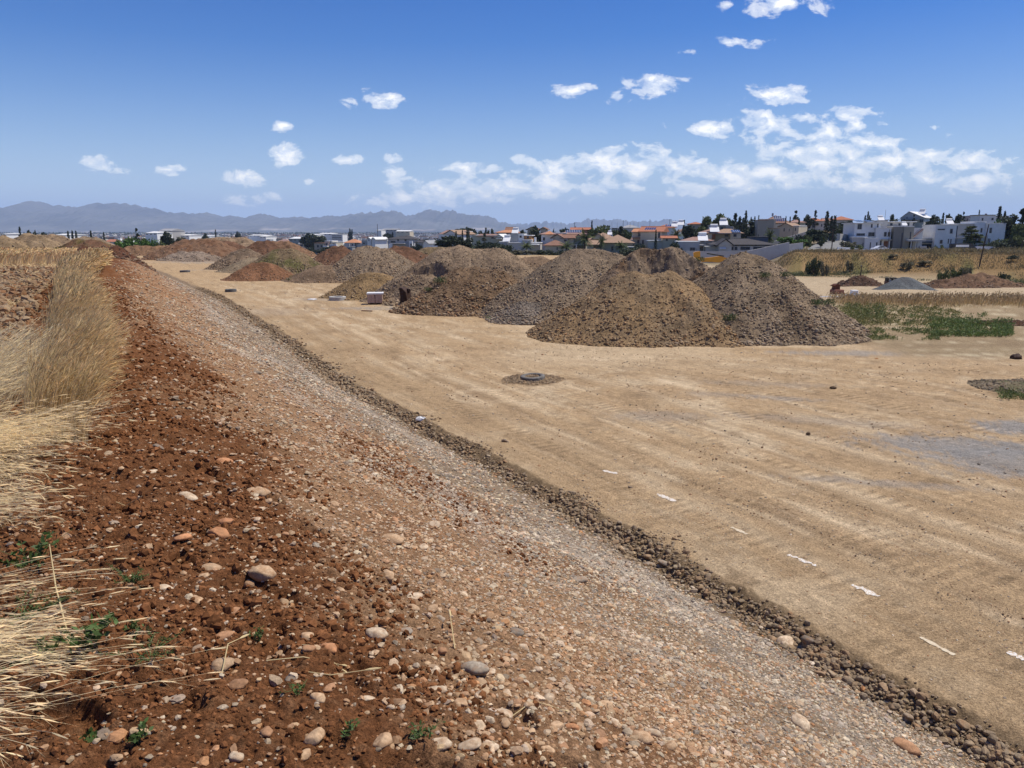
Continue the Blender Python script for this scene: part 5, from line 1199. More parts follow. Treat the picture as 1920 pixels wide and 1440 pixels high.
house('bungalow', 'long bungalow with a near-black hipped roof behind the long white wall', 1405, 205, -4, [
    ('b', 1346, 1456, 461, 0, 0, 11, 'offw', None), ('hip', 1342, 1458, 448, 458.6, 0, 12, 'dark', .5), ('gy', 1344, 1372, 448.5, 459, -2.4, 3, 'offw', 'dark'), ('b', 1346, 1370, 459, 0, -2.2, -.02, 'offw', None),
    ('w', 1369, 1377, 462.5, 469), ('w', 1379, 1384.5, 462.5, 469), ('w', 1390, 1408, 462.5, 468.5), ('w', 1414, 1436, 462.5, 468.5), ('w', 1449, 1451, 461, 468), ('b', 1431, 1464, 444.5, 0, 12.5, 18, 'dgrey', 'dark', .1)])
house('annex', 'low white annex with a roof water heater left of the black roofed bungalow', 1300, 208, -6, [
    ('b', 1272, 1313, 452.5, 0, 0, 8, 'offw', 'white', .1), ('b', 1314, 1323, 459, 0, 1, 6, 'white', 'grey', .1), ('b', 1323.2, 1352, 462, 0, -1, 5, 'offw', 'white', .1), ('hip', 1290, 1347, 445, 452, 9, 16, 'pinkish', .4), ('b', 1292, 1345, 452, 0, 9, 16, 'offw', None),
    ('w', 1295, 1305, 464, 471), ('w', 1315, 1321, 462, 472, 1), ('t', 1325, 452, 8, 1.5), ('t', 1352, 466, -3, .9), ('slab', 1314, 1349, 459.4, 460.6, -2, .9, 'dgrey')])
house('villa', 'wide house with a faded pink-brown hipped roof and white water heater, above the annex', 1352, 245, -6, [
    ('b', 1314, 1340, 437, 0, 0, 9, 'cream', None), ('hip', 1314, 1356, 429.5, 437, 0, 10, 'pinkish', .35), ('b', 1341, 1370, 438.5, 0, 2, 9, 'tan', None), ('hip', 1345, 1394, 429, 437, 1, 11, 'tan', .3), ('b', 1370.1, 1390, 438, 0, .5, 10, 'cream', None),
    ('w', 1321, 1327, 439, 444), ('d', 1335, 1342, 439, 449, 'door', -.05), ('w', 1361, 1368, 438.5, 444, 2), ('w', 1376, 1382, 438.5, 444, .5), ('slab', 1343, 1374, 437, 438.3, -1.5, .2, 'dgrey'), ('t', 1340, 435, 2, 1.6), ('s', 1374, 1390, 431.5, 436, .6, 4.2, 4, 1)])
house('flat_roofed_house', 'grey flat roofed house with a white heater below the row of olive trees', 1350, 275, -8, [('b', 1332, 1366, 422, 0, 0, 9, 'tan', 'grey', .2), ('b', 1360, 1372, 424.5, 0, -3, -.1, 'grey', 'grey'), ('w', 1350, 1356, 425.5, 430), ('t', 1357, 422, 3, 1.6)])
house('villa', 'narrow skyline house with a small red hipped roof left of the olive trees', 1304, 300, -14, [('b', 1294, 1314, 420.5, 0, 0, 8, 'tan', None), ('hip', 1289, 1317, 416, 420, 0, 9, 'red', .3), ('w', 1299, 1302, 424, 428)])
house('villa', 'cream house with red roof and dark solar panels, right of the sprawling villa', 1215, 238, -20, [
    ('b', 1184, 1202, 433.8, 0, 2, 10, 'cream', None), ('gx', 1184, 1202, 428.5, 434.5, 2, 9, 'orange'), ('b', 1201, 1241, 434, 0, 0, 10, 'cream', None), ('gx', 1199, 1242, 424.5, 434, 0, 10, 'red'), ('s', 1206, 1227, 426, 431.5, 1.3, 4.6, 5, 1),
    ('w', 1194, 1200, 437, 443.5, 2), ('w', 1204, 1208, 450, 457), ('w', 1234, 1238, 436, 446), ('slab', 1184, 1200, 445.5, 447, 1, 1.95, 'brick'), ('b', 1222, 1268, 450, 0, -6, -2.1, 'offw', 'white', .5), ('w', 1193, 1197, 450, 456, 2)])
house('villa', 'house with a low orange roof strip behind the white canopy', 1255, 225, -8, [('b', 1245, 1268, 446.5, 0, 3, 9, 'cream', None), ('gx', 1243, 1270, 442.5, 446.5, 3, 9, 'red'), ('w', 1250, 1254, 448, 452, 3)])
house('villa', 'white house with red roof and water heaters left of the dark round tree', 1254, 270, -14, [('b', 1241, 1263, 426.5, 0, 0, 8, 'white', None), ('hip', 1232, 1264, 420, 426.5, 0, 9, 'red', .35), ('s', 1246, 1261, 421.5, 425.5, .8, 3.6, 4, 1), ('w', 1244, 1248, 430, 434), ('t', 1264, 425, 3, 1.2), ('t', 1275, 422, 6, 1.2)])
house('school_hall', 'pale skyline hall with white arches and a grey roof above the villas', 1163, 480, -8, [('b', 1146, 1162, 427, 0, 0, 10, 'offw', 'white'), ('b', 1163, 1199, 427, 0, 0, 12, 'offw', None), ('hip', 1163, 1199, 421, 427, 0, 14, 'grey', .4), ('w', 1148, 1158, 424.6 + 2.8, 430)], cat='hall')
# the villa with palms and its neighbours
house('villa', 'sprawling villa under a large hipped brown tile roof, behind the rounded grey heap', 1150, 232, -6, [
    ('b', 1134, 1186, 456, 0, 0, 11, 'tan', None), ('hip', 1130, 1189, 440.2, 455, -.5, 12, 'tan', .48), ('b', 1101, 1133.9, 459, 0, 1.5, 8, 'offw', None), ('gx', 1101, 1134, 450.5, 458.5, .5, 8, 'tan'),
    ('w', 1113, 1127, 460.5, 466, 1.5), ('slab', 1176, 1206, 461.8, 463.2, -5, -.6, 'offw'), ('post', 1081, 459, 470, -2), ('w', 1147, 1151, 462, 470)])
house('villa', 'house with a pale tiled double roof behind the sprawling villa', 1130, 262, -8, [('b', 1110, 1152, 448, 0, 0, 10, 'cream', None), ('hip', 1106, 1155, 436, 447.5, 0, 11, 'tan', .45), ('gy', 1110, 1134, 438, 447.5, -2, 4, 'cream', 'tan'), ('s', 1137, 1149, 441, 447, 1, 4, 3, 1), ('t', 1143, 440.5, 5, .9), ('c', 1142, 433, 438, 7, 'offw')])
house('villa', 'cream house with a dark edged front gable left of the tallest palm', 1055, 240, -14, [
    ('b', 1037, 1064, 448, 0, 0, 9, 'cream', None), ('gy', 1034, 1056, 439.5, 446, 0, 9, 'cream', 'brown'), ('gx', 1052, 1076, 439.5, 446.2, .5, 9, 'brown'), ('b', 1064.1, 1074, 446.5, 0, 1, 8, 'cream', None), ('w', 1057.5, 1063, 449, 453), ('gy', 1072, 1098, 439.8, 449, 2, 8, 'tan', 'brown', 1083), ('b', 1073.5, 1096, 449.5, 0, 2.2, 8, 'tan', None), ('slab', 1076, 1102, 458.5, 460, -2, 2, 'dgrey')])
house('villa', 'low annexe with a brown half-hipped roof below the cream gabled house', 1040, 226, -8, [('b', 1022, 1056, 460.5, 0, 0, 7, 'cream', None), ('hip', 1020, 1058, 450.5, 460, 0, 8, 'brown', .35), ('w', 1044, 1046, 463, 469)])
house('villa', 'pale two storey house with a square tower and a small orange pyramid roof', 1025, 252, -6, [('b', 1015, 1036, 439, 0, 0, 8, 'white', None), ('hip', 1013, 1040, 433.5, 439, 0, 9, 'pinkish', .4), ('hip', 1024, 1036, 432.6, 439.2, -1, 3, 'orange', .5), ('w', 1018, 1022, 445, 451), ('b', 1037, 1060, 436.5, 0, 6, 12, 'offw', 'white', .2)])
house('villa', 'house whose faded roof carries a long row of solar panels, above the gabled houses', 1078, 290, -6, [('b', 1058, 1094, 439, 0, 0, 9, 'offw', None), ('hip', 1050, 1098, 430, 438.5, 0, 11, 'pinkish', .4), ('s', 1060, 1090, 431.4, 437.4, .8, 4.6, 9, 2)])
house('villa', 'house with a red ridge roof on the skyline behind the solar panel row', 1092, 420, -6, [('b', 1072, 1106, 430.5, 0, 0, 9, 'brick', None), ('gx', 1070, 1108, 426.5, 430.5, 0, 10, 'red'), ('w', 1080, 1084, 432, 434.5)])
house('villa', 'reddish gabled house on the skyline beside the dark pine clump', 1000, 330, -10, [('b', 989, 1006, 430.5, 0, 0, 9, 'tan', None), ('gy', 987, 1008, 425.5, 430.5, 0, 9, 'tan', 'brown'), ('b', 1012, 1022, 429, 0, 2, 9, 'cream', None), ('gy', 1010, 1024, 426.5, 430, 2, 9, 'cream', 'brown'), ('w', 994, 998, 433, 437)])
house('modern_house', 'flat white modern house with a timber clad upper room, left of the square tower house', 965, 246, -10, [
    ('b', 934, 952, 453, 0, 0, 9, 'grey', 'white', .1), ('b', 952.2, 1012, 454.5, 0, 1, 9, 'offw', 'white', .15), ('b', 949, 967, 438.5, 0, 4, 11, 'grey', 'grey', .05), ('b', 967.2, 978, 438.5, 0, 4.4, 11, 'white', 'white', .1), ('b', 979, 992, 441, 453, 4, 10, 'wood', 'white', .35), ('b', 978, 996, 449.5, 454, 1.1, 3.6, 'offw', 'white', .1),
    ('w', 970, 974, 442, 446, 4.4), ('w', 984, 988, 443, 447, 4), ('t', 948, 452.5, 3, 1.3), ('t', 960, 437.5, 7, 1.2), ('c', 1001, 445, 455, 3, 'white'), ('w', 955, 958, 459, 466, 1), ('slab', 996, 1011, 457.5, 458.8, -3.5, .8, 'white')])
house('villa', 'low orange roofed house with a dark veranda behind the flat modern house', 948, 300, -6, [('b', 932, 970, 436.5, 0, 0, 9, 'brick', None), ('hip', 930, 972, 431, 436, 0, 10, 'orange', .3), ('w', 938, 964, 437.5, 439.5), ('gx', 942, 958, 425.5, 431, 12, 18, 'brown')])
house('villa', 'long pink-roofed house half hidden behind two bare trees, above the flat-topped heap', 912, 262, -14, [('b', 884, 932, 441, 0, 0, 9, 'cream', None), ('gx', 895, 930, 439, 442.6, 0, 9, 'pinkish'), ('gy', 930, 943, 439.5, 444, -1, 8, 'offw', 'white'), ('b', 930.5, 942, 444, 0, -.8, 8, 'cream', None), ('w', 921, 928, 444, 447.5), ('hip', 880, 897, 439.2, 443, 2, 9, 'grey', .4), ('slab', 933, 943, 447, 448, -2.4, -.9, 'white')])
house('villa', 'big white gabled house with a tan roof, left of the cypress row', 840, 300, -30, [('b', 822, 858, 440, 0, 0, 12, 'white', None), ('gy', 832, 858, 432, 439, 0, 12, 'white', 'tan'), ('gx', 817, 836, 431.5, 438.5, 3, 13, 'pinkish'), ('b', 819, 832, 439, 0, 3.2, 12, 'tan', None), ('w', 842, 845, 441, 444)])
house('pink_tower', 'narrow pink block house between the cypresses', 872, 305, -20, [('b', 868, 875, 433.5, 0, 0, 6, 'pink', 'white', .1), ('w', 870, 871.5, 436, 439)])
house('villa', 'grey house with dark hipped roof and veranda behind the lone grey heap', 752, 400, -4, [('b', 727, 775, 447.5, 0, 0, 12, 'grey', None), ('hip', 725, 777, 443, 448, 0, 13, 'dark', .4), ('hip', 744, 768, 441, 446, 5, 15, 'dark', .5), ('b', 768, 774, 452, 0, -2.2, -.05, 'white', 'white', .05), ('slab', 733, 760, 456, 457, -3, -.1, 'offw'), ('b', 731, 737, 456.9, 0, -3, -1, 'white', None), ('w', 732, 741, 451.5, 455), ('w', 744, 748, 448.8, 452.5), ('w', 758, 762, 448.8, 452.5), ('w', 770, 773, 457, 460, -2.2)])
house('shed', 'low dark roofed building ending in a bright white gable', 788, 380, -28, [('b', 778, 803, 453.8, 0, 0, 6, 'grey', None), ('gx', 778, 796, 451.2, 454.4, 0, 7, 'dark'), ('gy', 795, 806, 451, 456, -1.5, 7, 'white', 'grey'), ('b', 796, 805.5, 456, 0, -1.3, 7, 'white', None)], cat='building')
house('villa', 'bright white modern house with twin sunlit gables above the lone grey heap', 692, 430, -34, [('b', 677, 691, 450.5, 0, 0, 8, 'grey', 'grey', .1), ('b', 690.5, 697, 448, 0, -1, 9, 'white', None), ('gy', 690, 697.5, 444.8, 448.2, -1, 9, 'white', 'white'), ('b', 697.8, 704, 448, 0, -.6, 9, 'white', None), ('gy', 697.6, 705, 445, 448.4, -.6, 9, 'white', 'white'), ('w', 693, 694.4, 449, 452, -1), ('w', 680, 683, 455, 458)])
house('villa', 'house with a bright orange hipped roof and three arched windows, above the lone heap', 660, 440, -6, [('b', 645, 664, 455, 0, 0, 9, 'offw', None), ('hip', 644, 672, 448.5, 455, 0, 11, 'orange', .35), ('w', 650, 652.5, 457, 460.5), ('w', 654.5, 657, 457, 460.5), ('w', 659, 661.5, 457, 460.5), ('b', 665, 676, 457, 0, 2, 8, 'white', 'white')])
house('apartment_house', 'grey pink and yellow stepped apartment house, leftmost near the red mound', 604, 470, -16, [('b', 588, 606, 455.5, 0, 0, 10, 'tan', 'brown', .3), ('b', 606.2, 614, 451.5, 0, 1, 10, 'pink', 'white', .1), ('b', 614.2, 619, 451.5, 0, 2, 9, 'cream', 'white', .1), ('b', 619.2, 629, 453.5, 0, .5, 9, 'cream', 'white', .2), ('slab', 606, 614, 461, 464, -1, .9, 'white'), ('slab', 618, 631, 458, 461, -1, .4, 'white'), ('w', 593, 596.5, 459.5, 464), ('w', 600, 603, 459.5, 464), ('w', 593, 597, 467, 469.5), ('w', 600, 605, 467, 469.5), ('w', 608, 612, 456, 459, 1), ('w', 622, 626, 456.5, 459.5, .5)], cat='apartment house')
house('office_block', 'white three storey office block with window bands in the far town', 632, 720, -6, [('b', 620, 642, 439, 0, 0, 14, 'white', 'white', .3), ('w', 622, 640, 441.5, 443), ('w', 622, 640, 444.5, 446), ('b', 614, 620, 445, 0, 0, 12, 'white', 'white', .3), ('w', 622, 640, 447.4, 449)], cat='office')
house('villa', 'house with small red roof and white front right of the twin gabled house', 713, 450, -10, [('b', 707, 721, 451.5, 0, 0, 8, 'offw', None), ('hip', 706, 722, 448, 451.5, 0, 9, 'grey', .4), ('b', 708, 720, 456, 0, -2, -.1, 'white', 'white', .1), ('w', 712, 716, 457, 459.5, -2.1)])
# long sheds of the far industrial edge
def shed(label, u0, u1, vt, vb, D, wc='white', rc='white', g='long white roofed sheds in the far town'):
    m_ = (u0 + u1) / 2; n_ = max(2, int((u1 - u0) / 7))
    house('warehouse', label, m_, D, -4, [('b', u0, u1, vt + (vb - vt) * .35, 0, 0, 30, wc, None), ('gx', u0, u1, vt, vt + (vb - vt) * .4, 0, 30, rc)] + [('w', u0 + (u1 - u0) * (i + .25) / n_, u0 + (u1 - u0) * (i + .7) / n_, vt + (vb - vt) * .6, vt + (vb - vt) * .85) for i in range(n_)], g, 'warehouse')
shed('long white shed behind the distant red mounds, nearest the lone cypress', 326, 354, 439.5, 444, 820)
shed('long low white shed right of the lone thin cypress', 368, 392, 441.5, 445, 900)
shed('wide white roofed hall above the far tan mound', 466, 488, 440, 443.5, 900)
shed('bright white roofed shed stepping down to the right in the far town', 486, 498, 441.5, 446, 860)
shed('pale green roofed hall left of the dark tree clump', 541, 572, 444.6, 452, 640, 'conc', 'white')
shed('white roofed hall behind the dark tree clump', 570, 594, 438.8, 442, 1000)
shed('white roofed long hall left of the white office block', 598, 622, 436.8, 440.6, 1100)
shed('cream arched hall on the skyline right of the thin mast', 742, 768, 431.6, 436.8, 1150, 'cream', 'white')
shed('low grey hall under the skyline left of the cream arched hall', 716, 745, 428.6, 433.8, 1400, 'grey', 'grey')
shed('small white hall on the skyline at the foot of the thin mast', 706, 715, 430.8, 433.4, 1250)
shed('white building with a stepped block left of the broad pine in the far left', 272, 294, 434, 441, 760)
shed('grey tower-like building right of the broad pine', 296, 320, 428.5, 440, 800, 'conc', 'grey')
shed('white shed on the far left above the tan heaps', 98, 116, 438.5, 444, 560)
shed('small white building beside the leftmost pine', 0, 9, 437, 441.5, 560)
# filler of the far town, one by one
r = np.random.default_rng(1200); KINDS = [('small white flat roofed house in the distant town', 'white', 'white', 'b'), ('small grey flat roofed house in the distant town', 'grey', 'grey', 'b'), ('small house with a red roof in the distant town', 'offw', 'red', 'hip'), ('small cream house with a flat roof in the distant town', 'cream', 'white', 'b'), ('small house with a brown roof in the distant town', 'offw', 'pinkish', 'hip')]
PROTO = {}; cnt = 0
def fill(u, D, k, w, h, g_=None):
    lab, wc, rc, sh = KINDS[k]; x = (u - 960) / 1468 * D; z = float(hsite(np.array([x]), np.array([float(D)]))[0][0])
    if k not in PROTO:
        uc = 960; s = 500 / 1468
        els = [('b', 960 - 5 / s, 960 + 5 / s, 433 + (5 - 6 + 0) / 500 * 1497 * 0, 0, 0, 9, wc, rc if sh == 'b' else None)]
        root = empty('town_house', (0, 0, 0)); MB().box(-5, 5, 0, 9, -2, 5.6).build('wall', WM[wc], root)
        if sh == 'b': MB().cbox(-5.2, 5.2, -.2, 9.2, 5.603, 5.9, .05).build('roof', RM[rc], root); MB().box(-2, 1.6, 3, 7, 5.9, 7.6).build('roof_room', WM[wc], root)
        else: MB().add([(-5.5, -.5, 5.5), (5.5, -.5, 5.5), (5.5, 9.5, 5.5), (-5.5, 9.5, 5.5), (-1.6, 4.5, 7.8), (1.6, 4.5, 7.8)], [(0, 1, 5, 4), (2, 3, 4, 5), (1, 2, 5), (3, 0, 4), (3, 2, 1, 0)]).build('roof', RM[rc], root)
        for (a, c) in ((-4, 1.0), (-1, 1.0), (2, 1.0), (-4, 3.7), (-1, 3.7), (2, 3.7)):
            MB().box(a, a + 1.5, -.06, .1, c, c + 1.3).build('window', M_GLASS, root)
        PROTO[k] = root; o = root
    else: o = copy_tree(PROTO[k])
    o.location = (x, D, z); o.rotation_euler = (0, 0, math.radians(r.uniform(-45, 20))); o.scale = (w, w, h)
    for q in ('label', 'category', 'group'):
        if q in o: del o[q]
    tag(o, lab, 'house', lab.replace('small house', 'small houses').replace(' house ', ' houses '))
for i in range(150):
    D = 420 * (1500 / 420) ** r.random(); u = r.uniform(0, 1180)
    if D < 520 and (u < 560 or 840 < u): D *= 1.6
    fill(u, D, int(r.choice(5, p=[.38, .15, .18, .15, .14])), r.uniform(.8, 1.6), r.uniform(.6, 1.1))
for i in range(22): fill(r.uniform(1180, 1480), r.uniform(420, 560), int(r.integers(5)), r.uniform(.8, 1.3), r.uniform(.6, 1.0))
# ------------------------------------------------------------------ walls and streets of the hill
def wall_run(label, pts, h, mat='offw', th=.25, name='boundary_wall'):
    """free standing wall; pts = (pixel u, distance)"""
    m_ = MB()
    q = [((u - 960) / 1468 * D, D) for u, D in pts]
    for (a, b_) in zip(q[:-1], q[1:]):
        n_ = max(1, int(math.hypot(b_[0] - a[0], b_[1] - a[1]) / 6))
        for i in range(n_):
            p = [a[j] + (b_[j] - a[j]) * i / n_ for j in (0, 1)]; e = [a[j] + (b_[j] - a[j]) * (i + 1) / n_ for j in (0, 1)]
            z0, z1 = (float(hsite(np.array([k[0]]), np.array([k[1]]))[0][0]) for k in (p, e)); d = Vector((e[0] - p[0], e[1] - p[1], 0)).normalized(); nn = Vector((-d.y, d.x, 0)) * th / 2
            vs = [Vector((p[0], p[1], z0 - 1)) - nn, Vector((e[0], e[1], z1 - 1)) - nn, Vector((e[0], e[1], z1 - 1)) + nn, Vector((p[0], p[1], z0 - 1)) + nn]
            vs += [Vector((v.x, v.y, (z0 if k in (0, 3) else z1) + h)) for k, v in enumerate(vs)]
            m_.add(vs, ((0,3,2,1),(4,5,6,7),(0,1,5,4),(1,2,6,5),(2,3,7,6),(3,0,4,7)))
    o = m_.build(name, WM[mat]); tag(o, label, 'wall'); return o
wall_run('long plain white wall in front of the black roofed bungalow', [(1288, 188), (1400, 188), (1481, 190)], 2.6, 'offw')
wall_run('short white wall step at the right end of the long wall', [(1481, 190.4), (1507, 192)], 2.1, 'offw')
wall_run('grey boundary wall below the sunlit cream house', [(1410, 240), (1450, 240), (1514, 246)], 2.9, 'conc')
wall_run('pale wall climbing beside the street, left of the two storey white house', [(1547, 240), (1575, 238), (1598, 245)], 2.4, 'offw')
wall_run('low white garden wall in front of the two storey white house', [(1573, 206), (1600, 209), (1628, 211)], .9, 'white')
wall_run('low white wall pieces right of the parked car', [(1674, 211), (1684, 211)], 1.2, 'white')
wall_run('low white gate walls in front of the tan house', [(1709, 211), (1718, 211)], 1.2, 'white')
wall_run('low pale wall in front of the garage wing', [(1735, 211), (1785, 210)], 1.2, 'offw')
wall_run('grey-white wall rising to the right below the hedge', [(1832, 205), (1866, 207), (1893, 212), (1925, 222)], 1.7, 'white')
wall_run('grey wall on the slope right of the wide modern villa', [(1880, 240), (1915, 246)], 3.2, 'grey')
def sheet(name, label, pts, mat, dz=.05, n_=24):
    """road surface lying on the ground; pts = left/right edge pairs"""
    V = []; Fs = []
    for i in range(len(pts) - 1):
        for k in range(n_):
            f = k / n_; row = [[pts[i][e][j] * (1 - f) + pts[i + 1][e][j] * f for j in (0, 1)] for e in (0, 1)]
            for c in range(5): g_ = c / 4; V.append([row[0][j] * (1 - g_) + row[1][j] * g_ for j in (0, 1)])
    for c in range(5): g_ = c / 4; V.append([pts[-1][0][j] * (1 - g_) + pts[-1][1][j] * g_ for j in (0, 1)])
    V = np.array(V); Zs = ground(V[:, 0], V[:, 1]) + dz; rws = len(V) // 5
    for i in range(rws - 1):
        for c in range(4): Fs.append([i * 5 + c, i * 5 + c + 1, i * 5 + c + 6, i * 5 + c + 5])
    o = obj(name, mesh_np(name, np.column_stack([V, Zs]), np.array(Fs)), mat); tag(o, label, None, None, 'structure'); return o
M_ASPH = mat_plain('asphalt_grey', (.20, .20, .19), .15, .4, .9); M_PAVE = mat_plain('pavement_pale', (.50, .47, .42), .12, .7, .9)
XY = lambda u, D: ((u - 960) / 1468 * D, D)
sheet('road', 'grey street climbing the hill left of the white house', [(XY(1507, 190), XY(1570, 190)), (XY(1520, 215), XY(1582, 213)), (XY(1548, 238), XY(1590, 236)), (XY(1575, 262), XY(1600, 262))], M_ASPH, .35)
sheet('pavement', 'pale pavement in front of the modern houses', [(XY(1572, 196), XY(1572, 203)), (XY(1640, 200), XY(1640, 209)), (XY(1740, 200), XY(1740, 209)), (XY(1830, 194), XY(1830, 202))], M_PAVE, .4)
sheet('pavement', 'pale kerb line climbing to the right edge', [(XY(1855, 196), XY(1855, 199)), (XY(1890, 200), XY(1890, 204)), (XY(1925, 208), XY(1925, 212))], M_PAVE, .5)

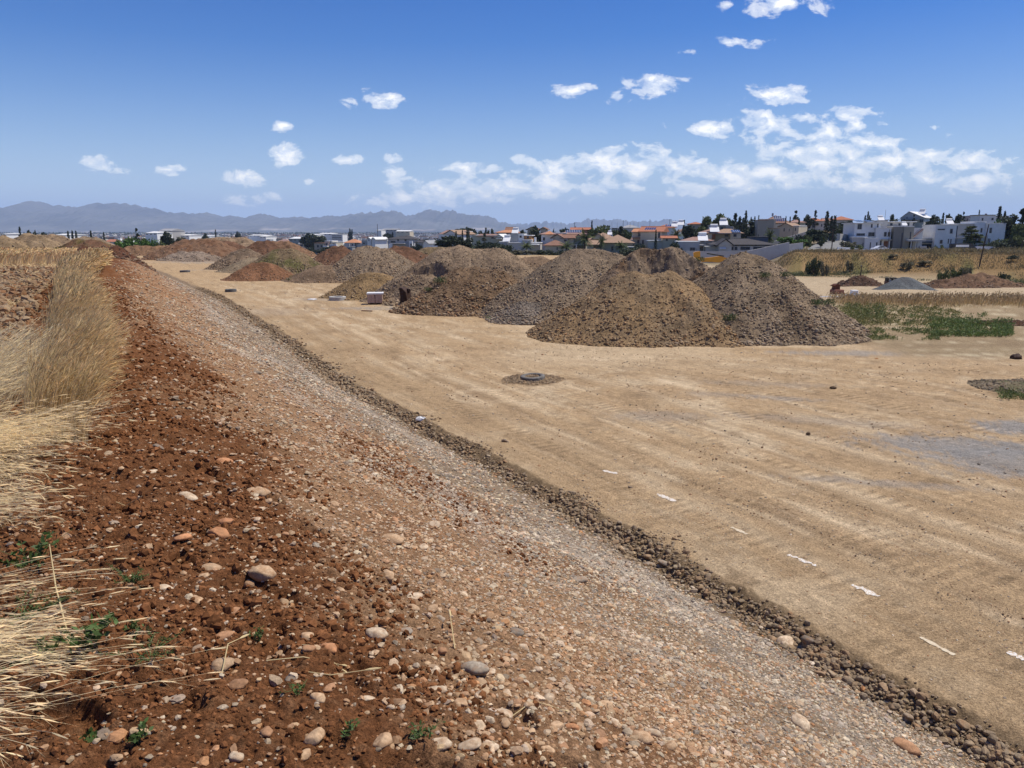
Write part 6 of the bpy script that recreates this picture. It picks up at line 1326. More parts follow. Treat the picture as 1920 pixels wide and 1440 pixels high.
# ------------------------------------------------------------------ trees of the hill and town
for a in [
 ('cypress', 1549, 397, 232, 8, 'tallest slim cypress rising above the street wall'), ('cypress', 1557.5, 406, 236, 7, 'left one of the slim cypress pair right of the tallest'), ('cypress', 1564, 405, 232, 8, 'right one of the slim cypress pair right of the tallest'),
 ('pine', 1490, 394, 320, 15, 'dark pine on the skyline above the thin cypress stems'), ('round', 1514, 402, 330, 14, 'round dark crown on the skyline left of the narrow pine', 2), ('pine', 1527, 393.5, 330, 11, 'narrow dark pine touching the round crown'),
 ('cypress', 1480, 407, 280, 4, 'thin small cypress under the solar panel roof'), ('cypress', 1472, 406, 284, 3, 'thinnest cypress beside the solar panel roof'), ('cypress', 1497, 410, 280, 4, 'thin cypress in front of the tan roofed house'),
 ('round', 1522, 428, 228, 22, 'dark leafy tree left of the cypresses, over the street wall'), ('round', 1535, 432, 226, 24, 'wider dark leafy tree between street wall and cypresses', 2), ('round', 1586, 414, 262, 30, 'large dark tree behind the street wall beside the cypress pair', 2), ('round', 1575, 424, 255, 16, 'smaller dark tree next to the cypress pair'),
 ('round', 1540, 442, 215, 10, 'small round street tree below the cypresses'), ('round', 1515, 440, 212, 12, 'small rounded green tree right of the dark red shrub', 1), ('round', 1477, 443, 206, 26, 'bright green full tree behind the white wall', 3), ('round', 1497, 448, 206, 22, 'second bright green tree overlapping the full one', 3), ('bush', 1495, 437, 213, 16, 'dark reddish shrub above the bright green trees', 2),
 ('fir', 1397, 396.5, 300, 14, 'conical dark fir on the skyline left of the tan tower'), ('pine', 1377, 399, 290, 16, 'tall irregular pine beside the conical fir', 2), ('round', 1345, 401, 300, 22, 'highest olive green tree in the skyline row', 1), ('round', 1328, 406, 300, 20, 'olive green tree at the left end of the skyline row', 1), ('round', 1362, 408, 298, 20, 'lower olive tree right of the highest one in the skyline row', 1), ('round', 1388, 406, 300, 12, 'small dark tree between irregular pine and fir', 2),
 ('round', 1408, 412, 262, 34, 'dense dark tree mass left of the tan tower', 2), ('round', 1392, 418, 255, 20, 'dark tree left of the dense mass beside the tan tower', 2), ('pine', 1407, 406, 330, 6, 'tiny pine on the skyline right of the fir'), ('cypress', 1421, 404, 330, 3, 'tiny cypress on the skyline nearest the tan tower'), ('pine', 1414, 405, 330, 6, 'tiny twin-topped pine left of the tiny cypress'),
 ('round', 1292, 420.5, 250, 25, 'dark round tree in front of the skyline house with the small red roof', 2), ('round', 1312, 424, 255, 20, 'olive tree right of the dark round tree', 1), ('pine', 1282, 411.5, 300, 9, 'small wind-shaped pine on the skyline above the dark round tree'), ('palm', 1268, 427, 236, 22, 'palm left of the dark round tree'), ('bush', 1276, 440, 228, 16, 'shrub under the palm left of the dark round tree', 1),
 ('palm', 1444, 428, 222, 20, 'palm in front of the tan tower'), ('bush', 1398, 441, 225, 18, 'pale green shrub above the black roof', 4), ('bush', 1414, 438, 228, 16, 'dark shrub right of the pale one above the black roof', 2), ('fir', 1230, 431, 226, 7, 'small fir in front of the cream house with solar panels'),
 ('bush', 1268, 451, 206, 20, 'dark shrub at the left end of the white annex', 2), ('bush', 1205, 454, 215, 22, 'dark hedge below the cream house with solar panels', 2), ('palm', 1165, 453, 205, 24, 'low palm in the dark garden behind the dug-out heap'), ('bush', 1175, 464, 190, 40, 'dark garden bush mass between rounded heap and dug-out heap', 2), ('bush', 1195, 461, 192, 26, 'dark bush beside the dug-out heap crest', 2),
 ('palm', 1097, 432, 222, 34, 'tallest palm in the middle of the town'), ('palm', 1128, 441, 228, 16, 'small palm under the pale tiled double roof'), ('palm', 1062, 453, 200, 26, 'palm crown just above the left shoulder of the rounded heap'), ('palm', 987, 453, 198, 24, 'palm left of the cream annexe, over the small brown heap'),
 ('round', 1128, 423, 330, 34, 'broad dark green tree behind the tallest palm', 1), ('round', 1150, 428, 320, 16, 'lower green tree right of the broad one', 1), ('cypress', 1109.5, 414.5, 330, 4, 'lone black cypress on the skyline above the palm'), ('cypress', 1164, 425, 270, 11, 'stout dark cypress beside the pale tiled double roof'), ('round', 1174, 430, 272, 16, 'green tree right of the stout cypress', 1),
 ('round', 1006, 424, 270, 26, 'dark pine clump left of the square tower house', 2), ('pine', 1004, 422, 285, 12, 'pine point sticking out of the dark clump'), ('round', 980, 430, 275, 14, 'dark round tree above the timber clad room', 2), ('bush', 955, 457, 198, 28, 'dark rounded bush beside the flat white house', 2), ('bush', 975, 466, 192, 28, 'grey-green garden shrub under the low palm', 4), ('bush', 1010, 467, 190, 26, 'grey-green shrub behind the small brown heap', 4), ('bush', 1030, 467, 186, 30, 'dark hedge left of the rounded heap', 2), ('bush', 1052, 468, 186, 26, 'dark hedge touching the rounded heap', 2),
 ('round', 841, 441, 215, 34, 'dense dark tree above the flat-topped heap, left of a pair', 2), ('round', 866, 444, 215, 28, 'dense dark tree above the flat-topped heap, right of a pair', 2), ('cypress', 855, 434, 285, 4, 'dark cypress in front of the white gabled house'), ('cypress', 867, 432.5, 288, 4, 'cypress left of the narrow pink house'), ('cypress', 876, 430, 286, 5, 'tallest of the cypresses right of the narrow pink house'), ('cypress', 879, 428.5, 290, 4, 'rightmost cypress by the narrow pink house'),
 ('pine', 908, 435, 240, 16, 'loose brownish tree in front of the long pink-roofed house', 4), ('bush', 890, 444, 238, 18, 'olive tree in front of the long house', 1), ('bush', 905, 452, 215, 60, 'dark garden hedge line above the flat-topped heap', 2),
 ('cypress', 911, 427.5, 420, 5, 'small dark cypress on the skyline above the long house'), ('round', 920, 426, 430, 9, 'small round tree on the skyline above the long house'), ('round', 870, 425.5, 460, 40, 'dark flat tree line on the skyline above the cypresses', 2), ('round', 892, 430, 440, 20, 'dark tree below the flat skyline tree line', 2),
 ('bush', 783, 453.5, 330, 12, 'dark bush left of the bright white gable', 2), ('bush', 773, 457, 335, 10, 'dark bush in front of the grey house', 2), ('round', 722, 437.5, 520, 12, 'dark tree behind the grey house, left of a pair', 2), ('cypress', 736, 436, 520, 4, 'slim cypress behind the grey house'), ('round', 729, 436, 530, 12, 'dark tree behind the grey house, right of a pair', 2),
 ('round', 582, 437, 560, 26, 'dark tree clump left of the apartment house', 2), ('round', 600, 441, 560, 20, 'lower dark trees between clump and office block', 2), ('bush', 581, 461, 430, 12, 'dark bush beside the apartment house', 2), ('bush', 558, 452, 450, 22, 'green bush left of the apartment house', 1), ('round', 657, 428.3, 1000, 6, 'single round tree on the far skyline left of the mast', 2),
 ('pine', 37, 424.5, 420, 9, 'leftmost tall pine over the tan heap'), ('round', 56, 432, 420, 14, 'dark round tree right of the leftmost pine', 2), ('round', 82, 434.5, 430, 13, 'low dark tree in the far left above the heaps', 2), ('cypress', 66, 432, 430, 3, 'small cypress next to the far left round tree'), ('cypress', 127, 434, 420, 5, 'first of three small cypresses over the red mound'), ('cypress', 135, 433, 425, 5, 'middle of three small cypresses over the red mound'), ('cypress', 142, 433.5, 430, 5, 'last of three small cypresses over the red mound'),
 ('fir', 170, 433, 330, 10, 'dark conical tree right of the three small cypresses'), ('pine', 256, 426.5, 300, 13, 'broad pine standing above the bright green bushes'), ('round', 313, 434, 240, 18, 'dark tree at the right end of the bright green bushes', 2), ('round', 337, 440, 300, 13, 'grey-green tree right of the dark end tree', 4), ('cypress', 404, 431, 600, 3, 'lone thin cypress on the skyline above the widest red mound'), ('round', 384, 437, 620, 10, 'dark tree left of the lone thin cypress', 2), ('round', 446, 434, 700, 8, 'dark tree above the far tan mound', 2), ('cypress', 194, 436, 420, 4, 'thin cypress between conical tree and broad pine'),
 ('bush', 225, 446, 190, 26, 'bright green bush at the left end of the hedge below the broad pine', 3), ('bush', 248, 441, 188, 34, 'largest bright green bush below the broad pine', 3), ('bush', 275, 443, 186, 26, 'bright green bush right of the largest one', 3), ('bush', 296, 446, 184, 24, 'green bush left of the dark end tree', 1), ('bush', 316, 449, 180, 22, 'olive bush at the right end of the hedge', 1), ('bush', 200, 449, 205, 26, 'grey-green shrub left of the bright green hedge', 4),
 ('round', 1752, 403, 245, 24, 'big dark tree between hill house and wide modern villa', 2), ('cypress', 1765.5, 400, 262, 5, 'tallest of three cypresses right of the big dark tree'), ('cypress', 1772, 404, 262, 5, 'shortest of three cypresses right of the big dark tree'), ('cypress', 1776, 401.5, 264, 5, 'last of three cypresses right of the big dark tree'), ('round', 1791, 402, 280, 24, 'dark rounded tree behind the white roof heater', 2), ('pine', 1803.5, 396, 300, 9, 'slanting pine point on the skyline right of the rounded tree'), ('cypress', 1832, 394, 330, 3, 'thin cypress left of the dark edged roof'),
 ('fir', 1870, 388, 262, 17, 'tall conical fir before the skyline block house'), ('pine', 1880, 395, 264, 10, 'irregular pine right of the tall conical fir'), ('bush', 1873, 407, 245, 20, 'yellow-green shrub below the tall conical fir', 3), ('pine', 1914, 389, 230, 34, 'huge dark pine at the right edge'), ('round', 1898, 402, 232, 36, 'dark spreading tree left of the huge pine', 2), ('round', 1888, 412, 235, 24, 'lower dark tree beside the wide modern villa', 2),
 ('pine', 1822, 421, 212, 46, 'leaning feathery tree in front of the dark glazed centre', 1), ('bush', 1822, 451, 212, 16, 'clipped green shrub before the glazed entrance', 1), ('bush', 1880, 440, 222, 30, 'olive shrub on the slope right of the wide villa', 1), ('bush', 1870, 450, 210, 40, 'dark clipped hedge above the rising wall', 2), ('bush', 1845, 456, 208, 34, 'dark hedge over the parked dark minibus', 2), ('round', 1900, 445, 204, 12, 'small round street tree at the right edge', 2), ('round', 1911, 440, 204, 16, 'larger round street tree at the right edge', 1), ('round', 1913, 421, 215, 24, 'bushy tree below the huge pine', 1),
 ('bush', 1764, 455, 208, 12, 'small shrub against the garage wing', 1), ('bush', 1590, 449, 212, 22, 'brown-green hedge before the two storey white house', 4), ('bush', 1605, 455, 210, 22, 'shrubs behind the low white garden wall', 1), ('bush', 1727, 428, 250, 14, 'shrub between the stair and the big dark tree', 1), ('pine', 1711, 402, 320, 8, 'small tree before the wide hill gable', 2),
 ('cypress', 1625, 397, 330, 4, 'tallest small cypress above the two storey white house'), ('cypress', 1620, 404, 330, 4, 'small cypress left of the tallest above the white house'), ('cypress', 1628, 404, 332, 3, 'small cypress right of the tallest above the white house'), ('pine', 1648, 404, 330, 6, 'little pine above the tan tower blocks'), ('round', 1673, 400, 330, 8, 'round small tree left of the hill house'), ('bush', 1685, 410, 318, 26, 'dark shrub line below the hill house', 2), ('bush', 1640, 409, 320, 30, 'dark shrub line above the flat roof', 2),
 ('bush', 1531, 476, 149, 32, 'big dark green bush on the grassy bank', 0), ('bush', 1551, 485, 147, 20, 'grey-green bush right of the big one on the bank', 4), ('bush', 1598, 484, 150, 16, 'brown shrub in the middle of the bank', 4), ('bush', 1680, 484, 152, 22, 'brownish shrub on the bank below the parked car', 4), ('bush', 1708, 488, 146, 28, 'dark brown shrub on the bank left of the reeds', 4), ('bush', 1742, 487, 146, 32, 'widest dark shrub on the bank', 4), ('bush', 1805, 495, 132, 34, 'green reed clump at the foot of the bank', 1), ('bush', 1822, 494, 131, 20, 'second reed clump right beside the green one', 4), ('bush', 1905, 480, 140, 26, 'dark shrub on the bank near the right edge', 2), ('bush', 1890, 510, 125, 30, 'dark low bush at the foot of the bank near the right edge', 2), ('bush', 1780, 500, 131, 24, 'low green bush left of the reed clump', 1),
 ('bush', 1035, 431, 420, 20, 'dark shrub row behind the orange pyramid roof', 2), ('round', 1058, 426.5, 470, 22, 'distant dark tree line above the solar panel row', 2), ('round', 1080, 425, 480, 8, 'small dark crown above the red ridge roof', 2)]:
    tree(a[0], a[1], a[2], a[3], a[4], a[5], None, a[6] if len(a) > 6 else (2 if a[0] in ('fir', 'cypress', 'pine') else 0))
r = np.random.default_rng(1300)
for i in range(120):
    D = 430 * (1500 / 430) ** r.random(); u = r.uniform(0, 1230) if i < 95 else r.uniform(1180, 1500)
    if D < 560 and not (600 < u < 850): D *= 1.7
    k = ['round', 'cypress', 'bush', 'pine'][int(r.choice(4, p=[.5, .15, .2, .15]))]
    x = (u - 960) / 1468 * D; z = float(hsite(np.array([x]), np.array([float(D)]))[0][0]); h = {'round': 6, 'cypress': 9, 'bush': 4, 'pine': 8}[k] * r.uniform(.7, 1.2); vt = 433 + (5 - z - h) / D * 1497
    w = {'round': 8, 'cypress': 2, 'bush': 12, 'pine': 5}[k] * r.uniform(.8, 1.5)
    tree(k, u, vt, D, w / D * 1468, {'round': 'small dark round tree among the distant roofs', 'cypress': 'small thin cypress among the distant roofs', 'bush': 'low dark shrubbery among the distant roofs', 'pine': 'small dark pine among the distant roofs'}[k],
         {'round': 'round trees of the far town', 'cypress': 'cypresses of the far town', 'bush': 'shrubs of the far town', 'pine': 'pines of the far town'}[k], 2)
# a tree belt that reads as one mass towards the horizon
parts = []; n = 60000; D = 1300 * (6000 / 1300) ** r.random(n); u = r.uniform(-60, 1500, n); x = (u - 960) / 1468 * D
k = fbm(x * .003, D * .0025, 4, 1301) > -.02; x, D = x[k], D[k]; n = len(x)
P_ = leaf_cloud(x, D, hsite(x, D)[0] + 6 * r.random(n), D * .0022, D * .0018, np.array([.055, .07, .035]) * r.uniform(.6, 1.4, (n, 1)), r, .3)
tag(obj('far_trees', mesh_np('far_trees', *P_), M_CROWN), 'dark belt of trees and scrub on the plain towards the mountains', 'trees', None, 'stuff')
n = 5000; D = 1500 * (6500 / 1500) ** r.random(n); u = r.uniform(-60, 1350, n); x = (u - 960) / 1468 * D; z = hsite(x, D)[0]
mb = []; w = r.uniform(4, 14, n); h = r.uniform(4, 10, n); bx = np.array([[-1,-1,0],[1,-1,0],[1,1,0],[-1,1,0],[-1,-1,1],[1,-1,1],[1,1,1],[-1,1,1]], float)
V = bx[None] * np.stack([w, w * .8, h], 1)[:, None] + np.stack([x, D, z - .5], 1)[:, None]; Fb = np.array([(0,3,2,1),(4,5,6,7),(0,1,5,4),(1,2,6,5),(2,3,7,6),(3,0,4,7)])
cw = np.where((r.random(n) < .7)[:, None], np.array([[.66, .64, .60]]), np.array([[.42, .25, .18]])) * r.uniform(.6, 1.1, (n, 1))
tag(obj('far_town', mesh_np('far_town', V.reshape(-1, 3), (Fb[None] + (np.arange(n) * 8)[:, None, None]).reshape(-1, 4), np.repeat(cw, 8, 0)), mat_attr('far_wall', ((.05, .15),))), 'pale specks of the far city at the foot of the mountains', 'town', None, 'stuff')

# ------------------------------------------------------------------ mountains
M_MT = mat_attr('mountain_rock', ((.0006, .25), (.004, .25)), rough=1, spec=0)
def mountain(name, prof, Dm, depth, col, label, seed, foot=-20):
    us = np.arange(prof[0][0], prof[-1][0] + .1, 2.0); pv = np.interp(us, [p[0] for p in prof], [p[1] for p in prof])
    rows = np.linspace(-1, 1, 121); U, Rw = np.meshgrid(us, rows); Xm = (U - 960) / 1468 * Dm; Ym = Dm + Rw * depth
    ridge = np.interp(U.ravel(), us, pv + (8 + 9 * (us < 480)) * fbm(us * .13, us * 0 + .37, 4, seed + 2, .65)).reshape(U.shape); top = (HOR - ridge) / 1497 * Dm + CAMZ
    base = np.clip(1 - np.abs(Rw), 0, 1) ** 1.25
    nz = fbm(Xm * .0009, Ym * .0009, 6, seed, .55); rd = 1 - 2 * np.abs(fbm(Xm * .0016 + 5, Ym * .0007, 5, seed + 4, .55))
    Zm = foot + (top - foot) * base * (1 + .5 * (rd - .5) * (1 - base) * 1.4 + .9 * nz * (1 - base))
    k = fbm(Xm * .0011, Ym * .0011, 4, seed + 8)
    c = lerp(np.array(col), np.array(col) * .62, ss(-.1, .4, k)); pale = ss(.18, .42, fbm(Xm * .0013 + 3, Ym * .0016, 4, seed + 9)) * (1 - ss(.28, .5, base)); c = lerp(c, np.array([.42, .36, .30]), pale * .8)
    ny, nx = U.shape; idx = np.arange(nx * ny).reshape(ny, nx); q = np.stack([idx[:-1, :-1], idx[:-1, 1:], idx[1:, 1:], idx[1:, :-1]], -1).reshape(-1, 4)
    o = obj(name, mesh_np(name, np.stack([Xm.ravel(), Ym.ravel(), Zm.ravel()], 1), q, c.reshape(-1, 3), smooth=True), M_MT); tag(o, label, None, None, 'structure'); return o
RID = [(-260, 405), (-120, 398), (0, 392), (8, 395), (30, 396), (45, 392), (55, 385), (64, 383), (80, 384), (88, 390), (120, 391), (150, 390.5), (180, 388), (205, 384.5), (235, 384), (255, 387), (275, 390), (290, 393), (328, 403), (345, 402.5), (352, 403.5), (375, 402), (398, 402), (410, 406), (430, 411), (437, 410), (470, 413), (478, 410), (488, 403), (497, 401.5), (507, 403), (518, 405), (524, 411), (540, 407.5), (560, 407), (600, 407.5), (620, 403.5), (640, 407), (655, 402.5), (665, 403.5), (678, 399), (710, 398.5), (742, 395.5), (762, 404), (780, 404), (790, 397), (808, 392), (828, 396), (848, 395.5), (862, 402), (872, 401), (885, 403), (905, 404), (930, 412), (948, 418), (980, 426), (1010, 432), (1060, 436)]
mountain('mountain', RID, 13500, 3200, (.12, .115, .10), 'long hazy mountain range along the left horizon', 1400)
RID2 = [(860, 436), (930, 421), (945, 418.5), (960, 420), (1000, 418), (1030, 416), (1045, 416), (1062, 420), (1080, 418), (1100, 411.5), (1120, 411), (1150, 412.5), (1170, 412.5), (1200, 416), (1230, 414.5), (1250, 412.5), (1262, 413), (1290, 419), (1330, 424), (1400, 432), (1440, 437)]
mountain('mountain', RID2, 17000, 1200, (.12, .115, .10), 'faint farther range fading out behind the town', 1410)
# ------------------------------------------------------------------ things on the site
M_CONC = mat_plain('raw_concrete', (.42, .41, .38), .25, 6, .9, bmp=(40, .5, .01)); M_CONCD = mat_plain('dark_concrete', (.12, .12, .115), .35, 8, .9, bmp=(40, .5, .01))
M_RUST = mat_plain('rusty_steel', (.055, .030, .020), .4, 7, .75, bmp=(30, .5, .01)); M_WOOD = mat_plain('old_wood', (.24, .15, .085), .3, 9, .85)
M_BLOCK = mat_plain('clay_blocks', (.50, .36, .28), .15, 5, .9, bmp=(30, .4, .01)); M_PLAST = mat_plain('white_sheet', (.72, .72, .70), .08, 8, .5)
M_YEL = mat_plain('yellow_paint', (.62, .30, .025), .15, 2, .45, spec=.4); M_BLK = mat_plain('black_rubber', (.02, .02, .02), .2, 4, .7); M_STEEL = mat_plain('steel_grey', (.16, .16, .16), .2, 3, .4, metal=.6)
M_BROWN = mat_plain('brown_paint_steel', (.12, .045, .025), .3, 4, .7); M_CARW = mat_plain('white_car_paint', (.70, .71, .72), .03, 1, .25, spec=.5); M_CARD = mat_plain('dark_car_paint', (.02, .022, .028), .05, 1, .25, spec=.5)
def ring(u, v, ro, ri, h, label, n=36, name='concrete_ring', tilt=0.0, mat=None, v_is='base'):
    x, y = hit(u, v); z = gz(x, y); b = .02
    m_ = MB().lathe([(ri, h), (ri + b, h + b), (ro - b, h + b), (ro, h), (ro, -.12), (ri, -.12), (ri, h)], n)
    root = m_.build(name, mat or M_CONC, None, False); root.location = (x, y, z); root.rotation_euler = (tilt, tilt * .6, random.uniform(0, 6)); tag(root, label, 'concrete ring'); return root
ring(633, 563, .62, .40, .24, 'pale flat concrete ring lying left of the block pallet')
ring(433, 548, .46, .30, .20, 'grey concrete ring lying alone on the haul road left of the weed-greened heap', mat=M_CONCD)
ring(347, 511, .6, .4, .2, 'far small concrete ring at the bend of the haul road', mat=M_CONCD)
p = at_depth(999, 704, 25.7); zt = float(HEAP['thin ring of earth and stones around the manhole'][1])
root = empty('manhole', (p.x, 25.7, .0)); root.rotation_euler = (.05, -.05, 0); tag(root, 'round manhole collar rising from a small mound in the middle of the haul road', 'manhole')
h0 = .16
MB().lathe([(.27, h0 - .30), (.27, h0), (.29, h0 + .02), (.36, h0 + .025), (.41, h0 + .01), (.42, h0 - .02), (.41, h0 - .45)], 44).build('collar', mat_plain('collar_concrete', (.15, .14, .125), .5, 9, .85, bmp=(30, .7, .015)), root, True)
MB().lathe([(0.001, h0 - .20), (.27, h0 - .20)], 44).build('shaft_bottom', M_BLK, root)
# block pallet
x, y = hit(704, 570); root = empty('block_pallet', (x, y, gz(x, y)), .12); tag(root, 'pallet stacked with pinkish clay blocks under a white sheet, in front of the brown mounds', 'pallet of blocks')
m_ = MB(); 
for i in range(3): m_.box(-.48 + i * .42, -.36 + i * .42, -.45, .45, -.02, .09)
for i in range(5): m_.box(-.5, .5, -.47 + i * .2, -.35 + i * .2, .092, .115)
m_.build('pallet', M_WOOD, root); m_ = MB(); rb = random.Random(5)
for iz in range(4):
    for ix in range(4):
        for iy in range(2):
            dx = rb.uniform(-.006, .006); gg = .035 if ix == 2 else 0
            m_.box(-.52 + ix * .255 + dx + gg, -.52 + ix * .255 + .247 + dx + gg, -.46 + iy * .465, -.005 + iy * .465, .12 + iz * .165, .12 + iz * .165 + .158)
m_.build('block_stack', M_BLOCK, root)
MB().cbox(-.56, .58, -.49, .50, .778, .80, .01).box(-.565, .585, -.500, -.492, .70, .79).build('cover_sheet', M_PLAST, root)
# excavator bucket standing on end
x, y = hit(752, 577); root = empty('excavator_bucket', (x, y, gz(x, y)), -.25); tag(root, 'dark rusty excavator bucket standing upright beside the block pallet', 'excavator bucket')
S = y / 1468 / 5.333; prof = [(-40, -12), (0, 30), (18, 75), (22, 120), (14, 165), (8, 205), (38, 200), (80, 165), (88, 120), (92, 70), (85, 30), (70, -4), (20, -16)]
prof = [(a * S, b * S) for a, b in prof]
for yy_ in (-.42, .40): MB().prism(prof[::-1], yy_, yy_ + .03).build('side_plate', M_RUST, root)
shell = [(-40, -14), (20, -18), (70, -6), (86, 30), (93, 70), (89, 120), (81, 166), (38, 204), (8, 208)]; m_ = MB()
for (a, b), (c, d) in zip(shell[:-1], shell[1:]):
    dx, dz = (c - a), (d - b); l = math.hypot(dx, dz); nx_, nz_ = -dz / l * 3.5, dx / l * 3.5
    m_.prism([(a * S, b * S), (c * S, d * S), ((c + nx_) * S, (d + nz_) * S), ((a + nx_) * S, (b + nz_) * S)], -.388, .398)
m_.build('shell', M_RUST, root)
for yy_ in (-.12, .08): MB().prism([(a * S, b * S) for a, b in ((84, 150), (100, 160), (98, 190), (70, 196))], yy_, yy_ + .05).build('lug', M_RUST, root)
for i in range(4): MB().prism([(a * S, b * S) for a, b in ((-75, -18), (-40, -14), (-36, -4), (-44, 2))], -.38 + i * .23, -.30 + i * .23).build('tooth', M_STEEL, root)
# odds and ends
def lump(name, cat, label, u, v, sx, sy, sz, mat, seed, dz=0, rz=0):
    x, y = hit(u, v); r = np.random.default_rng(seed); V = ICO3[0] * np.array([sx, sy, sz]) * (1 + .3 * np.array([pn(p[0] * 2 + seed, p[1] * 2 + p[2], seed) for p in ICO3[0]])[:, None]); V[:, 2] = np.maximum(V[:, 2], -.3 * sz)
    me = mesh_np(name, V, ICO3[1], None, smooth=False); o = obj(name, me, mat, loc=(x, y, gz(x, y) + .25 * sz + dz)); o.rotation_euler = (0, 0, rz); tag(o, label, cat); return o
lump('plastic_bag', 'plastic bag', 'crumpled white plastic bag caught at the road edge above the rubble', 790, 792, .16, .07, .08, M_PLAST, 21)
lump('plastic_sheet', 'plastic sheet', 'flat white sheet lying on the road left of the pale concrete ring', 586, 562, .36, .22, .07, M_PLAST, 22)
x, y = hit(688, 584); o = MB().cbox(-.35, .35, -.06, .06, 0, .06, .01).build('plank', M_WOOD); o.location = (x, y, gz(x, y) + .01); o.rotation_euler = (0, .03, -.1); tag(o, 'short dark plank lying on the road in front of the block pallet', 'plank')
for i, (u, v, sz, lab) in enumerate([(1905, 673, .22, 'dark clod of earth on the road near the right edge'), (1562, 730, .10, 'small dark clod beside the gravelly patch of road'), (1515, 815, .06, 'tiny dark clod on the road, lower right')]):
    lump('clod', 'clod', lab, u, v, sz, sz * .8, sz * .7, M_RUST if i == 0 else mat_plain('clod_earth', (.11, .07, .04), .3, 8), 30 + i)
# white paint dashes beside the road edge
M_PAINT, t, b = mat_new('white_road_paint', .8, .2)
c = mixc(t, ramp(t, noise(t, 38, 5, .75), [(.45, 0), (.56, 1)]), (.70, .69, .65), (.48, .35, .21)); t.links.new(c, b.inputs['Base Color'])
M_FADED, t, b = mat_new('worn_road_paint', .85, .1)
c = mixc(t, ramp(t, noise(t, 30, 5, .75), [(.46, 0), (.62, .8)]), (.60, .52, .38), (.48, .35, .21)); t.links.new(c, b.inputs['Base Color'])
DASH = [((1131, 882), (1158, 889), .05, 'farthest short white paint mark beside the rubble line'), ((1232, 927), (1266, 940), .05, 'white paint dash second from the far end'), ((1371, 989), (1401, 1002), .035, 'thin faded white paint dash between two bright ones'),
        ((1478, 1040), (1530, 1062), .045, 'brightest long white paint dash beside the rubble'), ((1598, 1096), (1648, 1119), .045, 'bright white paint dash right of the longest one'), ((1725, 1195), (1790, 1228), .03, 'faded cream paint trace nearest the road edge'), ((1888, 1224), (1925, 1240), .04, 'white paint dash cut by the right edge of the photo')]
for a_, b_, w_, lab in DASH:
    p = np.array(hit(*a_)); q = np.array(hit(*b_)); d = (q - p) / np.linalg.norm(q - p); nn = np.array([-d[1], d[0]]); k = np.linspace(0, 1, 15); rg = np.random.default_rng(int(a_[0]))
    L = p + k[:, None] * (q - p); wv = w_ * (.55 + .45 * np.sin(np.pi * np.clip(k, .02, .98)) ** .5) * (1 + .35 * rg.normal(size=15)) * 1.05
    V = np.concatenate([L - nn * wv[:, None], L + nn * wv[:, None]]); Zd = ground(V[:, 0], V[:, 1]) + .006; i = np.arange(14)
    o = obj('paint_mark', mesh_np('paint_mark', np.column_stack([V, Zd]), np.stack([i, i + 1, i + 16, i + 15], 1)), M_FADED if 'faded' in lab else M_PAINT); tag(o, lab, 'paint mark', 'white paint dashes beside the road edge')
# right-hand field: rusty box on bricks, concrete block, plank, site container
x, y = hit(1568, 552); D_ = y
root = empty('rusty_hopper', (x, y, gz(x, y)), .15); tag(root, 'rusty red-brown hopper with a lid on a heap of bricks, in the stubble field', 'hopper')
MB().cbox(-.42, .50, -.4, .4, 0, .42, .04).build('brick_base', WM['brick'], root)
MB().prism([(-.34, .42), (.14, .42), (.12, .66), (.2, .84), (-.16, .90), (-.36, .78), (-.26, .66)], -.3, .3).build('hopper_body', M_BROWN, root)
x, y = hit(1601, 555); root = empty('concrete_block', (x, y, gz(x, y))); tag(root, 'small pale concrete block on a slab right of the rusty hopper', 'concrete block'); MB().cbox(-.9, .75, -.5, .5, -.05, .10, .02).build('slab', M_CONC, root); MB().cbox(-.26, .26, -.22, .22, .103, .48, .03).build('block', M_PLAST, root)
x, y = hit(1555, 557); o = MB().cbox(-1.1, 1.1, -.1, .1, 0, .07, .01).build('plank', M_PLAST); o.location = (x, y, gz(x, y)); tag(o, 'long pale plank lying left of the concrete block', 'plank')
x, y = 1680, 121.0; x = (1680 - 960) / 1468 * y; root = empty('site_container', (x, y, gz(x, y)), -.1); tag(root, 'small dark brown site container with pale openings at the foot of the bank', 'container')
MB().cbox(-.85, .85, -.6, .6, -.1, .62, .04).build('tub', M_BROWN, root)
for a in (-.8, -.1, .55): MB().box(a, a + .22, -.55, .5, .62, 1.05).build('upright', M_BLK, root)
MB().cbox(-.85, .85, -.58, .55, 1.052, 1.15, .02).build('roof', M_BLK, root); MB().box(-.55, -.12, -.3, .3, .622, .95).box(.14, .52, -.3, .3, .622, .95).build('load', M_PLAST, root)
# poles
M_POLE = mat_plain('pole_wood', (.07, .05, .04), .2, 2)
def pole(u, vt, D, label, rad=.13, arm=False, lean=0.0, name='utility_pole', cat='utility pole'):
    x = (u - 960) / 1468 * D; z = gz(x, D); top = at_depth(u, vt, D).z - z; root = empty(name, (x, D, z)); tag(root, label, cat)
    MB().tube([(0, 0, -.6), (lean * .5, 0, top * .5), (lean, 0, top)], [rad, rad * .85, rad * .7], 8).build('pole', M_POLE, root)
    if arm: MB().box(lean - .7, lean + .7, -.06, .06, top - .45, top - .33).build('crossarm', M_POLE, root)
    else: MB().lathe([(rad * .9, top), (rad * 1.1, top + .06), (.01, top + .16)], 8, lean).build('cap', M_STEEL, root)
pole(1562, 428, 176, 'dark utility pole at the bank top left of the modern houses', .13, True)
pole(1668, 431, 208, 'thin dark pole in front of the house, right of the parked car', .10)
pole(1843, 421, 140, 'dark pole rising from the grassy bank in front of the dark minibus', .12, False, .9)
pole(1917, 452, 190, 'leaning dark pole at the right edge beside the street trees', .13, False, .5)
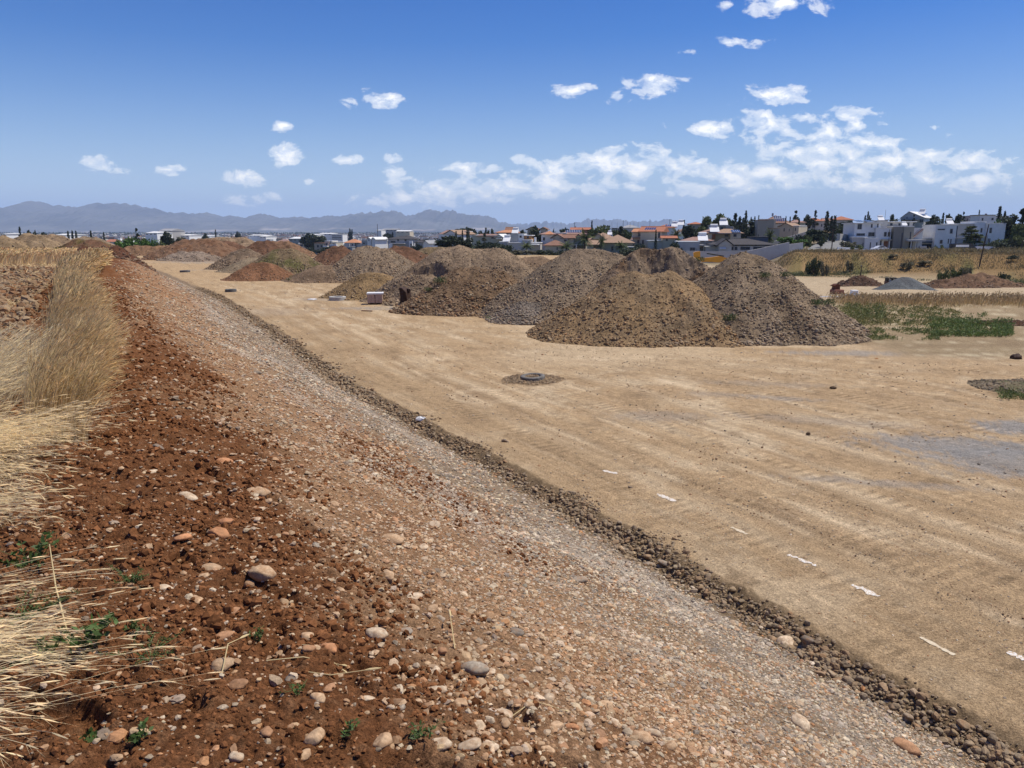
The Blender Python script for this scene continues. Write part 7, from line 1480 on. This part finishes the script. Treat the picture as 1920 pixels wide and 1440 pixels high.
pole(1487, 427, 236, 'thin dark pole in front of the grey boundary wall', .09)
pole(1621, 499, 117.5, 'short dark post stuck in the small mound below the bank', .09, name='post', cat='post')
pole(1077, 417, 460, 'floodlight mast on the skyline above the solar panel row', .16, True, name='floodlight_mast', cat='mast')
pole(1168, 413, 470, 'floodlight mast on the skyline above the pale hall', .16, True, name='floodlight_mast', cat='mast')
pole(1181, 417, 480, 'thin mast right of the skyline floodlight', .12, name='mast', cat='mast'); pole(1218, 411, 420, 'thin aerial mast over the cream house with solar panels', .10, name='mast', cat='mast')
pole(708, 420, 1150, 'tall thin mast on the far skyline', .5, name='mast', cat='mast'); pole(1255, 411, 420, 'lamp mast over the house with heaters', .12, True, name='lamp_mast', cat='mast')
pole(1657, 394, 300, 'pale aerial above the tan tower blocks', .07, name='mast', cat='mast')
for i, u in enumerate((1147, 1157, 1176, 1188, 1196)): pole(u, 416 + (i % 2), 490, ('leftmost', 'second', 'middle', 'fourth', 'rightmost')[i] + ' thin grey mast of the row above the pale hall', .07, name='mast', cat='mast')
# vehicles
def car(u, D, yaw, body, label, L=4.5, H=1.42, dz=.4):
    x = (u - 960) / 1468 * D; z = gz(x, D) + dz; root = empty('parked_car', (x, D, z), yaw); tag(root, label, 'car')
    pr = [(-L/2, .28), (-L/2 + .05, .62), (-L/2 + .35, .86), (-L/2 + 1.0, .93), (-L/2 + 1.55, H - .08), (-L/2 + 2.1, H), (.55, H - .03), (1.25, .98), (L/2 - .25, .80), (L/2, .58), (L/2 - .02, .28)]
    m_ = MB(); m_.prism(pr, -.86, .86); b_ = m_.build('body', body, root)
    gl = [(-L/2 + 1.15, .96), (-L/2 + 1.62, H - .14), (-L/2 + 2.1, H - .07), (.5, H - .10), (1.08, .98)]; MB().prism(gl, -.875, .875).build('side_windows', M_GLASS, root)
    MB().add([(.62, -.72, H - .06), (1.27, -.78, .99), (1.27, .78, .99), (.62, .72, H - .06)], [(0, 1, 2, 3)]).build('windscreen', M_GLASS, root)
    for (wx, wy) in ((-L/2 + .85, -.88), (L/2 - .85, -.88), (-L/2 + .85, .70), (L/2 - .85, .70)):
        w_ = MB().tube([(wx, wy, .32), (wx, wy + .18, .32)], .32, 18).build('wheel', M_BLK, root); MB().tube([(wx, wy - .01, .32), (wx, wy + .19, .32)], .19, 12).build('rim', M_ALU, w_)
    for wy in (-.62, .62): MB().cbox(L/2 - .10, L/2 + .01, wy - .18, wy + .18, .55, .70, .02).build('headlight', M_FRAMEW, root)
    return root
car(1653, 206, .10, M_CARW, 'white saloon car parked in front of the two storey white house')
car(1733, 209, 1.2, M_CARD, 'black car in front of the dark garage door')
x = (1809 - 960) / 1468 * 204; root = empty('minibus', (x, 204, gz(x, 204) + .35), .05); tag(root, 'black minibus parked below the dark hedge at the right', 'minibus')
MB().prism([(-3.2, .35), (-3.2, 2.0), (-3.05, 2.1), (1.5, 2.1), (2.0, 1.9), (2.7, 1.1), (3.2, .85), (3.25, .35)], -1, 1).build('body', M_CARD, root)
MB().prism([(-2.6, 1.2), (-2.6, 1.75), (.9, 1.75), (.9, 1.2)], -1.02, 1.02).build('side_windows', M_PLAST, root)
MB().add([(1.6, -.85, 2.08), (2.06, -.9, 1.88), (2.74, -.92, 1.1), (2.74, .92, 1.1), (2.06, .9, 1.88), (1.6, .85, 2.08)], [(1, 2, 3, 4)]).build('windscreen', M_GLASS, root)
for wx in (-2.1, 2.2):
    for wy in (-1.03, .82): w_ = MB().tube([(wx, wy, .36), (wx, wy + .2, .36)], .36, 16).build('wheel', M_BLK, root); MB().tube([(wx, wy - .01, .36), (wx, wy + .21, .36)], .2, 10).build('rim', M_ALU, w_)
# yellow excavator behind the heaps
D_ = 112.0; S = D_ / 1468; x0 = (1395 - 960) / 1468 * D_; g0 = gz(x0, D_); root = empty('excavator', (x0, D_, g0)); tag(root, 'yellow excavator whose folded arm shows between the two big heaps', 'excavator')
EX = lambda u: (u - 1395) * S; EZ = lambda v: at_depth(1395, v, D_).z - g0
def plate(name, pts, y0, y1, mat): return MB().prism([(EX(u), EZ(v)) for u, v in pts], y0, y1).build(name, mat, root)
plate('boom', [(1312, 484), (1330, 483), (1352, 480), (1366, 484), (1392, 497), (1392, 503), (1364, 490), (1350, 492), (1326, 491), (1314, 491)], -.28, .28, M_YEL)
plate('stick', [(1302, 474), (1305, 472), (1314, 471), (1315, 484), (1311, 487), (1303, 482)], -.22, .22, M_YEL)
MB().tube([(EX(1326), -.45, EZ(475)), (EX(1358), -.45, EZ(480))], .09, 8).build('hydraulic_cylinder', M_BLK, root)
MB().cbox(-2.2, 2.6, -1.25, 1.25, 1.1, 1.9, .1).build('body', M_YEL, root); MB().cbox(-2.1, -.6, .1, 1.2, 1.903, 2.5, .08).build('cab', M_GLASS, root)
for y_ in (-1.5, .9):
    tr_ = MB().prism([(-2.4, .3), (-2.1, .9), (2.1, .9), (2.4, .3), (2.0, -.05), (-2.0, -.05)], y_, y_ + .6).build('track', M_BLK, root)
# ------------------------------------------------------------------ haze
hb = MB().box(-18500, 18500, -18500, 18500, -60, 600)
m = bpy.data.materials.new('haze_air'); m.use_nodes = True; t = m.node_tree; t.nodes.clear()
mo = t.nodes.new('ShaderNodeOutputMaterial'); pv = t.nodes.new('ShaderNodeVolumePrincipled')
pv.inputs['Color'].default_value = (.54, .71, 1.0, 1); pv.inputs['Density'].default_value = 6.5e-5; pv.inputs['Anisotropy'].default_value = 0.0
t.links.new(pv.outputs[0], mo.inputs['Volume'])
tag(hb.build('haze', m), 'thin bluish haze filling the air', None, None, 'stuff')
